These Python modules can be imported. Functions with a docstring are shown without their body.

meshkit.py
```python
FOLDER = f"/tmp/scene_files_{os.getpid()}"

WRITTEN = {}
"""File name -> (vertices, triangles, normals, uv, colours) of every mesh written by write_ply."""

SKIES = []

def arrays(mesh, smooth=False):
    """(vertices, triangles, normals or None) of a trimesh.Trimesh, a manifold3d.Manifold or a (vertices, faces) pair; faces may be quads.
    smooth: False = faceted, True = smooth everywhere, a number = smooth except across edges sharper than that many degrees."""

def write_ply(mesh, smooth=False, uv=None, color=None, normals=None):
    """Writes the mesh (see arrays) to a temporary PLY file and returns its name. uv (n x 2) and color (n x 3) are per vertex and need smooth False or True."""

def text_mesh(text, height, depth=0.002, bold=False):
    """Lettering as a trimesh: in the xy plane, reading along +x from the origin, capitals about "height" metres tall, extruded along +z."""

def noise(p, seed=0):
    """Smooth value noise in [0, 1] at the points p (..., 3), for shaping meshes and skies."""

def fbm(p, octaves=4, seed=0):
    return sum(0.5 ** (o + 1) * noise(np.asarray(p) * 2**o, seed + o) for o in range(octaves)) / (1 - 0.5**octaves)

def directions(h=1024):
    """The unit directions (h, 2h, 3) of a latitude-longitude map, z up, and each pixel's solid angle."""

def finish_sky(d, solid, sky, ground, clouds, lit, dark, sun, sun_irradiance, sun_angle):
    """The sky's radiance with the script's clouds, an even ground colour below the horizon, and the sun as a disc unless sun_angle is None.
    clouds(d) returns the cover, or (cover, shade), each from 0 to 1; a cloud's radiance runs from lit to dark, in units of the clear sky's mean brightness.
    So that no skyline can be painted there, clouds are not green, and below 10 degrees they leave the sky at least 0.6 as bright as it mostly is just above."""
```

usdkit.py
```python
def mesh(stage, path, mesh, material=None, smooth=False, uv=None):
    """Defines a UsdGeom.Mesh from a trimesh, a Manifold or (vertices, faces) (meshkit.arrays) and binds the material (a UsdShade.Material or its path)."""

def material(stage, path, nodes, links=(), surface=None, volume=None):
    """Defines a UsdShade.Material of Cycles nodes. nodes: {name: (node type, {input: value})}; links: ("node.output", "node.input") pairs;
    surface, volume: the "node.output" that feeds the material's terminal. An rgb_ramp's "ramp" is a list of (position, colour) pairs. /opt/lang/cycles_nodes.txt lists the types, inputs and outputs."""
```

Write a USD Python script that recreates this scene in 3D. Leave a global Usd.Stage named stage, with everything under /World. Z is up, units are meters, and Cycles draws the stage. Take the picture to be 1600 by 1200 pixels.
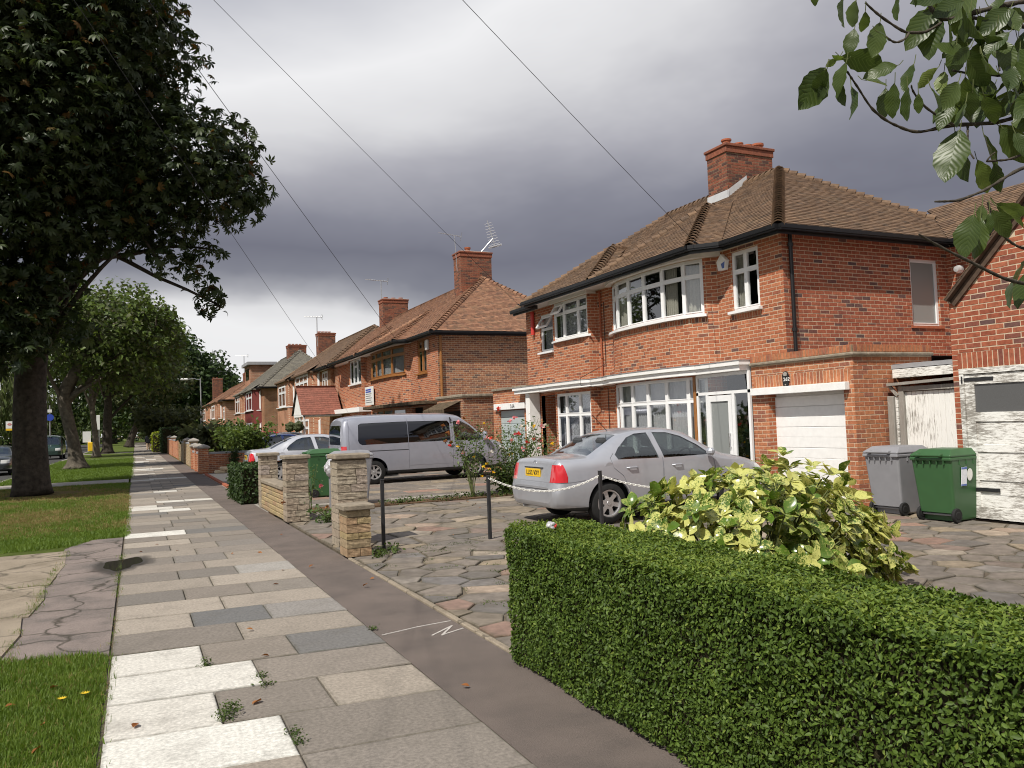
import math
import numpy as np, trimesh, manifold3d as m3
from shapely.geometry import Polygon, LineString, MultiPoint, box as sbox
from shapely.ops import unary_union, voronoi_diagram
from scipy.interpolate import PchipInterpolator
import usdkit, meshkit
from pxr import Usd, UsdGeom, UsdLux, UsdShade, Gf, Sdf, Vt

stage = Usd.Stage.CreateInMemory()
UsdGeom.SetStageUpAxis(stage, UsdGeom.Tokens.z)
UsdGeom.SetStageMetersPerUnit(stage, 1.0)
stage.SetDefaultPrim(UsdGeom.Xform.Define(stage, '/World').GetPrim())
UsdGeom.Scope.Define(stage, '/World/Looks')

# ---------------------------------------------------------------- camera, sky, sun
cam = UsdGeom.Camera.Define(stage, '/World/camera')
CM = np.array([[0.90580267, -0.42218725, -0.03576933], [0.01264821, -0.05744044, 0.99826881], [-0.42351097, -0.90468697, -0.04668979]])
CM /= np.linalg.norm(CM, axis=1, keepdims=True)
EYE = np.array([0, 0, 1.6])
cam.AddTransformOp().Set(Gf.Matrix4d(*CM[0], 0, *CM[1], 0, *CM[2], 0, *EYE, 1))
cam.CreateFocalLengthAttr(28.35); cam.CreateHorizontalApertureAttr(36.0); cam.CreateVerticalApertureAttr(27.0)
cam.CreateClippingRangeAttr(Gf.Vec2f(0.05, 3000)); cam.CreateExposureAttr(0.08)

SUN_TO = np.array([-0.87, -0.50, 1.30]); SUN_TO /= np.linalg.norm(SUN_TO)
ELEV, ROT = math.asin(SUN_TO[2]), math.atan2(SUN_TO[0], SUN_TO[1])
sun = UsdLux.DistantLight.Define(stage, '/World/sun')
sun.CreateIntensityAttr(1.22); sun.CreateAngleAttr(0.5); sun.CreateColorAttr(Gf.Vec3f(1.0, 0.95, 0.86)); sun.CreateNormalizeAttr(True)
_x = np.cross([0, 0, 1], SUN_TO); _x /= np.linalg.norm(_x); _y = np.cross(SUN_TO, _x)
sun.AddTransformOp().Set(Gf.Matrix4d(*_x, 0, *_y, 0, *SUN_TO, 0, 0, 0, 0, 1))
dome = UsdLux.DomeLight.Define(stage, '/World/sky')
dome.CreateIntensityAttr(1.0)
dome.GetPrim().SetCustomDataByKey('kind', 'structure')
SKY = usdkit.material(stage, '/World/Looks/sky', {
    "s": ("sky_texture", {"sky_type": "single_scattering", "sun_disc": False, "sun_elevation": ELEV, "sun_rotation": ROT}),
    "tc": ("texture_coordinate", {}), "sep": ("separate_xyz", {}),
    "mp": ("mapping", {"scale": (1.9, 1.9, 5.0)}), "n": ("noise_texture", {"scale": 1.0, "detail": 5.0, "roughness": 0.5, "distortion": 0.4}),
    "mp2": ("mapping", {"scale": (6.0, 6.0, 13.0)}), "n2": ("noise_texture", {"scale": 1.0, "detail": 5.0, "roughness": 0.55}),
    "lat": ("vector_math", {"math_type": "dot_product", "vector2": (-0.906, 0.422, 0.0)}),
    "lc": ("map_range", {"from_min": -.35, "from_max": .6, "to_min": -.5, "to_max": 1.2, "clamp": True}), "zc": ("math", {"math_type": "subtract", "value2": .225}), "a1": ("math", {"math_type": "multiply_add", "value3": -0.085}),
    "a2": ("math", {"math_type": "multiply_add", "value2": 0.17}),
    "a3": ("math", {"math_type": "multiply_add", "value2": 0.055}),
    "a4": ("math", {"math_type": "add"}),
    "r": ("rgb_ramp", {"ramp": [(0.0, (.80, .80, .81)), (.09, (.82, .82, .83)), (.125, (.70, .70, .715)), (.155, (.38, .385, .42)), (.19, (.215, .222, .265)), (.235, (.17, .175, .22)),
                                (.285, (.23, .235, .285)), (.355, (.40, .40, .445)), (.43, (.68, .68, .70)), (.51, (.82, .82, .835)), (.62, (.52, .53, .58)), (.8, (.36, .39, .46)), (1., (.28, .33, .43))]}),
    "sc": ("mix_color", {"blend_type": "multiply", "fac": 1.0, "b": (10., 10., 10.), "use_clamp": False}),
    "cov": ("map_range", {"value": 0.5, "from_min": 0.5, "from_max": 1.0, "to_min": 1.0, "to_max": 0.55, "clamp": True}),
    "mx": ("mix_color", {"fac": 1.0, "use_clamp": True}),
    "b": ("background_shader", {"strength": 0.1})},
    [("tc.generated", "sep.vector"), ("tc.generated", "mp.vector"), ("mp.vector", "n.vector"), ("tc.generated", "mp2.vector"), ("mp2.vector", "n2.vector"), ("tc.generated", "lat.vector1"),
     ("lat.value", "lc.value"), ("lc.result", "a1.value1"), ("sep.z", "zc.value1"), ("zc.value", "a1.value2"), ("n.fac", "a2.value1"), ("a1.value", "a2.value3"), ("n2.fac", "a3.value1"), ("a2.value", "a3.value3"), ("a3.value", "a4.value1"), ("sep.z", "a4.value2"),
     ("a4.value", "r.fac"), ("r.color", "sc.a"), ("sep.z", "cov.value"), ("cov.result", "mx.fac"), ("s.color", "mx.a"), ("sc.result", "mx.b"), ("mx.result", "b.color")], surface="b.background")
UsdShade.MaterialBindingAPI.Apply(dome.GetPrim()).Bind(SKY)

# ---------------------------------------------------------------- helpers
W = '/World'
used = {}


def npath(parent, name):
    k = used.get((parent, name), 0)
    used[(parent, name)] = k + 1
    return f'{parent}/{name}' + (f'_{k:03d}' if k else '')


def tag(path, label=None, cat=None, group=None, kind=None):
    p = stage.GetPrimAtPath(path)
    for k, v in (('label', label), ('category', cat), ('group', group), ('kind', kind)):
        if v:
            p.SetCustomDataByKey(k, v)
    return path


def thing(name, label=None, cat=None, loc=(0, 0, 0), rotz=0.0, group=None, kind=None):
    path = npath(W, name)
    x = UsdGeom.Xform.Define(stage, path)
    x.AddTranslateOp().Set(Gf.Vec3d(*map(float, loc)))
    if rotz:
        x.AddRotateZOp().Set(float(math.degrees(rotz)))
    return tag(path, label, cat, group, kind)


def copy(src, label, loc, rotz=0.0, group=None, cat=None):
    """Another thing with the source's parts and sub-parts, under the next number."""
    base = src.split('/')[-1]
    base = base[:-4] if base[-4:-3] == '_' and base[-3:].isdigit() else base
    path = npath(W, base)
    x = UsdGeom.Xform.Define(stage, path)
    x.GetPrim().GetReferences().AddInternalReference(src)
    x.GetPrim().SetInstanceable(True)
    x.ClearXformOpOrder()
    for a in ('xformOp:translate', 'xformOp:rotateZ'):
        pass
    x.AddTranslateOp().Set(Gf.Vec3d(*map(float, loc)))
    try:
        x.AddRotateZOp().Set(float(math.degrees(rotz)))
    except Exception:
        x.GetPrim().GetAttribute('xformOp:rotateZ').Set(float(math.degrees(rotz)))
    was = stage.GetPrimAtPath(src).GetCustomData()
    return tag(path, label, cat or was.get('category'), group or was.get('group'))


def obj(name, mesh, mat, parent=W, smooth=False, uv=None, rnd=None, label=None, kind=None, edge=None):
    """One Mesh prim. rnd: one number per vertex (or one for all), read by materials as the attribute rnd."""
    path = npath(parent, name)
    if isinstance(mesh, MB):
        v, f = mesh.arrays()
        if rnd is None and mesh.has_rnd:
            rnd = np.concatenate(mesh.r)
        mesh = (v, f)
    m = usdkit.mesh(stage, path, mesh, MAT[mat] if isinstance(mat, str) else mat, smooth=smooth, uv=uv)
    if rnd is not None:
        n = len(m.GetPointsAttr().Get())
        r = np.full(n, rnd, np.float32) if np.ndim(rnd) == 0 else np.asarray(rnd, np.float32)
        if len(r) == n:
            UsdGeom.PrimvarsAPI(m).CreatePrimvar("rnd", Sdf.ValueTypeNames.FloatArray, "vertex").Set(Vt.FloatArray.FromNumpy(r))
    if edge is not None:
        UsdGeom.PrimvarsAPI(m).CreatePrimvar("edge", Sdf.ValueTypeNames.FloatArray, "vertex").Set(Vt.FloatArray.FromNumpy(np.asarray(edge, np.float32)))
    if label or kind:
        tag(path, label, kind=kind)
    return path


BOXF = np.array([[0, 2, 3, 1], [4, 5, 7, 6], [0, 1, 5, 4], [2, 6, 7, 3], [0, 4, 6, 2], [1, 3, 7, 5]])


def quads(f):
    f = np.asarray(f)
    return np.vstack([f[:, [0, 1, 2]], f[:, [0, 2, 3]]])


class MB:
    """Collects shapes that become one mesh."""

    def __init__(s):
        s.v, s.f, s.r, s.n, s.has_rnd = [], [], [], 0, False

    def add(s, v, f, rnd=None):
        v, f = np.asarray(v, float), np.asarray(f, int)
        if len(v) == 0:
            return s
        if f.shape[1] == 4:
            f = quads(f)
        s.v.append(v); s.f.append(f + s.n); s.n += len(v)
        s.has_rnd |= rnd is not None
        s.r.append(np.full(len(v), 0.5 if rnd is None else rnd) if np.ndim(rnd) == 0 else np.asarray(rnd))
        return s

    def arrays(s):
        return np.concatenate(s.v), np.concatenate(s.f)

    def mesh(s, m, M=None, rnd=None):
        v, f = (m.to_mesh().vert_properties[:, :3], m.to_mesh().tri_verts) if hasattr(m, 'to_mesh') else (m if isinstance(m, tuple) else (m.vertices, m.faces))
        v = np.asarray(v, float)
        if M is not None:
            v = v @ np.asarray(M)[:3, :3].T + np.asarray(M)[:3, 3]
        return s.add(v, f, rnd)

    def box(s, lo, hi, rnd=None):
        lo, hi = np.minimum(lo, hi), np.maximum(lo, hi)
        v = np.array([[(lo, hi)[i][0], (lo, hi)[j][1], (lo, hi)[k][2]] for i in (0, 1) for j in (0, 1) for k in (0, 1)])
        return s.add(v, [[0, 1, 3, 2], [4, 6, 7, 5], [0, 4, 5, 1], [2, 3, 7, 6], [0, 2, 6, 4], [1, 5, 7, 3]], rnd)

    def rbox(s, lo, hi, r=0.01, rnd=None, M=None):
        lo, hi = np.minimum(lo, hi).astype(float), np.maximum(lo, hi).astype(float)
        r = min(r, *(0.49 * (hi - lo)))
        v = (hi + lo) / 2 + RBV[0] * (hi - lo) / 2 - RBV[1] * r
        if M is not None:
            v = v @ np.asarray(M)[:3, :3].T + np.asarray(M)[:3, 3]
        return s.add(v, RBF, rnd)

    def bar(s, p, q, w, h, up=(0, 0, 1), rnd=None):
        p, q = np.asarray(p, float), np.asarray(q, float)
        d = q - p; L = np.linalg.norm(d); d = d / L
        a = np.cross(up, d)
        a = a / np.linalg.norm(a) if np.linalg.norm(a) > 1e-6 else np.array([1., 0, 0])
        b = np.cross(d, a)
        v = np.array([o + a * w / 2 * i + b * h / 2 * j for o in (p, q) for i in (-1, 1) for j in (-1, 1)])
        return s.add(v, [[0, 2, 3, 1], [4, 5, 7, 6], [0, 1, 5, 4], [2, 6, 7, 3], [0, 4, 6, 2], [1, 3, 7, 5]], rnd)

    def tube(s, pts, rad, n=8, cap=True, rnd=None):
        pts = np.asarray(pts, float)
        rad = np.full(len(pts), rad) if np.ndim(rad) == 0 else np.asarray(rad, float)
        t = np.gradient(pts, axis=0); t /= np.linalg.norm(t, axis=1, keepdims=True) + 1e-12
        a = np.cross(t[0], [0, 0, 1]) if abs(t[0][2]) < 0.9 else np.cross(t[0], [1, 0, 0])
        rings, ang = [], np.arange(n) / n * 2 * np.pi
        for i in range(len(pts)):
            a = a - t[i] * (a @ t[i]); a /= np.linalg.norm(a) + 1e-12
            b = np.cross(t[i], a)
            rings.append(pts[i] + rad[i] * (np.cos(ang)[:, None] * a + np.sin(ang)[:, None] * b))
        v = np.concatenate(rings)
        i, j = np.meshgrid(np.arange(len(pts) - 1), np.arange(n), indexing='ij')
        i, j = i.ravel(), j.ravel(); k = (j + 1) % n
        f = quads(np.stack([i * n + j, i * n + k, (i + 1) * n + k, (i + 1) * n + j], 1))
        if cap:
            m = len(v); v = np.vstack([v, pts[0], pts[-1]]); j = np.arange(n); k = (j + 1) % n; e = (len(pts) - 1) * n
            f = np.vstack([f, np.stack([np.full(n, m), k, j], 1), np.stack([np.full(n, m + 1), e + j, e + k], 1)])
        return s.add(v, f, rnd)

    def lathe(s, prof, c=(0, 0, 0), axis=2, n=24, rnd=None):
        """prof: (radius, height) pairs turned about an axis through c."""
        prof = np.asarray(prof, float); ang = np.arange(n) / n * 2 * np.pi
        v = np.stack([np.outer(prof[:, 0], np.cos(ang)), np.outer(prof[:, 0], np.sin(ang)), np.repeat(prof[:, 1:2], n, 1)], -1).reshape(-1, 3)
        v = v[:, {2: [0, 1, 2], 1: [0, 2, 1], 0: [2, 0, 1]}[axis]] * ([1, -1, 1] if axis == 1 else [1, 1, 1]) + np.asarray(c, float)
        if axis == 1:
            v[:, 1] = np.repeat(prof[:, 1], n) + c[1]
        i, j = np.meshgrid(np.arange(len(prof) - 1), np.arange(n), indexing='ij')
        i, j = i.ravel(), j.ravel(); k = (j + 1) % n
        return s.add(v, np.stack([i * n + j, i * n + k, (i + 1) * n + k, (i + 1) * n + j], 1), rnd)

    def prism(s, poly, z0, z1, M=None, rnd=None):
        for g in getattr(poly, 'geoms', [poly]):
            if g.area > 1e-8:
                m = trimesh.creation.extrude_polygon(g, z1 - z0, engine='earcut')
                v = m.vertices + [0, 0, z0]
                if M is not None:
                    v = v @ np.asarray(M)[:3, :3].T + np.asarray(M)[:3, 3]
                s.add(v, m.faces, rnd)
        return s

    def quad(s, a, b, c, d, rnd=None):
        return s.add([a, b, c, d], [[0, 1, 2, 3]], rnd)


def _rb():
    c = np.array([[i, j, k] for i in (-1, 1) for j in (-1, 1) for k in (-1, 1)], float)
    v, o = [], []
    for p in c:
        for a in range(3):
            ins = p.copy(); ins[a] = 0
            v.append(p); o.append(ins)
    v, o = np.array(v), np.array(o)
    h = trimesh.convex.convex_hull(v - 0.2 * o)
    idx = np.argmin(np.linalg.norm(h.vertices[:, None] - (v - 0.2 * o)[None], axis=2), axis=1)
    return (v, o), idx[h.faces]


RBV, RBF = _rb()


def rng(seed):
    return np.random.default_rng(seed)


def rotm(axis, a):
    return trimesh.transformations.rotation_matrix(a, axis)


def frame(o, x, y, z):
    m = np.eye(4); m[:3, 0], m[:3, 1], m[:3, 2], m[:3, 3] = x, y, z, o
    return m


def quat_from_mats(R):
    """(n,3,3) rotations, columns = local axes, to (n,4) w,x,y,z."""
    from scipy.spatial.transform import Rotation
    q = Rotation.from_matrix(R).as_quat()
    return q[:, [3, 0, 1, 2]]


def scatter(name, protos, pos, R, scale, parent=W, seed=0, idx=None):
    """protos: (mesh, material) pairs; one PointInstancer of copies."""
    path = npath(parent, name)
    pi = UsdGeom.PointInstancer.Define(stage, path)
    UsdGeom.Scope.Define(stage, path + '/kinds')
    rel = pi.CreatePrototypesRel()
    for k, (m, mat) in enumerate(protos):
        rel.AddTarget(obj('leaf', m, mat, path + '/kinds', smooth=True))
    n = len(pos)
    q = quat_from_mats(R).astype(np.float32)
    pi.CreateProtoIndicesAttr(Vt.IntArray.FromNumpy((rng(seed).integers(0, len(protos), n) if idx is None else np.asarray(idx)).astype(np.int32)))
    pi.CreatePositionsAttr(Vt.Vec3fArray.FromNumpy(np.asarray(pos, np.float32)))
    pi.CreateOrientationsAttr(Vt.QuathArray([Gf.Quath(float(a), float(b), float(c), float(d)) for a, b, c, d in q]))
    s = np.asarray(scale, np.float32)
    pi.CreateScalesAttr(Vt.Vec3fArray.FromNumpy(np.repeat(s[:, None], 3, 1) if s.ndim == 1 else s))
    tag(path, kind='stuff')
    return path


def rand_rot(n, r, tilt=1.0, up=None):
    """Random frames whose local z leans at most about tilt radians from up (n,3) or world up."""
    up = np.tile([0, 0, 1.], (n, 1)) if up is None else np.asarray(up, float)
    z = up + r.normal(size=(n, 3)) * tilt
    z /= np.linalg.norm(z, axis=1, keepdims=True) + 1e-9
    x = r.normal(size=(n, 3)); x -= z * (x * z).sum(1, keepdims=True); x /= np.linalg.norm(x, axis=1, keepdims=True) + 1e-9
    y = np.cross(z, x)
    return np.stack([x, y, z], 2)


def leaf(L=1.0, wd=0.4, n=4, fold=0.15, curl=0.25, tip=1.3):
    """A leaf along +x from the origin, folded about its rib and bent downwards."""
    t = np.linspace(0, 1, n + 1)
    w = wd * L * np.sin(np.pi * t ** (1 / tip)) ** 0.8
    w[0] = 0.02 * L; w[-1] = 0.0
    x, z = t * L, -curl * L * t ** 2
    v = np.concatenate([np.stack([x, -w / 2, z + fold * w], 1), np.stack([x, 0 * x, z], 1), np.stack([x, w / 2, z + fold * w], 1)])
    m = n + 1; i = np.arange(n)
    f = np.vstack([np.stack([i, m + i, m + i + 1, i + 1], 1), np.stack([m + i, 2 * m + i, 2 * m + i + 1, m + i + 1], 1)])
    return v, quads(f[:, ::-1])


MAT = {}


def mat(name, nodes, links=(), surface='p.BSDF'):
    MAT[name] = usdkit.material(stage, f'{W}/Looks/{name}', nodes, links, surface=surface)


def plain(name, col, rough=0.6, spec=0.5, metal=0.0, coat=0.0, var=0.12, scale=6.0, bump=0.0, bscale=60.0, detail=4.0, col2=None):
    """A material with soft mottling in object or world space and fine relief."""
    c = np.array(col)
    nodes = {"g": ("geometry", {}) if GEO else ("texture_coordinate", {}), "n": ("noise_texture", {"scale": scale, "detail": detail, "roughness": 0.6}),
             "r": ("rgb_ramp", {"ramp": [(0.3, tuple(c * (1 - var))), (0.7, tuple(np.minimum(c * (1 + var), .95)) if col2 is None else tuple(col2))]}),
             "p": ("principled_bsdf", {"roughness": rough, "specular_ior_level": spec, "metallic": metal, "coat_weight": coat})}
    links = [("g.position", "n.vector"), ("n.fac", "r.fac"), ("r.color", "p.base_color")]
    if bump:
        nodes["bn"] = ("noise_texture", {"scale": bscale, "detail": 5.0, "roughness": 0.65})
        nodes["b"] = ("bump", {"strength": 1.0, "distance": bump})
        links += [("g.position", "bn.vector"), ("bn.fac", "b.height"), ("b.normal", "p.normal")]
    mat(name, nodes, links)


GEO = True
# ---------------------------------------------------------------- materials
def attr_mat(name, stops, rough=0.85, spec=0.3, nscale=30.0, namt=0.3, bump=0.002, bscale=180.0, stain=0.0, stain_col=(.12, .10, .07), stain_scale=0.9, stain_at=(.5, .7), edge=None):
    """Colour from each piece's own number (rnd) through a ramp, mottled by noise, with optional large stains."""
    nodes = {"a": ("attribute", {"attribute": "rnd"}), "g": ("geometry", {}), "r": ("rgb_ramp", {"ramp": stops}),
             "n": ("noise_texture", {"scale": nscale, "detail": 6.0, "roughness": 0.65}), "mr": ("map_range", {"from_min": 0.3, "from_max": 0.7, "to_min": 1 - namt, "to_max": 1 + namt}),
             "m": ("mix_color", {"blend_type": "multiply", "fac": 1.0, "use_clamp": False}),
             "bn": ("noise_texture", {"scale": bscale, "detail": 5.0, "roughness": 0.7}), "b": ("bump", {"strength": 1.0, "distance": bump}),
             "p": ("principled_bsdf", {"roughness": rough, "specular_ior_level": spec})}
    links = [("a.fac", "r.fac"), ("g.position", "n.vector"), ("n.fac", "mr.value"), ("r.color", "m.a"), ("mr.result", "m.b"), ("g.position", "bn.vector"), ("bn.fac", "b.height"), ("b.normal", "p.normal")]
    out = "m.result"
    if stain:
        nodes["sn"] = ("noise_texture", {"scale": stain_scale, "detail": 7.0, "roughness": 0.7})
        nodes["sr"] = ("map_range", {"from_min": stain_at[0], "from_max": stain_at[1], "to_min": 0.0, "to_max": stain})
        nodes["sm"] = ("mix_color", {"b": stain_col})
        links += [("g.position", "sn.vector"), ("sn.fac", "sr.value"), ("sr.result", "sm.fac"), (out, "sm.a")]
        out = "sm.result"
    if edge:                                                        # dirt and moss gathered along the edges of each piece
        nodes["ea"] = ("attribute", {"attribute": "edge"}); nodes["en"] = ("noise_texture", {"scale": 9.0, "detail": 6.0, "roughness": .7})
        nodes["e1"] = ("math", {"math_type": "multiply_add", "value2": 1.9, "value3": -1.55}); nodes["e2"] = ("math", {"math_type": "add", "use_clamp": True}); nodes["e3"] = ("math", {"math_type": "multiply", "value2": .72}); nodes["em"] = ("mix_color", {"b": edge})
        links += [("g.position", "en.vector"), ("en.fac", "e1.value1"), ("e1.value", "e2.value1"), ("ea.fac", "e2.value2"), ("e2.value", "e3.value1"), ("e3.value", "em.fac"), (out, "em.a")]
        out = "em.result"
    links.append((out, "p.base_color"))
    mat(name, nodes, links)


def ground_mat(name, col, dark, crack=0.0, spec_amt=.5):
    """Tarmac: large patches, fine light and dark chippings, and (for old surfaces) wandering cracks."""
    c = np.array(col)
    nodes = {"g": ("geometry", {}), "n": ("noise_texture", {"scale": 1.7, "detail": 8.0, "roughness": .65}), "r": ("rgb_ramp", {"ramp": [(.32, dark), (.55, col), (.75, tuple(c * 1.16))]}),
             "s": ("noise_texture", {"scale": 150.0, "detail": 3.0, "roughness": .8}), "sr": ("map_range", {"from_min": .34, "from_max": .70, "to_min": 1 - spec_amt, "to_max": 1 + spec_amt}), "m": ("mix_color", {"blend_type": "multiply", "fac": 1.0, "use_clamp": False}),
             "b": ("bump", {"strength": 1.0, "distance": .004}), "p": ("principled_bsdf", {"roughness": .95, "specular_ior_level": .2})}
    links = [("g.position", "n.vector"), ("n.fac", "r.fac"), ("g.position", "s.vector"), ("s.fac", "sr.value"), ("r.color", "m.a"), ("sr.result", "m.b"), ("s.fac", "b.height"), ("b.normal", "p.normal")]
    out = "m.result"
    if crack:
        nodes |= {"dn": ("noise_texture", {"scale": 2.6, "detail": 5.0}), "dm": ("mix_color", {"blend_type": "add", "fac": .45, "use_clamp": False}), "v": ("voronoi_texture", {"feature": "distance_to_edge", "scale": 1.15}),
                  "vr": ("map_range", {"from_min": .006, "from_max": .03, "to_min": crack, "to_max": 0.0}), "cm": ("mix_color", {"b": (.045, .04, .03)})}
        links += [("g.position", "dn.vector"), ("g.position", "dm.a"), ("dn.color", "dm.b"), ("dm.result", "v.vector"), ("v.distance", "vr.value"), ("vr.result", "cm.fac"), (out, "cm.a")]
        out = "cm.result"
    links.append((out, "p.base_color"))
    mat(name, nodes, links)


ground_mat('asphalt_strip', (.152, .124, .109), (.115, .096, .086))
ground_mat('asphalt_pink', (.225, .185, .165), (.13, .115, .105), .75)
ground_mat('concrete', (.30, .25, .19), (.20, .165, .12), .55)
BR = [(0, (.30, .084, .045)), (.25, (.345, .105, .055)), (.5, (.27, .074, .04)), (.74, (.38, .125, .066)), (.88, (.24, .07, .044)), (.94, (.14, .07, .058)), (1, (.105, .062, .058))]
attr_mat('brick_front', [(0, (.37, .122, .058)), (.25, (.42, .152, .075)), (.5, (.34, .105, .05)), (.74, (.45, .17, .085)), (.88, (.31, .095, .05)), (.94, (.18, .085, .062)), (1, (.13, .07, .06))], nscale=18, stain=0.25, stain_scale=0.7, stain_col=(.26, .10, .06))
attr_mat('brick_red', BR, nscale=18, stain=0.35, stain_scale=0.7, stain_col=(.20, .07, .05))
attr_mat('brick_orange', [(0, (.40, .155, .075)), (.4, (.46, .18, .085)), (.7, (.37, .13, .065)), (1, (.28, .11, .07))], nscale=18, stain=.3)
attr_mat('brick_chimney', [(0, (.22, .072, .042)), (.4, (.27, .095, .055)), (.6, (.16, .06, .042)), (1, (.08, .047, .04))], nscale=14, stain=.6, stain_col=(.09, .05, .04), stain_scale=2.2)
attr_mat('brick_brown', [(0, (.30, .13, .07)), (.4, (.36, .16, .08)), (.7, (.25, .10, .06)), (1, (.14, .08, .06))], nscale=18, stain=.3)
attr_mat('tile_brown', [(0, (.145, .090, .055)), (.3, (.18, .112, .068)), (.6, (.12, .074, .047)), (.85, (.155, .098, .062)), (1, (.095, .064, .045))], nscale=9, namt=.4, stain=.4, stain_scale=3.0, stain_col=(.15, .115, .07), stain_at=(.5, .75), bump=.003)
attr_mat('tile_red', [(0, (.24, .125, .075)), (.4, (.285, .15, .09)), (.7, (.20, .10, .062)), (1, (.16, .09, .06))], nscale=9, namt=.35, stain=.5, stain_scale=3.0, stain_col=(.20, .15, .09), stain_at=(.5, .75), bump=.003)
attr_mat('tile_pink', [(0, (.26, .10, .07)), (1, (.21, .085, .06))], nscale=9)
attr_mat('tile_grey', [(0, (.13, .12, .10)), (.5, (.16, .145, .115)), (1, (.11, .10, .085))], nscale=9, namt=.4, stain=.4, stain_scale=2.5, stain_col=(.20, .19, .15))
attr_mat('stone_block', [(0, (.30, .25, .185)), (.3, (.34, .29, .22)), (.55, (.27, .215, .16)), (.8, (.36, .29, .22)), (1, (.31, .26, .23))], nscale=25, namt=.35, bump=.006, bscale=70, stain=.45, stain_scale=5, stain_col=(.17, .14, .10))
attr_mat('stone_yellow', [(0, (.33, .25, .13)), (.4, (.38, .29, .16)), (.7, (.34, .22, .13)), (1, (.30, .24, .15))], nscale=25, namt=.35, bump=.006, bscale=70, stain=.5, stain_scale=6, stain_col=(.16, .14, .08))
attr_mat('flagstone', [(0, (.215, .185, .155)), (.12, (.170, .150, .13)), (.25, (.25, .212, .175)), (.37, (.135, .133, .13)), (.5, (.20, .172, .142)), (.62, (.33, .285, .235)), (.75, (.165, .148, .13)), (.86, (.235, .218, .20)), (.93, (.50, .47, .42)), (1, (.60, .58, .53))],
         nscale=42, namt=.3, bump=.0025, bscale=160, stain=.42, stain_scale=3.1, stain_col=(.125, .11, .09), stain_at=(.48, .74), edge=(.065, .062, .04))
attr_mat('crazy_stone', [(0, (.155, .135, .118)), (.25, (.20, .168, .14)), (.45, (.13, .118, .108)), (.6, (.27, .215, .15)), (.74, (.165, .142, .122)), (.85, (.28, .165, .125)), (.93, (.33, .275, .21)), (1, (.16, .147, .14))], nscale=7, namt=.28, bump=.004, bscale=60,
         stain=.6, stain_scale=2.2, stain_col=(.095, .08, .06), stain_at=(.45, .68), edge=(.055, .055, .03))
plain('mortar', (.57, .46, .33), .95, .2, var=.15, scale=9, bump=.002, bscale=150)
plain('mortar_stone', (.17, .135, .095), .95, .2, var=.25, scale=6)
plain('mortar_dark', (.23, .17, .11), .95, .2, var=.25, scale=6)
plain('bed', (.12, .10, .075), 1, .1, var=.3, scale=7, bump=.004)
plain('concrete_grey', (.30, .275, .245), .95, .25, var=.2, scale=4, bump=.003, bscale=90)
plain('coping', (.25, .21, .16), .95, .25, var=.3, scale=9, bump=.004, bscale=60)
plain('lead', (.30, .30, .31), .6, .5, var=.1)
plain('flashing', (.52, .53, .54), .5, .5, var=.08)
plain('gutter_black', (.012, .012, .013), .35, .5, var=.1)
plain('verge_wood', (.085, .055, .038), .8, .3, var=.3, scale=12)
plain('soffit', (.66, .63, .58), .6, .4, var=.06, scale=2)
plain('white_frame', (.80, .80, .80), .35, .5, var=.02)
plain('white_paint', (.82, .81, .79), .5, .4, var=.05, scale=8)
plain('brown_frame', (.30, .125, .035), .4, .5, var=.15, scale=12)
plain('terracotta', (.36, .11, .055), .8, .3, var=.2, scale=12)
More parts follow.
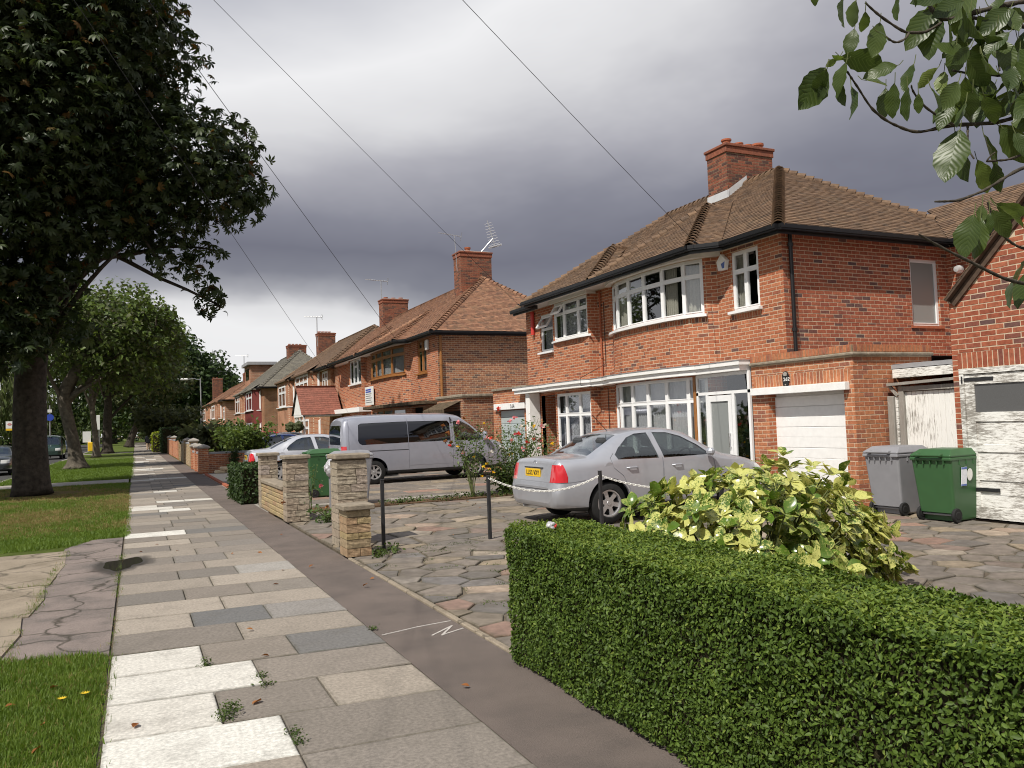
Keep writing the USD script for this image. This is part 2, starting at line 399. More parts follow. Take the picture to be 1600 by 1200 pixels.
plain('black_paint', (.022, .022, .024), .45, .5, var=.2, scale=20)
plain('grey_door', (.40, .45, .45), .5, .4, var=.04)
plain('maroon_tile', (.16, .03, .025), .7, .4, var=.15, scale=14)
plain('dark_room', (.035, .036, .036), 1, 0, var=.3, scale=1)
plain('tarmac', (.058, .056, .055), .95, .2, var=.15, scale=4, bump=.004, bscale=120)
plain('soil', (.12, .075, .045), 1, .1, var=.3, scale=8, bump=.01, bscale=30)
plain('lawn', (.085, .115, .022), 1, .1, var=.35, scale=2.4, bump=.03, bscale=40, col2=(.105, .135, .032))
plain('dry_lawn', (.15, .115, .045), 1, .1, var=.3, scale=3, bump=.03, bscale=40)
plain('plastic_green', (.035, .10, .035), .45, .5, var=.06)
plain('plastic_grey', (.24, .24, .255), .5, .5, var=.06)
plain('rubber', (.018, .018, .018), .75, .3, var=.2, scale=20)
plain('black_plastic', (.02, .02, .021), .55, .4, var=.1)
plain('alloy', (.55, .55, .56), .32, .5, metal=.75, var=.05)
plain('chrome', (.75, .75, .77), .18, .5, metal=1, var=.02)
plain('seat_fabric', (.045, .047, .05), .9, .2, var=.2, scale=15)
plain('plate_yellow', (.80, .50, .02), .4, .5, var=.03)
plain('plate_white', (.75, .75, .72), .4, .5, var=.03)
plain('sticker', (.72, .74, .80), .5, .4, var=.05)
plain('sticker_blue', (.10, .16, .42), .5, .4, var=.05)
plain('ink', (.02, .02, .02), .6, .3, var=.02)
plain('red_plastic', (.55, .05, .04), .4, .5, var=.05)
plain('aerial', (.42, .42, .43), .4, .5, metal=.5, var=.1)
plain('cable', (.015, .015, .017), .6, .3, var=.05)
plain('chain_white', (.78, .77, .72), .5, .5, var=.1, scale=40)
plain('bark', (.052, .043, .034), .95, .2, var=.5, scale=7, bump=.03, bscale=14, detail=8)
plain('bark_light', (.105, .090, .070), .95, .2, var=.45, scale=5, bump=.03, bscale=14, detail=8)
plain('twig', (.062, .052, .040), .9, .2, var=.5, scale=40, bump=.002, bscale=250)
plain('stem', (.10, .115, .04), .8, .3, var=.3, scale=20)
plain('jacket', (.012, .013, .017), .9, .2, var=.1)
plain('trousers', (.42, .30, .21), .9, .2, var=.1)
plain('skin', (.45, .26, .18), .6, .4, var=.05)
plain('gravel', (.55, .49, .40), .95, .2, var=.3, scale=30, bump=.02, bscale=40)
plain('cream_stone', (.58, .48, .33), .9, .2, var=.25, scale=8, bump=.01, bscale=20)
plain('chalk', (.42, .39, .36), 1, .1, var=.35, scale=40)
plain('foil', (.62, .60, .62), .25, .5, metal=.4, var=.3, scale=60)
plain('sign_blue', (.03, .07, .42), .4, .5)
plain('straw', (.42, .33, .16), .9, .2, var=.3, scale=30)
plain('slat_dark', (.03, .02, .015), .6, .4)
plain('hedge_twigs', (.030, .026, .014), 1, .1, var=.5, scale=30, bump=.01, bscale=60)
plain('bark_root', (.10, .075, .05), 1, .1, var=.5, scale=9, bump=.02, bscale=20)

# weathered paint: flaking white over grey timber, grain along one axis
def weathered(name, sc, lo=.43, hi=.56):
    mat(name, {"g": ("geometry", {}), "mp": ("mapping", {"scale": sc}), "n": ("noise_texture", {"scale": 1.0, "detail": 9.0, "roughness": 0.72}),
               "n2": ("noise_texture", {"scale": 2.2, "detail": 4.0}), "ad": ("math", {"math_type": "multiply_add", "value2": .45}), "sb": ("math", {"math_type": "subtract", "value2": .225}),
               "r": ("rgb_ramp", {"ramp": [(0, (.16, .145, .125)), (lo, (.30, .28, .25)), (lo + .03, (.52, .50, .46)), (hi, (.80, .79, .75)), (1, (.83, .82, .79))]}),
               "b": ("bump", {"strength": 1.0, "distance": .004}), "p": ("principled_bsdf", {"roughness": .75, "specular_ior_level": .3})},
        [("g.position", "mp.vector"), ("mp.vector", "n.vector"), ("g.position", "n2.vector"), ("n2.fac", "ad.value1"), ("n.fac", "ad.value3"), ("ad.value", "sb.value1"), ("sb.value", "r.fac"),
         ("r.color", "p.base_color"), ("n.fac", "b.height"), ("b.normal", "p.normal")])


weathered('flaking_across', (9, 9, 55))
weathered('flaking_up', (50, 50, 5), .36, .46)
weathered('grey_timber', (50, 50, 5), .60, .95)

# far brickwork: courses as a texture on walls too far off to tell bricks apart
def far_brick(name, c1, c2, mortar):
    mat(name, {"g": ("geometry", {}), "s": ("separate_xyz", {}), "a": ("math", {"math_type": "add"}), "c": ("combine_xyz", {}),
               "br": ("brick_texture", {"color1": c1, "color2": c2, "mortar": mortar, "scale": 1.0, "brick_width": .225, "row_height": .075, "mortar_size": .009, "mortar_smooth": .1, "bias": -.2}),
               "n": ("noise_texture", {"scale": 1.1, "detail": 6.0}), "mr": ("map_range", {"from_min": .3, "from_max": .7, "to_min": .75, "to_max": 1.2}), "m": ("mix_color", {"blend_type": "multiply", "fac": 1.0}),
               "b": ("bump", {"strength": .6, "distance": .008, "invert": True}), "p": ("principled_bsdf", {"roughness": .9, "specular_ior_level": .2})},
        [("g.position", "s.vector"), ("s.x", "a.value1"), ("s.y", "a.value2"), ("a.value", "c.x"), ("s.z", "c.y"), ("c.vector", "br.vector"), ("g.position", "n.vector"), ("n.fac", "mr.value"),
         ("br.color", "m.a"), ("mr.result", "m.b"), ("m.result", "p.base_color"), ("br.fac", "b.height"), ("b.normal", "p.normal")])


far_brick('far_brick', (.38, .155, .085), (.31, .115, .065), (.52, .42, .31))
far_brick('far_brick_brown', (.33, .15, .075), (.24, .10, .055), (.38, .29, .20))
far_brick('wall_brick', (.40, .13, .06), (.33, .10, .05), (.45, .35, .26))

# glass: mostly clear pane that mirrors the sky
def pane(name, tint, base=0.0):
    mat(name, {"f": ("layer_weight", {"blend": .5}), "pw": ("math", {"math_type": "power", "value2": 3.2}), "m2": ("math", {"math_type": "multiply_add", "value2": .8, "value3": base + .05, "use_clamp": True}), "t": ("transparent_bsdf", {"color": tint}), "g": ("glossy_bsdf", {"color": (.95, .97, 1.), "roughness": .015}),
               "x": ("mix_closure", {})}, [("f.facing", "pw.value1"), ("pw.value", "m2.value1"), ("m2.value", "x.fac"), ("t.BSDF", "x.closure1"), ("g.BSDF", "x.closure2")], surface="x.closure")


pane('glass', (.86, .88, .87), .09)
pane('glass_dark', (.10, .10, .11), .06)
pane('car_glass', (.66, .70, .69), .04)
mat('frosted', {"n": ("noise_texture", {"scale": 260.0}), "g": ("geometry", {}), "b": ("bump", {"strength": .6, "distance": .004}), "p": ("principled_bsdf", {"base_color": (.10, .10, .10), "roughness": .2, "specular_ior_level": .8})},
    [("g.position", "n.vector"), ("n.fac", "b.height"), ("b.normal", "p.normal")])
mat('frosted_pale', {"n": ("noise_texture", {"scale": 200.0}), "g": ("geometry", {}), "b": ("bump", {"strength": .5, "distance": .004}), "p": ("principled_bsdf", {"base_color": (.24, .255, .25), "roughness": .22, "specular_ior_level": .8})},
    [("g.position", "n.vector"), ("n.fac", "b.height"), ("b.normal", "p.normal")])


def fabric(name, col, tr=.5, holes=0.0):
    mat(name, {"g": ("geometry", {}), "n": ("noise_texture", {"scale": 34.0, "detail": 3.0}), "r": ("rgb_ramp", {"ramp": [(.42, tuple(c * (.55 if holes else .9) for c in col)), (.55, col)]}), "d": ("diffuse_bsdf", {}), "t": ("translucent_bsdf", {}), "x": ("mix_closure", {"fac": tr})},
        [("g.position", "n.vector"), ("n.fac", "r.fac"), ("r.color", "d.color"), ("r.color", "t.color"), ("d.BSDF", "x.closure1"), ("t.BSDF", "x.closure2")], surface="x.closure")


fabric('net', (.66, .66, .70), .35)
fabric('lace', (.66, .66, .72), .35, 1)
fabric('drape', (.60, .57, .50), .3)


def paint(name, col, flake=.55):
    mat(name, {"p": ("principled_bsdf", {"base_color": col, "metallic": flake, "roughness": .38, "coat_weight": .85, "coat_roughness": .06, "specular_ior_level": .5}), "g": ("geometry", {}), "n": ("noise_texture", {"scale": 3.0, "detail": 6.0}),
               "r": ("map_range", {"from_min": .35, "from_max": .7, "to_min": .30, "to_max": .46})}, [("g.position", "n.vector"), ("n.fac", "r.value"), ("r.result", "p.roughness")])


paint('silver_paint', (.41, .42, .455), .42)
paint('van_paint', (.33, .34, .395), .35)
paint('coupe_paint', (.52, .53, .57), .35)
paint('blue_paint', (.012, .03, .13), .3)
paint('dark_paint', (.04, .04, .045), .3)
paint('black_car', (.022, .026, .028), .2)
paint('red_paint', (.40, .03, .03), .2)
paint('green_paint', (.02, .045, .035), .2)
mat('lamp_red', {"p": ("principled_bsdf", {"base_color": (.52, .015, .02), "roughness": .12, "coat_weight": 1.0, "specular_ior_level": .6})})
mat('lamp_pale', {"p": ("principled_bsdf", {"base_color": (.62, .22, .20), "roughness": .15, "coat_weight": 1.0})})
mat('lamp_clear', {"p": ("principled_bsdf", {"base_color": (.62, .62, .62), "roughness": .08, "coat_weight": 1.0, "metallic": .3})})
mat('water', {"p": ("principled_bsdf", {"base_color": (.03, .027, .022), "roughness": .04, "specular_ior_level": .6})})
mat('wet_edge', {"a": ("attribute", {"attribute": "edge"}), "n": ("noise_texture", {"scale": 14.0, "detail": 6.0}), "g": ("geometry", {}), "m": ("math", {"math_type": "multiply_add", "value2": 1.0, "value3": -.5}), "s": ("math", {"math_type": "add", "use_clamp": True}), "t": ("transparent_bsdf", {}), "p": ("principled_bsdf", {"base_color": (.06, .052, .045), "roughness": .3}), "x": ("mix_closure", {})},
    [("g.position", "n.vector"), ("n.fac", "m.value1"), ("m.value", "s.value1"), ("a.fac", "s.value2"), ("s.value", "x.fac"), ("t.BSDF", "x.closure1"), ("p.BSDF", "x.closure2")], surface="x.closure")
mat('wet', {"g": ("geometry", {}), "p": ("principled_bsdf", {"base_color": (.105, .092, .08), "roughness": .45, "specular_ior_level": .5})})


def foliage(name, c1, c2, tr=.3, rough=.45, spec=.4, spots=None, veins=False, world=1.5):
    """Leaf: each leaf its own tone, with large drifts of tone through the crown; lets light through."""
    nodes = {"oi": ("object_info", {}), "g": ("geometry", {}), "n": ("noise_texture", {"scale": world, "detail": 3.0}), "ad": ("math", {"math_type": "multiply_add", "value2": .6, "value3": -.3}), "a2": ("math", {"math_type": "multiply_add", "value2": .9}),
             "r": ("rgb_ramp", {"ramp": [(0.1, c1), (.9, c2)]}), "p": ("principled_bsdf", {"roughness": rough, "specular_ior_level": spec}), "t": ("translucent_bsdf", {}), "x": ("mix_closure", {"fac": tr}),
             "hs": ("hsv", {"hue": .49, "saturation": 1.1, "value": 1.5})}
    links = [("g.position", "n.vector"), ("oi.random", "ad.value1"), ("n.fac", "a2.value1"), ("ad.value", "a2.value3"), ("a2.value", "r.fac")]
    out = "r.color"
    if spots:
        nodes["tc"] = ("geometry", {})
        nodes["v"] = ("noise_texture", {"scale": 60.0, "detail": 4.0, "roughness": .75})
        nodes["n3"] = ("noise_texture", {"scale": 3.5, "detail": 2.0})
        nodes["m3"] = ("math", {"math_type": "multiply_add", "value2": .75})
        nodes["sr"] = ("map_range", {"from_min": .80, "from_max": .87, "to_min": 0.0, "to_max": .92})
        nodes["sm"] = ("mix_color", {"b": spots})
        links += [("tc.position", "v.vector"), ("tc.position", "n3.vector"), ("n3.fac", "m3.value1"), ("v.fac", "m3.value3"), ("m3.value", "sr.value"), ("sr.result", "sm.fac"), (out, "sm.a")]
        out = "sm.result"
    if veins:
        nodes["uv"] = ("uvmap", {"attribute": "st"}); nodes["us"] = ("separate_xyz", {})
        nodes["ab"] = ("math", {"math_type": "absolute"}); nodes["va"] = ("math", {"math_type": "multiply_add", "value2": -.55}); nodes["cv"] = ("combine_xyz", {})
        nodes["w"] = ("wave_texture", {"scale": 3.2, "distortion": .4, "detail": 1.0}); nodes["bu"] = ("bump", {"strength": .3, "distance": .0015})
        nodes["vm"] = ("map_range", {"from_min": .0, "from_max": .12, "to_min": .22, "to_max": 0.0}); nodes["mv"] = ("mix_color", {"b": (.20, .26, .08)})
        links += [("uv.UV", "us.vector"), ("us.y", "ab.value1"), ("ab.value", "va.value1"), ("us.x", "va.value3"), ("va.value", "cv.x"), ("cv.vector", "w.vector"), ("w.fac", "bu.height"), ("bu.normal", "p.normal"),
                  ("w.fac", "vm.value"), ("vm.result", "mv.fac"), (out, "mv.a")]
        out = "mv.result"
    links += [(out, "p.base_color"), (out, "hs.color"), ("hs.color", "t.color"), ("p.BSDF", "x.closure1"), ("t.BSDF", "x.closure2")]
    mat(name, nodes, links, surface="x.closure")


foliage('leaf_chestnut', (.018, .032, .010), (.050, .070, .018), .22, .5, .35)
foliage('leaf_autumn', (.075, .055, .015), (.15, .075, .02), .3, .6, .2)
foliage('leaf_dark', (.016, .032, .010), (.050, .085, .020), .22, .55, .3)
foliage('leaf_mid', (.036, .062, .014), (.095, .135, .030), .28, .55, .3)
foliage('leaf_olive', (.045, .055, .022), (.10, .115, .045), .28, .6, .3)
foliage('leaf_willow', (.06, .085, .025), (.15, .19, .06), .35, .6, .3)
foliage('leaf_bright', (.06, .10, .02), (.14, .19, .045), .3, .5, .3)
foliage('leaf_lime', (.16, .22, .02), (.34, .36, .03), .35, .5, .3)
foliage('leaf_privet', (.034, .064, .008), (.105, .165, .024), .22, .55, .28, world=4)
foliage('leaf_privet_new', (.12, .185, .025), (.21, .265, .05), .3, .55, .3, world=4)
foliage('leaf_aucuba', (.035, .085, .010), (.11, .18, .022), .2, .25, .5, spots=(.52, .52, .16), world=6)
foliage('leaf_aucuba_pale', (.16, .23, .035), (.42, .41, .13), .2, .25, .5, spots=(.09, .16, .02), world=6)
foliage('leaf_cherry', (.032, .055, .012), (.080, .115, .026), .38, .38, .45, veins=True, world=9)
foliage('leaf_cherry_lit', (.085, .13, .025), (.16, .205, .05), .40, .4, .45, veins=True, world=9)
foliage('leaf_rose', (.05, .095, .025), (.12, .17, .05), .3, .5, .35, world=5)
foliage('blade', (.075, .13, .014), (.15, .22, .032), .3, .55, .3, world=3)
foliage('blade_dry', (.20, .16, .06), (.30, .24, .10), .3, .7, .2, world=3)
foliage('petal_red', (.62, .06, .05), (.75, .16, .10), .3, .5, .3)
foliage('petal_pink', (.75, .20, .22), (.85, .45, .45), .3, .5, .3)
foliage('petal_white', (.75, .70, .62), (.85, .82, .76), .3, .5, .3)
foliage('petal_yellow', (.75, .48, .02), (.85, .65, .06), .3, .5, .3)
foliage('dead_leaf', (.20, .07, .02), (.34, .15, .05), .1, .8, .2, world=20)
# ---------------------------------------------------------------- walls of bricks, roofs of tiles, windows
class Wall:
    """An upright surface along a ground path; u runs along the path, d points outwards (to the right of the path)."""

    def __init__(s, pts):
        p = [np.asarray(q, float) for q in pts]
        o = [p[0]]
        for a, b, c in zip(p[:-2], p[1:-1], p[2:]):               # sharp corners keep their edge
            t, q = (b - a) / np.linalg.norm(b - a), (c - b) / np.linalg.norm(c - b)
            o += [b - t * .004, b, b + q * .004] if t @ q < .92 else [b]
        s.p = np.array(o + [p[-1]])
        d = np.diff(s.p, axis=0); L = np.linalg.norm(d, axis=1)
        s.c = np.concatenate([[0], np.cumsum(L)]); s.L = s.c[-1]
        n = np.stack([d[:, 1], -d[:, 0]], 1) / L[:, None]
        s.nv = np.vstack([n[:1], (n[1:] + n[:-1]) / 2, n[-1:]])
        s.nv /= np.linalg.norm(s.nv, axis=1, keepdims=True)

    def at(s, u, z, d=0.0):
        u, z = np.broadcast_arrays(np.asarray(u, float), np.asarray(z, float))
        x = np.interp(u, s.c, s.p[:, 0]); y = np.interp(u, s.c, s.p[:, 1])
        nx = np.interp(u, s.c, s.nv[:, 0]); ny = np.interp(u, s.c, s.nv[:, 1]); l = np.hypot(nx, ny)
        return np.stack([x + d * nx / l, y + d * ny / l, z], -1)

    def u_of(s, y):
        """u where the path has this y (paths here are monotone in y)."""
        o = np.argsort(s.p[:, 1])
        return float(np.interp(y, s.p[o, 1], s.c[o]))

    def block(s, mb, u0, u1, z0, z1, d0, d1, rnd=None, nseg=1):
        us = np.linspace(u0, u1, nseg + 1)
        for a, b in zip(us[:-1], us[1:]):
            v = np.stack([s.at(u, z, d) for u in (a, b) for z in (z0, z1) for d in (d0, d1)])
            mb.add(v, [[0, 2, 3, 1], [4, 5, 7, 6], [0, 1, 5, 4], [2, 6, 7, 3], [0, 4, 6, 2], [1, 3, 7, 5]], rnd)


def sheet(w, z0, z1, holes, d=0.0, reveal=0.12, step=None):
    """The mortar face with openings and their reveals."""
    cuts_u = sorted({0.0, w.L, *w.c.tolist(), *[h[k] for h in holes for k in (0, 1) if 0 < h[k] < w.L]})
    cuts_z = sorted({z0, z1, *[h[k] for h in holes for k in (2, 3) if z0 < h[k] < z1]})
    mb = MB()
    for a, b in zip(cuts_u[:-1], cuts_u[1:]):
        for c, e in zip(cuts_z[:-1], cuts_z[1:]):
            um, zm = (a + b) / 2, (c + e) / 2
            if b - a < 1e-6 or e - c < 1e-6 or any(h[0] < um < h[1] and h[2] < zm < h[3] for h in holes):
                continue
            mb.quad(*[w.at(u, z, d) for u, z in ((a, c), (b, c), (b, e), (a, e))])
    return mb


def reveals(w, holes, d=0.0, reveal=.12):
    mb = MB()
    for h in holes:
        for (ua, za), (ub, zb) in (((h[0], h[2]), (h[0], h[3])), ((h[1], h[2]), (h[1], h[3])), ((h[0], h[2]), (h[1], h[2])), ((h[0], h[3]), (h[1], h[3]))):
            n = 1 if ua == ub else max(1, int(len(w.c) / 2))
            for k in range(n):
                p, q = ua + (ub - ua) * k / n, ua + (ub - ua) * (k + 1) / n
                mb.quad(w.at(p, za, d), w.at(q, zb, d), w.at(q, zb, d - reveal), w.at(p, za, d - reveal))
    return mb


def brick_faces(w, z0, z1, holes, r, L=.2145, H=.0625, pu=.225, pz=.075, proud=.003, soldier=None, u0=0.0):
    """(n,8,3) corners of the bricks of a wall in stretcher bond, cut at openings; soldier: bands (u0,u1,z0,z1) of upright bricks."""
    out = []
    hs = list(holes) + list(soldier or [])
    for k, zb in enumerate(np.arange(z0, z1 - .03, pz)):
        zt = min(zb + H, z1)
        cut = sorted({zb, zt, *[h[q] for h in hs for q in (2, 3) if zb + .014 < h[q] < zt - .014]})
        for za, zc in zip(cut[:-1], cut[1:]):
            zm = (za + zc) / 2
            segs = [(0.0, w.L)]
            for h in hs:
                if h[2] < zm < h[3]:
                    segs = [t for a, b in segs for t in (((a, min(b, h[0])) if h[0] > a else None), ((max(a, h[1]), b) if h[1] < b else None)) if t and t[1] - t[0] > .02]
            for k_ in w.c[1:-1]:                                    # no brick bridges a bend
                segs = [t for a, b in segs for t in (((a, k_ - .001), (k_ + .001, b)) if a + .02 < k_ < b - .02 else ((a, b),))]
            off = u0 + (k % 2) * pu / 2
            for a, b in segs:
                for n in range(math.floor((a - off) / pu), math.ceil((b - off) / pu)):
                    ua, ub = max(a, off + n * pu), min(b, off + n * pu + L)
                    if ub - ua > .012:
                        out.append((ua, ub, za, zc))
    for h in soldier or []:
        for ua in np.arange(h[0], h[1] - .03, .075):
            out.append((ua, min(ua + .0635, h[1]), h[2] + .006, h[3] - .006))
    B = np.array(out)
    j = r.uniform(-.0018, .0018, (len(B), 2)); pr = proud + r.uniform(-.0012, .002, len(B))
    c = []
    for u, z, front in ((0, 2, 0), (1, 2, 0), (1, 3, 0), (0, 3, 0), (0, 2, 1), (1, 2, 1), (1, 3, 1), (0, 3, 1)):
        uu, zz = B[:, u].copy(), B[:, z] + j[:, 0]
        if front:
            uu = uu + (.002 if u == 0 else -.002); zz = zz + (.002 if z == 2 else -.002)
        p = w.at(uu, zz)
        c.append(p + (w.at(uu, zz, 1.0) - p) * pr[:, None] if front else p)
    return np.stack(c, 1), r.random(len(B))


BF = quads([[4, 5, 6, 7], [0, 1, 5, 4], [1, 2, 6, 5], [2, 3, 7, 6], [3, 0, 4, 7]])


def pieces(corners, rnd, F, name, stuff_name, material, parent, most=300, smooth=False, edge=None):
    """The pieces that show largest become parts one by one (at most a number shared by a thing); the rest one part of kind stuff."""
    n = len(corners)
    if n == 0:
        return
    c = corners.mean(1) - EYE
    pc = c @ CM.T
    dist = np.linalg.norm(c, axis=1)
    e1, e2 = corners[:, 1] - corners[:, 0], corners[:, 3] - corners[:, 0]
    nn = np.cross(e1, e2)
    area = np.abs((nn * c).sum(1)) / dist ** 3
    infront = (-pc[:, 2] > .1) & (np.abs(pc[:, 0]) < -pc[:, 2] * .66) & (np.abs(pc[:, 1]) < -pc[:, 2] * .5)
    order = np.argsort(-area * infront)
    single = set(order[:most].tolist())
    for i in order[:most]:
        obj(name, (corners[i], F), material, parent, rnd=float(rnd[i]), edge=edge)
    rest = np.array([i for i in range(n) if i not in single], int)
    if len(rest):
        m = corners.shape[1]
        f = (F[None] + (np.arange(len(rest)) * m)[:, None, None]).reshape(-1, 3)
        obj(stuff_name, (corners[rest].reshape(-1, 3), f), material, parent, rnd=np.repeat(rnd[rest], m), kind='stuff', edge=None if edge is None else np.tile(edge, len(rest)))


def tile_corners(poly3, r, w=.165, gauge=.10, t=.013, lift=.004):
    """Plain tiles on a flat slope given by its corners, the first two along the eave. Returns (n,8,3)."""
    P = np.asarray(poly3, float); o = P[0]
    U = P[1] - P[0]; U /= np.linalg.norm(U)
    N = np.cross(U, P[2] - P[0]); N /= np.linalg.norm(N); N = N if N[2] > 0 else -N
    S = np.cross(N, U); S = S if S[2] > 0 else -S
    q = Polygon([((p - o) @ U, (p - o) @ S) for p in P]).buffer(0)
    x0, y0, x1, y1 = q.bounds
    out = []
    for k, s in enumerate(np.arange(y0 - .03, y1, gauge)):
        mid = q.intersection(LineString([(x0 - 1, min(max(s + gauge * .5, y0 + .005), y1 - .004)), (x1 + 1, min(max(s + gauge * .5, y0 + .005), y1 - .004))]))
        for g in getattr(mid, 'geoms', [mid]):
            if g.is_empty or g.length < .02:
                continue
            a, b = g.bounds[0], g.bounds[2]
            off = x0 + (k % 2) * w / 2
            for n in range(math.floor((a - off) / w), math.ceil((b - off) / w)):
                ua, ub = max(a, off + n * w), min(b, off + (n + 1) * w - .003)
                if ub - ua > .015:
                    out.append((ua, ub, s, s + gauge + .02))
    B = np.array(out)
    h = t + lift + r.uniform(-.003, .004, len(B)); sk = r.uniform(-.003, .003, len(B))
    c = []
    for u, s_, hh in ((0, 2, -.002), (1, 2, -.002), (1, 3, -.004), (0, 3, -.004), (0, 2, h), (1, 2, h), (1, 3, .004), (0, 3, .004)):
        c.append(o + B[:, u, None] * U + (B[:, s_] + (sk if s_ == 2 else 0))[:, None] * S + (np.broadcast_to(hh, len(B)))[:, None] * N)
    return np.stack(c, 1), r.random(len(B))


def slope_sheet(mb, poly3, down=.02):
    P = np.asarray(poly3, float)
    n = np.cross(P[1] - P[0], P[2] - P[0]); n /= np.linalg.norm(n); n = n if n[2] > 0 else -n
    P = P - n * down
    mb.add(P, np.array([[0, i, i + 1] for i in range(1, len(P) - 1)]))


def hip_tiles(a, b, side, step=.20, rad=.125, n=6):
    """Half-round tiles stepping up a hip or along a ridge from a to b; a list of meshes."""
    a, b = np.asarray(a, float), np.asarray(b, float)
    d = b - a; L = np.linalg.norm(d); d /= L
    x = np.cross(d, [0, 0, 1.]); x /= np.linalg.norm(x); z = np.cross(x, d)
    out = []
    ang = np.linspace(-.12 * np.pi, 1.12 * np.pi, n + 1)
    for s in np.arange(0, L - step * .4, step):
        v = []
        for t, rr, up in ((0, rad, .030), (step + .03, rad * .84, -.005)):
            for k in (rr, rr - .02):
                v.append(a + d * (s + t) + z * (up - .05) + k * (np.cos(ang)[:, None] * x + np.sin(ang)[:, None] * z))
        v = np.concatenate(v); m = n + 1; i = np.arange(n)
        f = np.vstack([np.stack([i, i + 1, 2 * m + i + 1, 2 * m + i], 1), np.stack([i, m + i, m + i + 1, i + 1], 1), np.stack([2 * m + i, 2 * m + i + 1, 3 * m + i + 1, 3 * m + i], 1)])
        out.append((v, quads(f)))
    return out


def curtain(w, u0, u1, z0, z1, d, amp=.02, waves=9, seed=0):
    r = rng(seed)
    n = max(12, int(waves * 6))
    u = np.linspace(u0, u1, n); ph = np.cumsum(r.uniform(.7, 1.3, n)) * 2 * np.pi * waves / n
    off = amp * np.sin(ph)
    zs = np.linspace(z0, z1, 5)
    v = np.concatenate([np.stack([w.at(a, z, d + o * (1.2 - .6 * (z - z0) / (z1 - z0))) for a, o in zip(u, off)]) for z in zs])
    i, j = np.meshgrid(np.arange(len(zs) - 1), np.arange(n - 1), indexing='ij'); i, j = i.ravel(), j.ravel()
    return v, quads(np.stack([i * n + j, i * n + j + 1, (i + 1) * n + j + 1, (i + 1) * n + j], 1))


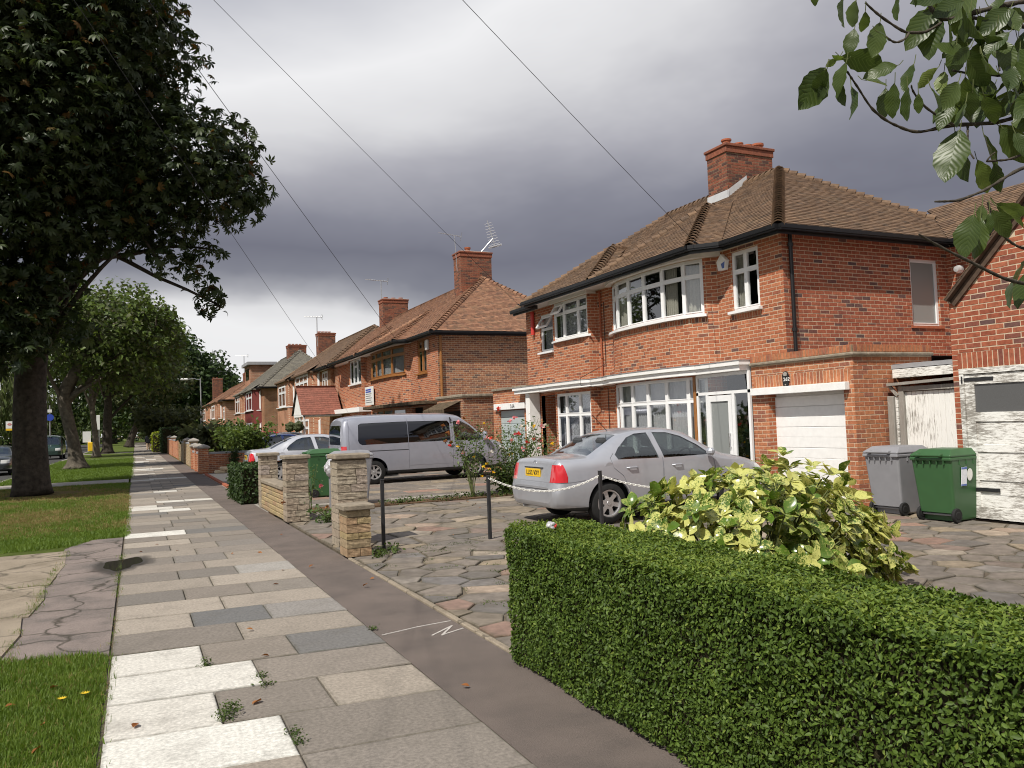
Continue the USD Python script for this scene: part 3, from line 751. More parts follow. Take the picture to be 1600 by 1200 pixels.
def window(parent, w, u0, u1, z0, z1, lights, transom=None, fr='white_frame', d=-.03, fw=.055, nets=None, drapes=(), open_lights=(), sill=True, glass='glass', room=.7, sill_mat=None, mid_d=0.0, seed=1, label=None, skip_transom=()):
    """Frame, panes, curtains and sill on a wall. lights: u fractions of the mullions. Returns the frame's path."""
    F = MB()
    us = [u0, *[u0 + (u1 - u0) * f for f in lights], u1]
    def member(a, b, c, e, dd0=-.05, dd1=.0, seg=1):
        w.block(F, a, b, c, e, d + dd0, d + dd1, nseg=seg)
    seg = max(1, len(us) - 1)
    for a, b in zip(us[:-1], us[1:]):
        for zz0, zz1 in ((z0, z0 + fw), (z1 - fw, z1)):
            member(a, b, zz0, zz1)
    for k, u in enumerate(us):
        a = u - (0 if k == 0 else fw * (1.0 if k == len(us) - 1 else .55)); b = u + (0 if k == len(us) - 1 else fw * (1.0 if k == 0 else .55))
        member(a, b, z0 + fw, z1 - fw, -.052, .004)
    zt = None if transom is None else z0 + (z1 - z0) * transom
    panes = []
    for k, (a, b) in enumerate(zip(us[:-1], us[1:])):
        ia, ib = a + fw * (1 if k == 0 else .55), b - fw * (1 if k == len(us) - 2 else .55)
        rows = [(z0 + fw, z1 - fw)] if zt is None or k in skip_transom else [(z0 + fw, zt - fw * .5), (zt + fw * .5, z1 - fw)]
        if len(rows) == 2:
            member(ia, ib, zt - fw * .5, zt + fw * .5, -.05, .002)
        for m, (c, e) in enumerate(rows):
            g = fw * .35                                            # the casement's own bead
            for (p, q, s_, t_) in ((ia, ib, c, c + g), (ia, ib, e - g, e), (ia, ia + g, c + g, e - g), (ib - g, ib, c + g, e - g)):
                if (k, m) not in open_lights:
                    w.block(F, p, q, s_, t_, d - .045, d + .010)
            panes.append((ia + g, ib - g, c + g, e - g, (k, m) in open_lights))
    fpath = obj('window', F, fr, parent, label=label)
    for a, b, c, e, op in panes:
        if op:                                                      # a top-hung light standing open
            hinge0, hinge1 = w.at(a, e, d), w.at(b, e, d)
            n = w.at((a + b) / 2, e, 1.0) - w.at((a + b) / 2, e, 0.0)
            ang = math.radians(34); h = e - c + .06
            down = n * math.sin(ang) * h - np.array([0, 0, 1]) * math.cos(ang) * h
            o = MB()
            A, B, C, D = hinge0, hinge1, hinge1 + down, hinge0 + down
            nn = np.cross(B - A, D - A); nn /= np.linalg.norm(nn)
            for p, q in ((A, B), (B, C), (C, D), (D, A)):
                o.bar(p, q, .045, .05, up=nn)
            obj('opening_light', o, fr, fpath)
            obj('pane', (np.array([A, B, C, D]), np.array([[0, 1, 2], [0, 2, 3]])), glass, fpath)
        else:
            obj('pane', (np.stack([w.at(a, c, d - .02), w.at(b, c, d - .02), w.at(b, e, d - .02), w.at(a, e, d - .02)]), np.array([[0, 1, 2], [0, 2, 3]])), glass, fpath)
    if nets:
        obj('curtain', curtain(w, u0 + .05, u1 - .05, z0 + .05, z1 - .03, d - .14, .02, 11 * (u1 - u0), seed), nets, fpath, smooth=True)
    for a, b, m in drapes:
        obj('curtain', curtain(w, u0 + (u1 - u0) * a, u0 + (u1 - u0) * b, z0 + .03, z1 - .03, d - .12, .03, 5, seed + 1), m, fpath, smooth=True)
    if sill:
        S = MB()
        n = max(1, (len(us) - 1) * 2)
        w.block(S, u0 - .06, u1 + .06, z0 - .055, z0 - .002, d - .02, .10 if sill is True else sill, nseg=n)
        obj('sill', S, sill_mat or fr, fpath)
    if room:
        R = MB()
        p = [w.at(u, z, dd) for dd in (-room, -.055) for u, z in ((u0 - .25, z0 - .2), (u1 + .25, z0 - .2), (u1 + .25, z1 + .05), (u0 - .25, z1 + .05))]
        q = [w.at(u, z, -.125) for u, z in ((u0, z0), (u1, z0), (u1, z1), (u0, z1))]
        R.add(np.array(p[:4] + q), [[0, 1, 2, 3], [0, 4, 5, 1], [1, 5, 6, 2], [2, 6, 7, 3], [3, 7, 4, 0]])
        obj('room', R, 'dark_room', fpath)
    return fpath
# ---------------------------------------------------------------- ground, road, pavement
def sheet_obj(name, poly, z, m, parent=W, kind='structure', th=.02, label=None):
    mb = MB().prism(poly, z - th, z)
    return obj(name, mb, m, parent, kind=kind, label=label)


PX0, PX1, PX2 = -.18, 1.67, 2.33                                   # pavement, tarmac strip, gardens
sheet_obj('ground', sbox(-900, -600, 900, 1600), -.20, 'soil')
sheet_obj('road', sbox(-11.0, -40, -4.75, 420), -.12, 'tarmac', th=.05)
sheet_obj('far_verge', sbox(-60, -40, -11.0, 420), 0.0, 'lawn', th=.15)
VER = sbox(-4.6, -20, PX0 - .02, 420)
CROSS = [(6.95, 13.2), (30.6, 33.2), (47.0, 49.4), (62, 64.5), (83, 85.5)]
for a, b in CROSS:
    VER = VER.difference(sbox(-4.7, a, 0, b))
VER = VER.difference(Polygon([(-.95, 13.1), (-.95, 13.5), (-.62, 14.25), (-.12, 14.25), (-.12, 13.1)]))
verge = sheet_obj('grass_verge', VER, -.012, 'lawn', th=.15)
sheet_obj('pavement_bed', sbox(PX0 - .02, -15, PX1, 200), -.022, 'bed', th=.1)
strip = sheet_obj('tarmac_strip', sbox(PX1 + .002, -15, PX2, 200), -.006, 'asphalt_strip', th=.1)
r = rng(3)
kb = thing('road_kerb', kind='structure')
for k, y in enumerate(np.arange(14, 110, .92)):
    obj('kerbstone', MB().rbox((-4.75, y, -.2), (-4.61, y + .91, .0 if not any(a < y < b for a, b in CROSS) else -.09), .012), 'concrete_grey', kb)

# the crossover beside the camera: concrete bays and a pinkish tarmac apron
xo = thing('vehicle_crossover', kind='structure')
obj('base', MB().box((-4.6, 6.6, -.16), (-.2, 14.3, -.014)), 'asphalt_pink', xo)
for a, b, c, d in ((7.02, 8.55, -4.6, -.93), (8.57, 10.25, -4.6, -.90), (10.27, 13.1, -4.6, -.88)):
    j = r.uniform(-.03, .03, 2)
    q = Polygon([(c, a + j[0]), (d, a), (d + .05, (a + b) / 2), (d - .02, b), (c, b + j[1])])
    obj('concrete_slab', MB().prism(q, -.1, -.001 + r.uniform(-.006, .004)), 'concrete', xo)
q = Polygon([(-.88, 7.0), (-.20, 6.72), (-.20, 14.25), (-.62, 14.25), (-.90, 13.6), (-.84, 10.3), (-.84, 8.4)])
obj('tarmac_apron', MB().prism(q, -.1, -.004), 'asphalt_pink', xo)
for a, b in CROSS[1:]:
    obj('concrete_slab', MB().prism(sbox(-4.6, a + .02, -.25, b - .02), -.1, -.003), 'concrete_grey', xo)

# flagstones, row by row, as the photograph lays them
pv = thing('pavement', kind='structure')
S = .075                                                            # rows lie slightly askew
ROWS = {-2: [(1.85, .1)], -1: [(.9, .55), (.95, .3)], 0: [(.9, .985), (.95, .15)], 1: [(.6, .97), (.62, .15), (.63, .57)], 2: [(.9, .985), (.95, .27)], 3: [(.6, .975), (.62, .0), (.63, .36)],
        4: [(.92, .15), (.93, .55)], 5: [(.6, .62), (.62, .37), (.63, .86)], 6: [(.9, .63), (.95, .57)], 7: [(.6, .76), (.62, .17), (.63, .73)], 8: [(.9, .56), (.95, .64)], 9: [(.6, .15), (.62, .74), (.63, .86)],
        10: [(.92, .22), (.93, .57)], 11: [(.6, .05), (.62, .3), (.63, .57)], 12: [(.9, .57), (.95, .27)], 13: [(.6, .15), (.62, .55), (.63, .3)], 14: [(.9, .63), (.95, .05)], 15: [(.6, .05), (.62, .55), (.63, .2)], 16: [(.9, .975), (.95, .4)]}
y0, nflag = 4.21, 0
flagR, flagC = [], []
pick = [.05, .15, .3, .55, .57, .25, .73, .0, .6, .4, .78, .1]
ys = {}
for k in range(-4, 320):
    dep = .61 if k < 60 else 1.22
    ys[k] = (4.21 + .612 * k) if k < 60 else 4.21 + .612 * 60 + 1.224 * (k - 60)
for k in range(-4, 170):
    ya, yb = ys[k] + .005, ys[k + 1] - .006
    row = ROWS.get(k)
    if row is None:
        lay = [(.9, .95), (.6, .62, .63)][k % 2] if r.random() < .8 else (.75, .6, .5)
        row = [(wd, float(r.choice([.93, .95, .66, .64]) if r.random() < .06 else r.choice(pick))) for wd in lay]
        if k in (23, 24, 27, 33, 36, 44, 45, 52, 60, 61, 70, 71):
            row = [(wd, float(r.choice([.94, .64, .66, .97]))) for wd, _ in row]
    x = PX0
    for wd, col in row:
        xa, xb = x + .004, min(x + wd - .004, PX1 - .003)
        x += wd
        t = r.normal(0, .0028, 4)
        top = np.array([[xa, ya - S * xa, t[0]], [xb, ya - S * xb, t[1]], [xb, yb - S * xb, t[2]], [xa, yb - S * xa, t[3]]])
        cen = top.mean(0); ch = .005
        hi = top + (cen - top) / np.linalg.norm(cen - top, axis=1, keepdims=True) * ch * 1.6
        mid = top + (cen - top) / np.linalg.norm(cen - top, axis=1, keepdims=True) * .06
        lo = top - [0, 0, ch]; bt = top - [0, 0, .05]
        flagR.append(np.vstack([mid, hi, lo, bt])); flagC.append(min(max(col + r.uniform(-.02, .02), 0), 1))
_a = np.arange(4); _b = (_a + 1) % 4
FF = quads(np.vstack([[[0, 1, 2, 3]], *[np.stack([_a + o, _a + o + 4, _b + o + 4, _b + o], 1) for o in (0, 4, 8)]]))
pieces(np.array(flagR), np.array(flagC), FF, 'flagstone', 'far_flagstones', 'flagstone', pv, 290, edge=np.array([0.] * 4 + [1.] * 12))

# chalk marks sprayed on the tarmac strip
mk = thing('paint_mark', 'thin white sprayed line and zigzag on the tarmac strip by the hedge', 'paint mark')
def mark(pts, wd, nm):
    p = np.asarray(pts, float)
    L = LineString(p).buffer(wd / 2, cap_style=2)
    obj(nm, MB().prism(L, -.0055, -.0025), 'chalk', mk)
mark([(1.70, 6.15), (2.02, 6.24), (2.31, 6.28)], .016, 'line')
mark([(2.03, 5.93), (2.26, 6.12), (2.10, 5.90), (2.31, 6.0)], .017, 'zigzag')

# edging between strip and forecourts, forecourt of crazy paving
ed = thing('garden_edging', kind='structure')
for y in np.arange(4.0, 9.9, .91):
    obj('edging_stone', MB().rbox((PX2 + .002, y, -.12), (PX2 + .052, min(y + .9, 9.9), .012 + r.uniform(-.004, .004)), .008), 'concrete', ed)
dv = thing('driveway', kind='structure')
obj('joint_bed', MB().prism(Polygon([(2.385, 4.0), (2.385, 15.85), (10.9, 16.1), (15.0, 16.1), (15, -4), (2.9, -4), (2.9, 4.0)]), -.1, -.014), 'bed', dv)
r = rng(11)
pts = []
area = Polygon([(2.40, 5.0), (2.40, 15.8), (10.95, 16.05), (11.6, 8.0), (10.55, 7.7), (10.55, -1), (3.0, -1), (2.95, 5.0)])
pts = []
for _ in range(26000):
    p = np.array([r.uniform(2.3, 11.7), r.uniform(-1, 16.2)])
    dmin = .31 if p[1] < 10 else .46
    if all((p[0] - q[0]) ** 2 + (p[1] - q[1]) ** 2 > dmin ** 2 for q in pts[-1200:]):
        pts.append(p)
    if len(pts) > 1100:
        break
vor = voronoi_diagram(MultiPoint(pts), envelope=area.buffer(2))
cs, cr, cf, ce, re_ = [], [], [], [], []
for g in vor.geoms:
    g = g.intersection(area)
    g = g.buffer(-.014, join_style=2)
    if g.is_empty or g.geom_type != 'Polygon' or g.area < .02:
        continue
    g = g.simplify(.03)
    c = np.array(g.exterior.coords)[:-1]
    if len(c) < 3 or len(c) > 9:
        continue
    c = c + r.normal(0, .012, c.shape)
    if not Polygon(c).is_valid:
        continue
    g = Polygon(c)
    if g.exterior.is_ccw is False:
        c = c[::-1]
    m = len(c); cen = c.mean(0)
    tilt = r.normal(0, .012, 2); h = r.uniform(-.004, .008)
    zt = lambda q: h + (q - cen) @ tilt
    inn = c + (cen - c) * .035
    inn2 = c + (cen - c) * .30
    v = np.vstack([np.column_stack([inn, zt(inn)]), np.column_stack([c, zt(c) - .007]), np.column_stack([c, np.full(m, -.05)]), [[*cen, h]], np.column_stack([inn2, zt(inn2)])])
    i = np.arange(m); k = (i + 1) % m
    f = np.vstack([np.stack([i + 3 * m + 1, k + 3 * m + 1, np.full(m, 3 * m)], 1), quads(np.stack([i + 3 * m + 1, i, k, k + 3 * m + 1], 1)), quads(np.stack([i, i + m, k + m, k], 1)), quads(np.stack([i + m, i + 2 * m, k + 2 * m, k + m], 1))])
    cs.append(v); cf.append(f); cr.append(r.random()); ce.append(np.concatenate([np.full(3 * m, 1.), np.zeros(m + 1)]))
d = np.array([np.linalg.norm(v.mean(0) - EYE) for v in cs])
order = np.argsort(d)
rest = MB()
nn = 0
for i in order:
    vis = (cs[i].mean(0) - EYE) @ CM.T
    if nn < 280 and -vis[2] > 1 and abs(vis[0]) < -vis[2] * .66:
        obj('paving_stone', (cs[i], cf[i]), 'crazy_stone', dv, rnd=cr[i], edge=ce[i]); nn += 1
    else:
        rest.add(cs[i], cf[i], cr[i]); re_.append(ce[i])
obj('far_paving_stones', rest, 'crazy_stone', dv, kind='stuff', edge=np.concatenate(re_))
# the neighbour's drive beyond the weedy strip
dn = thing('neighbour_driveway', kind='structure')
obj('concrete_base', MB().prism(sbox(2.34, 16.62, 10.9, 42), -.1, -.012), 'concrete_grey', dn)
r = rng(17); mb = MB()
for y in np.arange(16.7, 28, .62):
    x = 2.4
    while x < 10.6:
        wd = r.uniform(.5, 1.0)
        mb.rbox((x, y, -.05), (x + wd - .02, y + .60, r.uniform(-.004, .003)), .01, rnd=r.random()); x += wd
obj('paving_slabs', mb, 'crazy_stone', dn, kind='stuff')
sheet_obj('planting_strip', Polygon([(2.36, 15.95), (11, 16.14), (11, 16.62), (2.36, 16.6)]), .01, 'soil', th=.1)
obj('bed_kerb', MB().rbox((3.2, 16.60, -.05), (10.8, 16.72, .07), .02), 'concrete_grey', dn)
sheet_obj('far_gardens', sbox(PX2 + .01, 42, 60, 300), -.02, 'lawn', th=.1)
sheet_obj('side_ground', sbox(10.9, -20, 60, 42), -.02, 'concrete_grey', th=.05)
sheet_obj('gravel_patch', Polygon([(2.45, 22.5), (2.45, 33.2), (6, 33.2), (6, 28.5), (3.5, 22.5)]), .0, 'gravel', th=.05)

# puddle where the apron meets the flags
a = np.linspace(0, 2 * np.pi, 40, endpoint=False); r = rng(5)
rr = 1 + .22 * np.sin(2 * a + .6) + .14 * np.sin(3 * a) + .07 * np.sin(7 * a + 2)
pd = thing('puddle', 'small dark rain puddle between the pink tarmac and the flagstones', 'puddle')
ring = lambda k: np.column_stack([-.18 + .40 * k * rr * np.cos(a), 11.2 + .85 * k * rr * np.sin(a), np.full(40, .0085)])
i_ = np.arange(40); k_ = (i_ + 1) % 40
obj('wet_stain', (np.vstack([ring(1.), ring(.45), [[-.18, 11.2, .0085]]]), np.vstack([quads(np.stack([i_, k_, k_ + 40, i_ + 40], 1)), np.stack([i_ + 40, k_ + 40, np.full(40, 80)], 1)])), 'wet_edge', pd, edge=np.concatenate([np.full(40, -.35), np.full(41, .95)]))
obj('water', MB().prism(Polygon(np.column_stack([-.17 + .19 * rr * np.cos(a), 11.25 + .50 * rr * np.sin(a)])), .0088, .0105), 'water', pd)
# ---------------------------------------------------------------- houses
def brick_wall(parent, path, z0, z1, holes, seed, brick='brick_red', most=0, mortar='mortar', soldier=None, reveal=.12, name='wall', label=None, u0=0.0):
    w = path if isinstance(path, Wall) else Wall(path)
    hs = [(a, b, c, d) for a, b, c, d in holes]
    p = obj(name, sheet(w, z0, z1, hs, reveal=reveal), mortar, parent, label=label)
    if hs:
        obj('reveals', reveals(w, hs, reveal=reveal), 'wall_brick', parent)
    c, rn = brick_faces(w, z0 + .005, z1, hs, rng(seed), soldier=soldier, u0=u0)
    pieces(c, rn, BF, 'brick', 'brickwork', brick, p, most)
    return w, p


def gutter(parent, pts, z=4.95, mat_='gutter_black'):
    """Gutter and fascia board along an eave."""
    g, f = MB(), MB()
    p = np.asarray(pts, float)
    for a, b in zip(p[:-1], p[1:]):
        d = (b - a) / np.linalg.norm(b - a); n = np.array([d[1], -d[0]])   # outwards when the path runs as walls do
        A, B = np.array([*(a + n * .05), z + .035]), np.array([*(b + n * .05), z + .035])
        g.bar(A - [*(d * .02), 0], B + [*(d * .02), 0], .115, .075)
        g.bar(A - [*(d * .02), .05], B + [*(d * .02), -.05], .08, .04)
        f.bar([*(a - n * .014), z - .03], [*(b - n * .014), z - .03], .022, .12)
    obj('gutter', g, mat_, parent)
    obj('fascia', f, mat_, parent)


def downpipe(parent, x, y, z0, z1, m='gutter_black', r=.038):
    mb = MB().tube([(x, y, z0), (x, y, z1)], r, 10)
    for z in np.arange(z0 + .5, z1, 1.6):
        mb.lathe([(r, z), (r + .014, z), (r + .014, z + .06), (r, z + .06)], (x, y, 0), n=10)
    return obj('downpipe', mb, m, parent)


def roof_slope(parent, polys, m, seed, most=0, gauge=.10, w=.165):
    base = MB()
    for p in polys:
        slope_sheet(base, p)
    rp = obj('roof', base, 'slat_dark', parent)
    cs, rs = [], []
    for k, p in enumerate(polys):
        c, q = tile_corners(p, rng(seed + k), w, gauge)
        cs.append(c); rs.append(q)
    pieces(np.concatenate(cs), np.concatenate(rs), BF, 'roof_tile', 'tiling', m, rp, most)
    return rp


def hips(rp, lines, m, one_by_one=True, seed=2, rad=.125, step=.2):
    r = rng(seed); rest = MB()
    for a, b in lines:
        for v, f in hip_tiles(a, b, 1, rad=rad, step=step):
            if one_by_one:
                obj('hip_tile', (v, f), m, rp, rnd=float(r.random()))
            else:
                rest.add(v, f, r.random())
    if not one_by_one:
        obj('hip_tiles', rest, m, rp, kind='stuff')


def chimney(parent, x0, x1, y0, y1, z0, z1, pots, brick='brick_chimney', most=0, aerials=()):
    w = Wall([(x0, y1), (x0, y0), (x1, y0), (x1, y1), (x0 + .01, y1)])
    p = obj('chimney', sheet(w, z0, z1, []), 'mortar_dark', parent)
    c, rn = brick_faces(w, z0, z1 - .23, [], rng(77))
    pieces(c, rn, BF, 'brick', 'brickwork', brick, p, most)
    band = MB()
    band.rbox((x0 - .03, y0 - .03, z1 - .23), (x1 + .03, y1 + .03, z1 - .075), .008, .3)
    band.rbox((x0 - .06, y0 - .06, z1 - .074), (x1 + .06, y1 + .06, z1), .012, .45)
    obj('chimney_cap', band, brick, p)
    fl = MB()
    for k, (fx, fy, rr, hh) in enumerate(pots):
        x, y = x0 + fx * (x1 - x0), y0 + fy * (y1 - y0)
        m = MB().lathe([(rr * .9, z1 - .02), (rr * .86, z1 + hh * .7), (rr * 1.08, z1 + hh * .75), (rr * 1.08, z1 + hh), (rr * .82, z1 + hh), (rr * .8, z1 + .02)], (x, y, 0), n=18)
        obj('chimney_pot', m, 'terracotta', p)
    fl.rbox((x0 + .03, y0 + .03, z1), (x1 - .03, y1 - .03, z1 + .04), .02)
    obj('flaunching', fl, 'concrete_grey', p)
    for a in aerials:
        obj('tv_aerial', a, 'aerial', parent)
    return p


def yagi(base, top, direction, n=8, L=1.0, el=.36, w=.012, el_dir=None):
    """A roof aerial: mast, boom and rods."""
    m = MB()
    base, top = np.asarray(base, float), np.asarray(top, float)
    d = np.asarray(direction, float); d /= np.linalg.norm(d)
    e = np.cross(d, [0, 0, 1.]) if el_dir is None else np.asarray(el_dir, float)
    e /= np.linalg.norm(e)
    m.tube([base, top], w * 1.2, 6)
    m.tube([top - d * .3 * L, top + d * .7 * L], w, 6)
    for k in range(n):
        c = top + d * L * (-.22 + .9 * k / n)
        q = el * (1 - .4 * k / n)
        m.tube([c - e * q / 2, c + e * q / 2], w * .6, 5)
    c = top - d * .3 * L; up = np.cross(e, d)
    for s in (-1, 1):
        for t in (.05, .13):
            m.tube([c + up * s * t * 1.2 - e * el * .6, c + up * s * t * 1.2 + e * el * .6], w * .6, 5)
    return m


def shell_slab(parent, poly, z0, z1, m, name):
    return obj(name, MB().prism(poly, z0, z1), m, parent)


# ================= the near pair: brick semi-detached houses with bowed bays
H1 = thing('semi_detached_house', 'red brick semi-detached pair with bowed white bays, white porch and brown hip roof, nearest', 'house', group=None)
XF = 11.0
BOW = [(11, 17.25), (10.82, 17.08), (10.62, 16.72), (10.50, 16.2), (10.46, 15.2), (10.50, 14.3), (10.62, 13.75), (10.82, 13.4), (11, 13.25)]
front = Wall([(11, 22.3), (11, 20.12), (10.74, 20.08), (10.74, 18.1), (11, 18.06), *BOW, (11, 11.38)])
u = front.u_of
def uu(y):                                                          # u on the front wall for a given distance along the street
    return u(y)
upL = (uu(20.03), uu(18.15), 3.82, 4.87)
upL2 = (uu(21.35), uu(20.55), 3.62, 4.72)
bay_up = (uu(17.02), uu(13.45), 3.70, 4.87)
small = (uu(12.80), uu(12.02), 3.66, 4.86)
loL = (uu(20.03), uu(18.15), .78, 2.33)
bay_lo = (uu(17.02), uu(13.45), .74, 2.41)
door_rec = (uu(21.45), uu(20.5), 0, 2.32)
porch_h = (uu(13.24), uu(12.05), 0, 2.40)
sold = [(a - .05, b + .05, c - .17, c - .06) for a, b, c, d in (upL, bay_up, small)]
_, fw_ = brick_wall(H1, front, 0, 4.98, [upL, upL2, bay_up, small, loL, bay_lo, door_rec, porch_h], 5, brick='brick_front', most=60, soldier=sold, name='front_wall')
side = Wall([(11, 11.38), (15.55, 11.38)])
stair = (3.42, 4.27, 3.27, 4.66)
_, sw_ = brick_wall(H1, side, 0, 4.98, [stair], 6, most=110, name='side_wall')
wing = Wall([(15.55, 11.38), (15.55, 4.5)])
brick_wall(H1, wing, 0, 4.98, [], 7, most=0, name='rear_wing_wall')
for pth in ([(11, 22.3), (18, 22.3)], ):
    obj('party_end_wall', sheet(Wall(pth[::-1]), 0, 4.98, []), 'wall_brick', H1)
obj('rear_wall', MB().quad((18, 11.4, 0), (18, 22.3, 0), (18, 22.3, 5), (18, 11.4, 5)), 'wall_brick', H1)

# windows of the front
def ls(ys, h):
    return [(uu(y) - h[0]) / (h[1] - h[0]) for y in ys]
BL = [16.5, 15.86, 15.2, 14.52, 13.88]
wf = front
window(H1, wf, *bay_up, ls(BL, bay_up), .70, seed=3, drapes=((.01, .27, 'drape'), (.70, .80, 'drape'), (.84, .99, 'drape')), label='wide bowed white window with five lights on the upper floor')
window(H1, wf, *bay_lo, ls(BL, bay_lo), .70, seed=4, nets='net', label='bowed white window with net curtains on the ground floor')
window(H1, wf, *small, [.5], .66, seed=5, drapes=((.02, .36, 'drape'),))
window(H1, wf, *upL, [.30, .72], .70, nets='lace', open_lights=((0, 1),), seed=6)
window(H1, wf, *upL2, [], .62, nets='lace', open_lights=((0, 1),), seed=7)
window(H1, wf, *loL, [.28, .68], .62, nets='lace', seed=8)
# tall stair window on the flank
window(H1, side, *stair, [], None, d=-.05, fw=.05, sill=.03, sill_mat='terracotta', glass='frosted_pale', room=0, label='tall frosted stair window in the flank wall')

# white band over the ground floor: canopy following the bay
cy = Polygon([(11.02, 22.4), (10.48, 22.4), (10.48, 20.1), (10.40, 20.0), (10.40, 18.1), (10.55, 17.9), (10.50, 17.2), (10.30, 16.6), (10.22, 15.8), (10.22, 14.4), (10.30, 13.8), (10.42, 13.4), (10.42, 12.05), (11.02, 12.05)])
shell_slab(H1, cy, 2.535, 2.615, 'white_paint', 'canopy')
shell_slab(H1, cy.buffer(-.045, join_style=2), 2.43, 2.534, 'white_paint', 'canopy_fascia')
shell_slab(H1, cy.buffer(.012, join_style=2), 2.616, 2.628, 'lead', 'canopy_lead')

# porch: white frame, transom light, door with sidelights
def porch():
    w = Wall([(10.66, 13.68), (10.66, 12.06)])
    F = MB()
    def m(a, b, c, e, d0=-.05, d1=.0):
        w.block(F, a, b, c, e, d0, d1)
    L = w.L
    m(0, L, 2.36, 2.425); m(0, L, 2.0, 2.06); m(0, L, 0.02, .10)
    for a, b in ((0, .06), (L - .06, L)):
        m(a, b, .10, 2.36)
    m(.30, .36, .10, 2.0); m(1.10, 1.17, .10, 2.0)
    m(.06, .30, .62, .68); m(1.17, L - .06, .62, .68)
    m(.06, .30, .10, .62, -.04, -.015); m(1.17, L - .06, .10, .55, -.04, -.015)
    fp = obj('porch_frame', F, 'white_frame', H1)
    for a, b, c, e, g in ((.06, L - .06, 2.06, 2.36, 'glass'), (.06, .30, .68, 2.0, 'glass'), (1.17, L - .06, .68, 2.0, 'glass')):
        obj('pane', (np.stack([w.at(a, c, -.02), w.at(b, c, -.02), w.at(b, e, -.02), w.at(a, e, -.02)]), np.array([[0, 1, 2], [0, 2, 3]])), g, fp)
    D = MB()
    for a, b, c, e in ((.37, .46, .05, 1.98), (1.0, 1.09, .05, 1.98), (.46, 1.0, 1.86, 1.98), (.46, 1.0, .05, .22), (.46, 1.0, .52, .60)):
        w.block(D, a, b, c, e, -.03, .015)
    dp = obj('front_door', D, 'white_frame', H1)
    obj('pane', MB().quad(*[w.at(u_, z, -.01) for u_, z in ((.46, .60), (1.0, .60), (1.0, 1.86), (.46, 1.86))]), 'frosted_pale', dp)
    obj('lower_panel', MB().quad(*[w.at(u_, z, -.01) for u_, z in ((.46, .22), (1.0, .22), (1.0, .52), (.46, .52))]), 'frosted', dp)
    h = MB().tube([w.at(1.045, .95, .02), w.at(1.045, .95, .06), w.at(1.045, 1.22, .06), w.at(1.045, 1.22, .02)], .011, 6)
    obj('handle', h, 'chrome', dp)
    obj('letter_box', MB().mesh(trimesh.creation.box([.02, .24, .05]), trimesh.transformations.translation_matrix(w.at(1.36, .60, .01))), 'alloy', dp)
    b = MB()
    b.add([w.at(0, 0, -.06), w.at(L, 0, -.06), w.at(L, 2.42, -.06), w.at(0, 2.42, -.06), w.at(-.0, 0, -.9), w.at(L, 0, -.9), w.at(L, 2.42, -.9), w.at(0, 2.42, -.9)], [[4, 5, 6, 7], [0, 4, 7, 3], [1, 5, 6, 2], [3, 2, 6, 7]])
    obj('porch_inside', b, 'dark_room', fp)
    j = MB().rbox((10.64, 13.69, 0), (10.72, 13.77, 2.43), .01)
    obj('porch_post', j, 'brown_frame', fp)
porch()
# recessed doorway of the left half with white pillar
R = MB(); w = front
a, b = door_rec[0], door_rec[1]
for q in (a, b):
    R.quad(w.at(q, 0, -.004), w.at(q, 2.32, -.004), w.at(q, 2.32, -.95), w.at(q, 0, -.95))
obj('recess_wall', R, 'wall_brick', H1)
D = MB(); w.block(D, a, b, 0, 2.32, -.95, -.9)
obj('front_door', D, 'brown_frame', H1, label='shaded front door in the recessed doorway')
fr = MB(); w.block(fr, b - .13, b - .02, 0, 2.32, -.35, -.26); w.block(fr, b - .42, b - .13, 0, .7, -.33, -.28)
obj('door_frame', fr, 'white_paint', H1)
obj('pillar', MB().rbox((10.62, 21.52, 0), (10.98, 21.78, 2.43), .012), 'white_paint', H1)
obj('doorway_ceiling', MB().box((11.0, 20.4, 2.32), (12, 21.6, 2.36)), 'soffit', H1)

# left garage, blue-grey door
gl = Wall([(10.8, 24.6), (10.8, 21.95)])
brick_wall(H1, gl, 0, 2.62, [(.42, 2.36, 0, 1.98)], 9, brick='brick_orange', name='left_garage_wall', reveal=.1)
obj('left_lintel', MB().rbox((10.70, 22.05, 1.99), (10.80, 24.35, 2.19), .008), 'white_paint', H1)
obj('left_parapet', MB().rbox((10.74, 21.95, 2.62), (11.1, 24.6, 2.70), .01), 'coping', H1)
P = MB()
for k in range(9):
    P.rbox((10.88, 22.26, .02 + k * .217), (10.91, 24.2, .02 + k * .217 + .210), .012)
obj('garage_door', P, 'grey_door', H1, label='blue-grey slatted garage door of the left half')
t = meshkit.text_mesh('164', .12, .006)
obj('house_number', MB().mesh(t, frame((10.699, 23.05, 2.03), (0, -1, 0), (0, 0, 1), (-1, 0, 0))), 'ink', H1)
obj('left_garage_roof', MB().quad((10.8, 21.95, 2.6), (16, 21.95, 2.6), (16, 24.6, 2.6), (10.8, 24.6, 2.6)), 'lead', H1)
obj('left_garage_flank', MB().quad((10.8, 24.6, 0), (16, 24.6, 0), (16, 24.6, 2.6), (10.8, 24.6, 2.6)), 'wall_brick', H1)

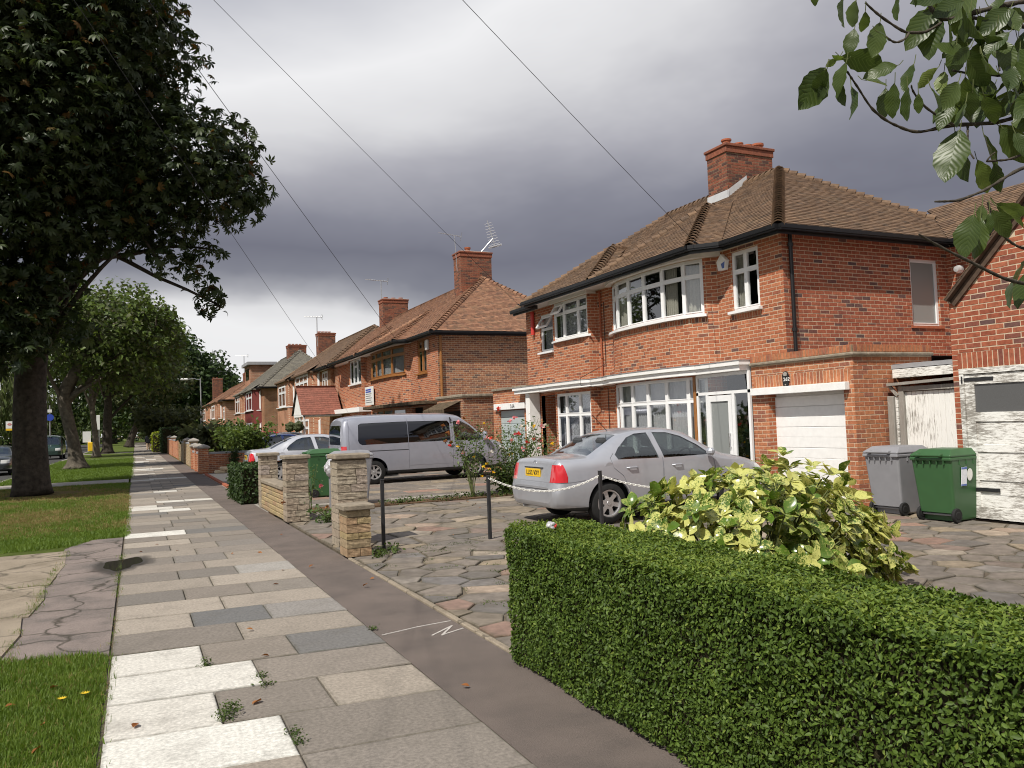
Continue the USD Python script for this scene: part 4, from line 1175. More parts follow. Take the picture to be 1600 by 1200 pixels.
# right garage with white door and parapet
gf = Wall([(10.7, 12.03), (10.7, 9.62)])
op = (.42, 2.20, 0, 1.95)
brick_wall(H1, gf, 0, 2.49, [op], 10, brick='brick_orange', most=80, soldier=[(.05, 2.36, 2.07, 2.29)], name='garage_wall', reveal=.22)
gs = Wall([(10.7, 9.62), (12.6, 9.62)])
brick_wall(H1, gs, 0, 2.49, [], 12, brick='brick_orange', most=50, name='garage_flank')
obj('string_course', MB().rbox((10.64, 9.56, 2.49), (11.0, 12.04, 2.545), .015).rbox((11.0, 9.56, 2.49), (12.6, 9.72, 2.545), .015), 'coping', H1)
pw = Wall([(10.69, 12.04), (10.69, 9.61), (12.6, 9.61)])
c, rn = brick_faces(pw, 2.55, 2.67, [], rng(13), soldier=[(0, pw.L, 2.55, 2.68)])
pieces(c, rn, BF, 'brick', 'brickwork', 'brick_orange', obj('parapet', MB().prism(Polygon([(10.69, 12.04), (10.69, 9.61), (12.6, 9.61), (12.6, 9.8), (10.9, 9.8), (10.9, 12.04)]), 2.54, 2.672), 'mortar_dark', H1), 30)
obj('garage_roof', MB().quad((10.8, 9.7, 2.5), (15.6, 9.7, 2.5), (15.6, 11.38, 2.5), (10.8, 11.38, 2.5)), 'lead', H1)
obj('garage_inner_wall', MB().quad((10.9, 12.03, 0), (11.05, 12.03, 0), (11.05, 12.03, 2.6), (10.9, 12.03, 2.6)).quad((10.7, 12.03, 0), (11.0, 12.03, 0), (11.0, 12.03, 2.5), (10.7, 12.03, 2.5)), 'wall_brick', H1)
gd = MB().rbox((10.90, 9.80, .0), (10.93, 11.66, 1.96), .005)
gdp = obj('garage_door', gd, 'white_paint', H1, label='white panelled garage door of the right half')
for k in range(10):
    obj('door_panel', MB().rbox((10.865, 9.83, .02 + k * .186), (10.895, 11.62, .02 + k * .186 + (.183 if k % 2 else .186 - .006)), .006), 'white_paint', gdp)
obj('lintel', MB().rbox((10.58, 9.70, 1.93), (10.695, 11.96, 2.062), .006), 'white_paint', H1)
pl = MB().prism(Polygon([(-.075, -.06), (-.06, -.13), (0, -.16), (.06, -.13), (.075, -.06), (.08, .06), (.05, .12), (0, .14), (-.05, .12), (-.08, .06)]), 0, .012, frame((10.685, 11.12, 2.20), (0, -1, 0), (0, 0, 1), (-1, 0, 0)))
pp = obj('number_plaque', pl, 'ink', H1)
obj('plaque_number', MB().mesh(meshkit.text_mesh('162', .062, .004, bold=True), frame((10.672, 11.175, 2.16), (0, -1, 0), (0, 0, 1), (-1, 0, 0))), 'plate_white', pp)
obj('plaque_crest', MB().prism(Polygon([(-.035, .05), (.035, .05), (.055, .1), (0, .128), (-.055, .1)]).union(sbox(-.014, -.12, .014, -.095)), 0, .004, frame((10.672, 11.12, 2.20), (0, -1, 0), (0, 0, 1), (-1, 0, 0))), 'concrete_grey', pp)
# lean-to roof edge over the side passage
obj('passage_roof', MB().add([(11.62, 9.64, 2.34), (11.62, 8.2, 2.30), (15.5, 8.2, 2.55), (15.5, 9.64, 2.55)], [[0, 1, 2, 3]]).box((11.60, 8.2, 2.26), (11.66, 9.66, 2.33)), 'lead', H1)
obj('passage_fascia', MB().rbox((11.56, 8.1, 2.10), (11.595, 9.58, 2.245), .006), 'flaking_across', H1)
obj('passage_wall', MB().box((12.0, 9.5, 0), (12.1, 9.6, 2.2)).box((15.0, 7.9, 0), (15.1, 9.6, 2.5)), 'wall_brick', H1)

# roof
EZ = 5.0
A1 = (14.1, 14.53, 7.42); A2 = (14.1, 19.05, 7.42); VB = (16.45, 12.28, 5.84)
B1 = (12.4, 15.2, 6.56); B2 = (12.1, 18.9, 6.35)
rp = roof_slope(H1, [
    [(10.65, 22.5, EZ), (10.65, 11.08, EZ), A1, A2],
    [(10.65, 11.08, EZ), (15.25, 11.08, EZ), VB, A1],
    [(15.25, 11.08, EZ), (15.25, 4.5, EZ), (17.0, 4.5, 6.22), (17.0, 12.83, 6.22)],
    [(10.2, 17.0, EZ), (10.2, 13.1, EZ), B1], [(10.2, 13.1, EZ), (10.62, 12.62, EZ), (12.9, 14.85, 6.62), B1],
    [(10.2, 20.8, EZ), (10.2, 17.0, EZ), B2], [(10.2, 17.0, EZ), (10.65, 17.0, EZ), (12.5, 18.9, 6.35), B2]], 'tile_brown', 40, 210)
hips(rp, [((10.62, 11.05, EZ), A1), (VB, A1), ((10.17, 13.07, EZ), B1), ((10.17, 17.0, EZ), B1), ((10.17, 17.0, EZ), B2), ((10.17, 20.85, EZ), B2), ((10.62, 22.5, EZ), A2), (A1, A2), (B1, (12.9, 15.2, 6.58)), (B2, (12.5, 18.9, 6.37))], 'tile_brown')
bk = MB()
for q in ([A1, A2, (17.55, 22.5, EZ), (17.55, 11.08, EZ)], [A2, (10.65, 22.5, EZ), (17.55, 22.5, EZ)], [(17.0, 4.5, 6.22), (17.0, 12.83, 6.22), (19, 12.8, 5), (19, 4.5, 5)]):
    q = np.array(q); q[:, 2] -= .02
    bk.add(q, np.array([[0, i, i + 1] for i in range(1, len(q) - 1)]))
obj('rear_slopes', bk, 'slat_dark', rp)
eave = Polygon([(10.65, 22.5), (10.65, 20.85), (10.2, 20.8), (10.2, 13.1), (10.62, 12.62), (10.65, 11.08), (15.25, 11.08), (15.25, 4.5), (18, 4.5), (18, 22.5)])
shell_slab(H1, eave.buffer(-.012), 4.965, 4.985, 'soffit', 'soffit')
gutter(H1, [(10.65, 22.5), (10.65, 20.85), (10.2, 20.8), (10.2, 13.1), (10.62, 12.62), (10.65, 11.08), (15.25, 11.08), (15.25, 4.5)])
cv = Wall([(10.70, 17.2), (10.45, 16.6), (10.36, 15.9), (10.34, 14.8), (10.42, 13.9), (10.60, 13.4), (10.98, 13.1)])
obj('bay_cornice', (lambda m: (cv.block(m, 0, cv.L, 4.88, 4.964, -.3, .0, nseg=12), m)[1])(MB()), 'soffit', H1)
cv2 = Wall([(10.66, 20.15), (10.66, 18.05)])
obj('bay_cornice', (lambda m: (cv2.block(m, 0, cv2.L, 4.88, 4.964, -.3, .0), m)[1])(MB()), 'soffit', H1)
downpipe(H1, 11.16, 11.32, 2.6, 4.93)
downpipe(H1, 10.95, 17.85, 2.66, 4.9, 'terracotta', .022)
obj('wall_cable', MB().tube([(10.97, 17.7, 4.6), (10.965, 17.7, 3), (10.2, 17.7, 2.64), (10.2, 17.7, 2.45), (10.97, 17.65, 2.38), (10.97, 17.65, .4)], .009, 5), 'cable', H1)
obj('waste_pipe', MB().tube([(10.94, 21.75, 4.9), (10.94, 21.75, 4.2)], .06, 10), 'red_plastic', H1)
ab = MB().prism(Polygon([(-.14, .03), (0, .17), (.14, .03), (.10, -.16), (-.10, -.16)]), 0, .09, frame((10.98, 12.98, 4.70), (0, -1, 0), (0, 0, 1), (-1, 0, 0)))
al = obj('alarm_box', ab, 'white_paint', H1)
obj('alarm_badge', MB().prism(Polygon([(.0, -.03), (.115, .0), (.09, -.13), (.03, -.13)]), .091, .094, frame((10.98, 12.98, 4.70), (0, -1, 0), (0, 0, 1), (-1, 0, 0))), 'sticker_blue', al)
sl = MB().lathe([(0.0, .13), (.06, .12), (.085, .06), (.09, 0), (.0, 0)], (0, 0, 0), n=16)
obj('floodlight', MB().mesh((np.concatenate(sl.v), np.concatenate(sl.f)), frame((15.5, 11.05, 4.42), (0, 1, 0), (0, 0, 1), (-1, 0, 0))), 'lamp_clear', H1)
chp = chimney(H1, 13.55, 15.05, 15.75, 16.5, 6.6, 8.42, [(.12, .25, .12, .16), (.40, .3, .12, .12), (.62, .35, .12, .12), (.87, .4, .15, .2)], most=50)
fl = MB()
fl.quad((13.52, 15.70, 6.99), (13.52, 16.53, 6.99), (13.53, 16.53, 7.22), (13.53, 15.70, 7.22))
fl.add([(13.50, 15.72, 7.0), (13.50, 15.72, 7.2), (14.15, 15.72, 7.64), (14.15, 15.72, 7.44)], [[0, 1, 2, 3]])
obj('lead_flashing', fl, 'flashing', H1)
# ================= the neighbour at the right edge: garage wing with sloping verge
H0 = thing('brick_house', 'brick house at the right edge with sloping timber verge and peeling white garage doors', 'house')
w0 = Wall([(10.6, 7.76), (10.6, 2.5)])
# the wall's top follows the verge: bricks above it are cut away
gop = (.09, 2.5, 0, 2.10)
p0 = obj('front_wall', MB().prism(Polygon([(0, 2.27), (0, 3.10), (2.9, 6.0), (5.26, 6.0), (5.26, 0), (2.5, 0), (2.5, 2.27)]), 0, .1, frame((10.7, 7.76, 0), (0, -1, 0), (0, 0, 1), (-1, 0, 0))).box((10.6, 7.76, 0), (10.7, 7.67, 2.27)).box((10.6, 7.67, 2.1), (10.7, 5.26, 2.27)), 'mortar', H0)
c, rn = brick_faces(w0, 0, 6.0, [gop], rng(21), soldier=[(.08, 2.6, 2.115, 2.345)])
keep = (c[:, :, 2].max(1) - 3.10) < (7.76 - c[:, :, 1].max(1))
pieces(c[keep], rn[keep], BF, 'brick', 'brickwork', 'brick_red', p0, 230)
vb = MB()
e = np.array([0, -1, 1.]) / math.sqrt(2); nrm = np.array([0, -1, -1]) / math.sqrt(2)
a0 = np.array([10.55, 7.74, 3.10])
vb.bar(a0, a0 + e * 4.2, .12, .03, up=(0, 1, 1))
vb.bar(a0 + nrm * .075 + [.03, 0, 0], a0 + nrm * .075 + [.03, 0, 0] + e * 4.2, .03, .09, up=(0, 1, 1))
obj('verge_board', vb, 'verge_wood', H0)
rf = roof_slope(H0, [[(16.5, 7.76, 3.14), (10.52, 7.76, 3.14), (10.52, 4.9, 6.0), (16.5, 4.9, 6.0)]], 'tile_brown', 61, 0)
obj('flank_wall', MB().quad((10.62, 7.76, 0), (16.5, 7.76, 0), (16.5, 7.76, 3.1), (10.62, 7.76, 3.1)), 'wall_brick', H0)
# garage doors: frame, two leaves of peeling white boards with a small frosted light
G = MB()
for a, b, z0, z1 in ((.09, .155, 0, 2.04), (.09, 2.5, 2.04, 2.115), (2.44, 2.5, 0, 2.04)):
    w0.block(G, a, b, z0, z1, -.09, .008)
gdoor = obj('garage_door_frame', G, 'flaking_across', H0)
def leafdoor(a, b, nm):
    L = MB()
    for p, q, z0, z1 in ((a, a + .13, .03, 2.03), (b - .13, b, .03, 2.03), (a + .13, b - .13, 1.89, 2.03), (a + .13, b - .13, 1.37, 1.50), (a + .13, b - .13, .95, 1.04), (a + .13, b - .13, .56, .68), (a + .13, b - .13, .03, .17)):
        w0.block(L, p, q, z0, z1, -.06, -.012)
    dp = obj('garage_door', L, 'flaking_across', H0, label=nm)
    for z0, z1 in ((.17, .36), (.36, .56), (.68, .95), (1.04, 1.37)):
        B = MB(); w0.block(B, a + .13, b - .13, z0 + .003, z1 - .003, -.055, -.028)
        obj('plank', B, 'flaking_across', dp)
    obj('pane', MB().quad(*[w0.at(u_, z, -.03) for u_, z in ((a + .13, 1.50), (b - .13, 1.50), (b - .13, 1.89), (a + .13, 1.89))]), 'frosted', dp)
    H = MB()
    for z in (.43, 1.96):
        w0.block(H, a - .03, a + .42, z - .025, z + .025, -.012, -.002); H.lathe([(.014, z - .05), (.014, z + .05)], (*w0.at(a - .03, 0, .004)[:2], 0), n=8)
    obj('strap_hinge', H, 'black_paint', dp)
leafdoor(.16, 1.29, 'peeling white garage door leaf with frosted light')
leafdoor(1.30, 2.43, 'second peeling garage door leaf')
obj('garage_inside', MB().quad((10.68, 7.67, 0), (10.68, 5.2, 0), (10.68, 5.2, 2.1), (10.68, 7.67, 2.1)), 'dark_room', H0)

# boarded gate between the houses, with posts and a sagging canopy board
gt = thing('garden_gate', 'white flaking vertical-board gate in the gap between the two houses, behind the bins', 'gate')
r = rng(31)
for k, y in enumerate(np.arange(8.30, 9.30, .098)):
    obj('plank', MB().rbox((11.50 + r.uniform(-.003, .003), y, .06), (11.525, y + .094, 1.86), .004), 'flaking_up', gt)
obj('frame', MB().rbox((11.45, 9.30, 0), (11.52, 9.40, 1.96), .006).rbox((11.45, 8.2, 1.87), (11.52, 9.30, 1.95), .006), 'grey_timber', gt)
obj('gate_post', MB().rbox((11.40, 9.46, 0), (11.52, 9.58, 1.80), .01), 'grey_timber', gt)
obj('gate_post', MB().rbox((11.44, 9.41, 0), (11.48, 9.455, 1.78), .006), 'flaking_across', gt)
obj('canopy_board', MB().bar((11.46, 9.56, 1.99), (11.46, 8.1, 2.03), .16, .045).bar((11.44, 9.55, 1.97), (11.44, 9.40, 1.80), .03, .05), 'grey_timber', gt)

# ================= second pair, brown window frames on its near half
H2 = thing('semi_detached_house', 'orange-brick semi-detached pair with brown framed bay and white wall notice, behind the van', 'house')
X2 = 10.2
BOW2 = [(10.2, 37.1), (9.98, 36.8), (9.80, 36.2), (9.74, 34.6), (9.80, 32.9), (9.98, 31.9), (10.2, 31.5)]
f2 = Wall([(10.2, 44.5), (10.2, 41.0), (9.95, 40.95), (9.95, 38.4), (10.2, 38.35), *BOW2, (10.2, 28.2)])
v2 = f2.u_of
b2 = (v2(36.85), v2(31.75), 3.72, 4.93); s2 = (v2(30.55), v2(29.45), 3.62, 4.95); ww2 = (v2(40.75), v2(38.5), 3.75, 4.98); g2 = (v2(36.85), v2(31.75), .7, 2.35); p2 = (v2(31.4), v2(28.6), 0, 2.3); gw2 = (v2(40.75), v2(38.5), .7, 2.2)
brick_wall(H2, f2, 0, 5.0, [b2, s2, ww2, g2, p2, gw2], 41, brick='brick_front', most=0, name='front_wall', soldier=[(b2[0], b2[1], 3.50, 3.65)])
brick_wall(H2, [(10.2, 28.2), (16.5, 28.2)], 0, 5.0, [(4.15, 4.75, 3.2, 4.75)], 42, brick='brick_brown', most=0, name='side_wall', mortar='mortar')
def l2(ys, h):
    return [(v2(y) - h[0]) / (h[1] - h[0]) for y in ys]
window(H2, f2, *b2, l2([36.1, 35.2, 34.2, 32.9], b2), .70, fr='brown_frame', fw=.075, nets='net', seed=11, sill_mat='brown_frame')
window(H2, f2, *s2, [.5], .70, fr='brown_frame', fw=.075, nets='net', seed=12)
window(H2, f2, *ww2, [.33, .66], .70, nets='net', seed=13, skip_transom=(0, 2))
window(H2, f2, *g2, l2([36.1, 35.2, 34.2, 32.9], g2), .70, fr='brown_frame', fw=.075, nets='net', seed=14)
window(H2, f2, *gw2, [.33, .66], .70, nets='net', seed=15)
sd2 = Wall([(10.2, 28.2), (16.5, 28.2)])
window(H2, sd2, 4.15, 4.75, 3.2, 4.75, [], .7, fr='brown_frame', d=.0, fw=.08, seed=16)
obj('porch_inside', (lambda m: (f2.block(m, p2[0], p2[1], 0, 2.3, -.9, -.85), m)[1])(MB()), 'brown_frame', H2)
for y, m_ in ((31.9, 'soffit'),):
    obj('bay_cornice', MB().prism(Polygon([(9.95, 37.2), (9.62, 36.3), (9.55, 34.5), (9.62, 32.7), (9.95, 31.4), (10.2, 31.3), (10.2, 37.3)]), 4.94, 5.0), m_, H2)
obj('cornice', MB().prism(Polygon([(9.85, 41.05), (9.85, 38.3), (10.2, 38.3), (10.2, 41.05)]), 4.99, 5.0 + .0), 'soffit', H2) if False else None
obj('canopy', MB().prism(Polygon([(10.2, 37.4), (9.85, 37.2), (9.4, 36.2), (9.35, 34), (9.4, 31.5), (9.5, 28.4), (10.2, 28.4)]), 2.38, 2.50), 'bark_root', H2)
obj('canopy', MB().prism(Polygon([(10.2, 43.4), (9.6, 43.4), (9.6, 37.7), (10.2, 37.7)]), 2.34, 2.56), 'white_paint', H2, label='white canopy of the far half')
sg = obj('notice_board', MB().rbox((9.66, 35.35, 2.58), (9.70, 36.75, 3.42), .01), 'plate_white', H2)
r = rng(50)
for k in range(7):
    z = 3.30 - .095 * k
    big = k < 2
    obj('text_line', MB().box((9.648, 35.5 + r.uniform(0, .25), z - (.035 if big else .02)), (9.658, 36.6, z + (.02 if big else .006))), 'sign_blue' if big else 'lead', sg)
downpipe(H2, 10.30, 28.14, .1, 4.95, 'brown_frame', .05)
obj('alarm_box', MB().rbox((10.08, 29.1, 4.45), (10.19, 29.32, 4.85), .03), 'white_paint', H2)
E2 = 5.02; P2 = .75
a1, a2 = (13.6, 31.6, 7.80), (13.6, 44, 7.80)
c1, c2 = (12.1, 34.4, 6.70), (12.1, 40.2, 6.70)
rp2 = roof_slope(H2, [
    [(9.88, 50, E2), (9.88, 27.88, E2), a1, (13.6, 46.3, 7.8)], [(9.88, 27.88, E2), (17.3, 27.88, E2), a1],
    [(9.45, 37.6, E2), (9.45, 31.2, E2), c1], [(9.45, 31.2, E2), (9.88, 30.9, E2), (12.6, 34.2, 6.75), c1], [(9.5, 43.5, E2), (9.5, 37.2, E2), c2], [(9.5, 37.2, E2), (9.9, 37.2, E2), (12.5, 40.2, 6.7), c2]], 'tile_red', 70, 0)
hips(rp2, [((9.85, 27.85, E2), a1), ((17.3, 27.88, E2), a1), ((9.42, 31.2, E2), c1), ((9.42, 37.6, E2), c1), ((9.42, 37.2, E2), c2), (a1, (13.6, 46, 7.8))], 'tile_red', one_by_one=False)
bk = MB()
for q in ([a1, (13.6, 46.3, 7.8), (17.3, 50, E2), (17.3, 27.88, E2)], [(13.6, 46.3, 7.8), (9.88, 50, E2), (17.3, 50, E2)]):
    bk.add(np.array(q) - [0, 0, .02], np.array([[0, i, i + 1] for i in range(1, len(q) - 1)]))
obj('rear_slopes', bk, 'slat_dark', rp2)
shell_slab(H2, Polygon([(9.9, 50), (9.9, 43.5), (9.5, 43.5), (9.45, 37.6), (9.45, 31.2), (9.88, 30.9), (9.9, 27.9), (17.2, 27.9), (17.2, 50)]), 4.985, 5.0 + .001, 'soffit', 'soffit')
gutter(H2, [(9.88, 44), (9.5, 43.5), (9.45, 31.2), (9.88, 30.9), (9.88, 27.88), (17.3, 27.88)], 4.98)
chimney(H2, 12.7, 14.15, 31.9, 32.7, 6.6, 9.0, [(.35, .5, .13, .25)], aerials=[
    yagi((12.7, 32.3, 8.2), (12.62, 32.3, 9.75), (-.9, .3, .18), 9, 1.0, .3), yagi((13.7, 32.2, 8.95), (14.3, 32.0, 9.65), (-.25, .1, 1.0), 9, 1.2, .5, .02, el_dir=(.9, -.42, .25))])
w = obj('far_half_wall', sheet(Wall([(10.2, 50), (10.2, 44.5)]), 0, 5, []), 'far_brick', H2)
chimney(H2, 12.9, 14.4, 44.6, 45.4, 6.6, 8.9, [(.2, .5, .12, .14), (.5, .5, .12, .12), (.8, .5, .12, .14)], aerials=[yagi((12.95, 45, 8.3), (12.95, 45, 10.0), (-.9, .3, .1), 8, 1.3, .4, .02)])
# its flat-roofed garage toward us
ga = Wall([(10.1, 28.15), (10.1, 25.6), (12.8, 25.6)])
brick_wall(H2, ga, 0, 2.50, [(.25, 2.35, 0, 2.05)], 44, brick='brick_brown', name='garage_wall', mortar='mortar')
obj('parapet', MB().rbox((10.04, 28.2, 2.5), (10.4, 25.5, 2.60), .02).rbox((10.4, 25.5, 2.5), (12.8, 25.8, 2.60), .02), 'coping', H2)
obj('awning', MB().add([(9.45, 27.9, 2.1), (9.45, 25.75, 2.1), (10.1, 25.75, 2.38), (10.1, 27.9, 2.38)], [[0, 1, 2, 3]]).box((9.45, 25.75, 1.75), (9.48, 27.9, 2.1)), 'bark_root', H2)
obj('garage_door', MB().box((10.2, 27.9, 0), (10.24, 25.8, 2.06)), 'slat_dark', H2)
obj('garage_roof', MB().quad((10.1, 25.6, 2.49), (16, 25.6, 2.49), (16, 28.2, 2.49), (10.1, 28.2, 2.49)), 'lead', H2)


# ================= far houses of the row
def simple_roof(parent, x0, x1, y0, y1, z, pitch, m, seed, hipped=(True, True), gauge=.16):
    h = (x1 - x0) / 2; xm = (x0 + x1) / 2; zr = z + pitch * h
    A = (xm, y0 + (h if hipped[0] else 0), zr); B = (xm, y1 - (h if hipped[1] else 0), zr)
    polys = [[(x0, y1, z), (x0, y0, z), A, B]]
    if hipped[0]:
        polys.append([(x0, y0, z), (x1, y0, z), A])
    rp = roof_slope(parent, polys, m, seed, 0, gauge, .33)
    bk = MB()
    for q in [[A, B, (x1, y1, z), (x1, y0, z)]] + ([[B, (x0, y1, z), (x1, y1, z)]] if hipped[1] else []):
        bk.add(np.array(q) - [0, 0, .02], np.array([[0, i, i + 1] for i in range(1, len(q) - 1)]))
    obj('rear_slopes', bk, 'slat_dark', rp)
    L = [(A, B)] + ([((x0, y0, z), A), ((x1, y0, z), A)] if hipped[0] else []) + ([((x0, y1, z), B)] if hipped[1] else [])
    hips(rp, L, m, one_by_one=False, step=.3)
    return rp


def far_window(parent, w, u0, u1, z0, z1, n, transom=.68, fr='white_frame', seed=0, fw=.09):
    return window(parent, w, u0, u1, z0, z1, [k / n for k in range(1, n)], transom, fr=fr, fw=fw, d=.02, nets='net', seed=seed, room=.5, sill=.12)


def far_house(label, x, y0, y1, eave, m_roof, m_brick, bays, wins, chims, pitch=.72, depth=7.2, x1=None, gable=False):
    h = thing('semi_detached_house', label, 'house')
    obj('front_wall', sheet(Wall([(x, y1), (x, y0)]), 0, eave, []), m_brick, h)
    obj('side_wall', sheet(Wall([(x, y0), (x + depth, y0)]), 0, eave, []), m_brick, h)
    obj('rear_wall', MB().quad((x + depth, y0, 0), (x + depth, y1, 0), (x + depth, y1, eave), (x + depth, y0, eave)).quad((x, y1, 0), (x + depth, y1, 0), (x + depth, y1, eave), (x, y1, eave)), m_brick, h)
    simple_roof(h, x - .35, x + depth + .35, y0 - .35, y1 + .35, eave, pitch, m_roof, int(y0))
    shell_slab(h, sbox(x - .34, y0 - .34, x + depth + .3, y1 + .3), eave - .03, eave - .012, 'soffit', 'soffit')
    gutter(h, [(x - .34, y1 + .3), (x - .34, y0 - .34), (x + depth, y0 - .34)], eave - .02)
    for (ya, yb, px, z0, z1, zl0, zl1, n, skin, fr) in bays:
        bw = Wall([(x, yb), (x - px, yb - .35), (x - px, ya + .35), (x, ya)])
        obj('bay', sheet(bw, 0, eave - .05, []), skin, h)
        if z0 is not None:
            far_window(h, bw, .06, bw.L - .06, z0, z1, n, fr=fr, seed=int(ya))
        if zl0 is not None:
            far_window(h, bw, .06, bw.L - .06, zl0, zl1, n, fr=fr, seed=int(ya) + 1)
        obj('bay_roof', MB().add([(x - px - .2, yb + .1, eave), (x - px - .2, ya - .1, eave), (x + px * 1.2, (ya + yb) / 2, eave + px * 1.3)], [[0, 1, 2]]).prism(Polygon([(x, yb + .1), (x - px - .2, yb - .3), (x - px - .2, ya + .3), (x, ya - .1)]), eave - .1, eave), m_roof, h, rnd=.5)
    fw0 = Wall([(x, y1), (x, y0)])
    for (ya, yb, z0, z1, n) in wins:
        far_window(h, fw0, y1 - yb, y1 - ya, z0, z1, n, seed=int(ya * 3))
    for (cx0, cx1, cy0, cy1, cz0, cz1, npots, aer) in chims:
        chimney(h, cx0, cx1, cy0, cy1, cz0, cz1, [(k / (npots + 1) + .12, .5, .12, .16) for k in range(npots)], aerials=aer)
    return h


H3 = far_house('third brick pair along the row, white curved bay above and white gabled entrance porch', 10.0, 45.4, 62.5, 5.05, 'tile_brown', 'far_brick_brown',
               [(48.2, 54.2, .55, 3.5, 4.95, .55, 2.2, 5, 'far_brick', 'white_frame'), (56.5, 61.5, .5, 3.2, 4.7, None, None, 4, 'far_brick', 'white_frame')],
               [(46.2, 47.6, 3.5, 4.9, 2), (54.8, 56.2, .5, 2.3, 2)], [(12.9, 14.2, 62.5, 63.5, 6, 9.0, 4, [yagi((12.9, 63, 8), (12.9, 63, 10.3), (-.9, .4, .05), 6, 1.4, .3, .03)])])
# white gabled porch of the third pair
ph = MB().prism(Polygon([(-1.35, 0), (1.35, 0), (1.35, .1), (0, 1.45), (-1.35, .1)]), 0, .06, frame((7.95, 44.3, 2.35), (0, 1, 0), (0, 0, 1), (1, 0, 0)))
ph.box((7.95, 43.0, 2.25), (10.0, 45.6, 2.36))
for y in (43.05, 44.0, 44.9, 45.5):
    ph.box((7.98, y - .05, 0), (8.08, y + .05, 2.3))
obj('porch', ph, 'white_paint', H3)
prr = MB()
prp = roof_slope(H3, [[(10, 42.8, 2.36), (7.85, 42.8, 2.36), (7.85, 44.3, 3.86), (10, 44.3, 3.86)][::1], [(7.85, 45.8, 2.36), (10, 45.8, 2.36), (10, 44.3, 3.86), (7.85, 44.3, 3.86)]], 'tile_pink', 83, 0, .16, .3)
hb = MB()
for y in (43.1, 45.6):
    hb.mesh(trimesh.creation.icosphere(2, .24), trimesh.transformations.translation_matrix((7.75, y, 1.75)))
for k, y in enumerate((43.1, 45.6)):
    hp = thing('hanging_basket', f'leafy hanging basket on the {"nearer" if k == 0 else "farther"} side of the white gabled porch', 'hanging basket')
    v = trimesh.creation.icosphere(3, .26); n3 = meshkit.fbm(v.vertices * 9, 3, 4)[:, None]; v.vertices = v.vertices * (.7 + .7 * n3) + (7.75, y, 1.75)
    obj('foliage', v, 'leaf_olive', hp); obj('chain', MB().tube([(7.75, y, 1.9), (7.9, y, 2.3)], .01, 5), 'black_paint', hp)
far_house('fourth house along the row with grey slate roof, flat dormer and dark red tile-hung bay', 9.6, 68.5, 86, 5.15, 'tile_grey', 'far_brick_brown',
          [(70.2, 76.8, .6, 3.35, 5.0, .5, 2.3, 4, 'maroon_tile', 'white_frame'), (79.5, 85, .6, 3.35, 5.0, .5, 2.3, 4, 'far_brick', 'white_frame')], [], [(12.7, 14.3, 74.8, 76, 6, 9.3, 4, [])], pitch=.85)
dm = thing('roof_dormer', 'flat-topped brick dormer standing on the grey slate roof', 'dormer')
obj('wall', MB().box((10.6, 85.0, 6.2), (13, 89.5, 8.3)), 'far_brick', dm); obj('flat_roof', MB().box((10.3, 84.7, 8.3), (13.2, 89.8, 8.6)), 'lead', dm)
obj('window', MB().box((10.55, 86, 6.9), (10.62, 88.5, 8.0)), 'glass_dark', dm)
far_house('fifth house along the row, orange brick with two white square bays and red roof', 9.2, 96, 128, 5.2, 'tile_red', 'far_brick',
          [(100, 107, .7, 3.2, 4.8, None, None, 4, 'far_brick', 'white_frame'), (114, 122, .7, 3.2, 4.8, None, None, 4, 'far_brick', 'white_frame')], [(96.8, 98.6, 3.0, 4.4, 1)], [(12.6, 14.2, 107, 108.5, 6, 9.0, 3, [yagi((12.6, 107, 9), (12.6, 107, 11.2), (-.9, .4, .05), 5, 1.6, .3, .04)]), (11.0, 12.4, 133, 134.5, 5, 10.0, 2, [])], pitch=.7)
# ---------------------------------------------------------------- vehicles
def mf(v, f):
    return m3.Manifold(m3.Mesh(np.asarray(v, np.float32), np.asarray(f, np.uint32)))


def extr(poly, a, b, axis='y'):
    """A prism of a 2D outline: axis y takes (x, z) points, z takes (x, y), x takes (y, z)."""
    p = np.asarray(poly, float)
    if not Polygon(p).exterior.is_ccw:
        p = p[::-1]
    m = m3.Manifold.extrude(m3.CrossSection([p.tolist()]), b - a).translate((0, 0, a))
    if axis == 'y':
        return m.rotate((90, 0, 0)).scale((1, -1, 1)) if False else m.transform(np.array([[1, 0, 0, 0], [0, 0, -1, 0], [0, 1, 0, 0]], float))
    if axis == 'x':
        return m.transform(np.array([[0, 0, 1, 0], [1, 0, 0, 0], [0, 1, 0, 0]], float))
    return m


def cyl(x, z, rad, y0, y1, n=40):
    return m3.Manifold.cylinder(y1 - y0, rad, rad, n).transform(np.array([[1, 0, 0, x], [0, 0, 1, y0], [0, 1, 0, z]], float))


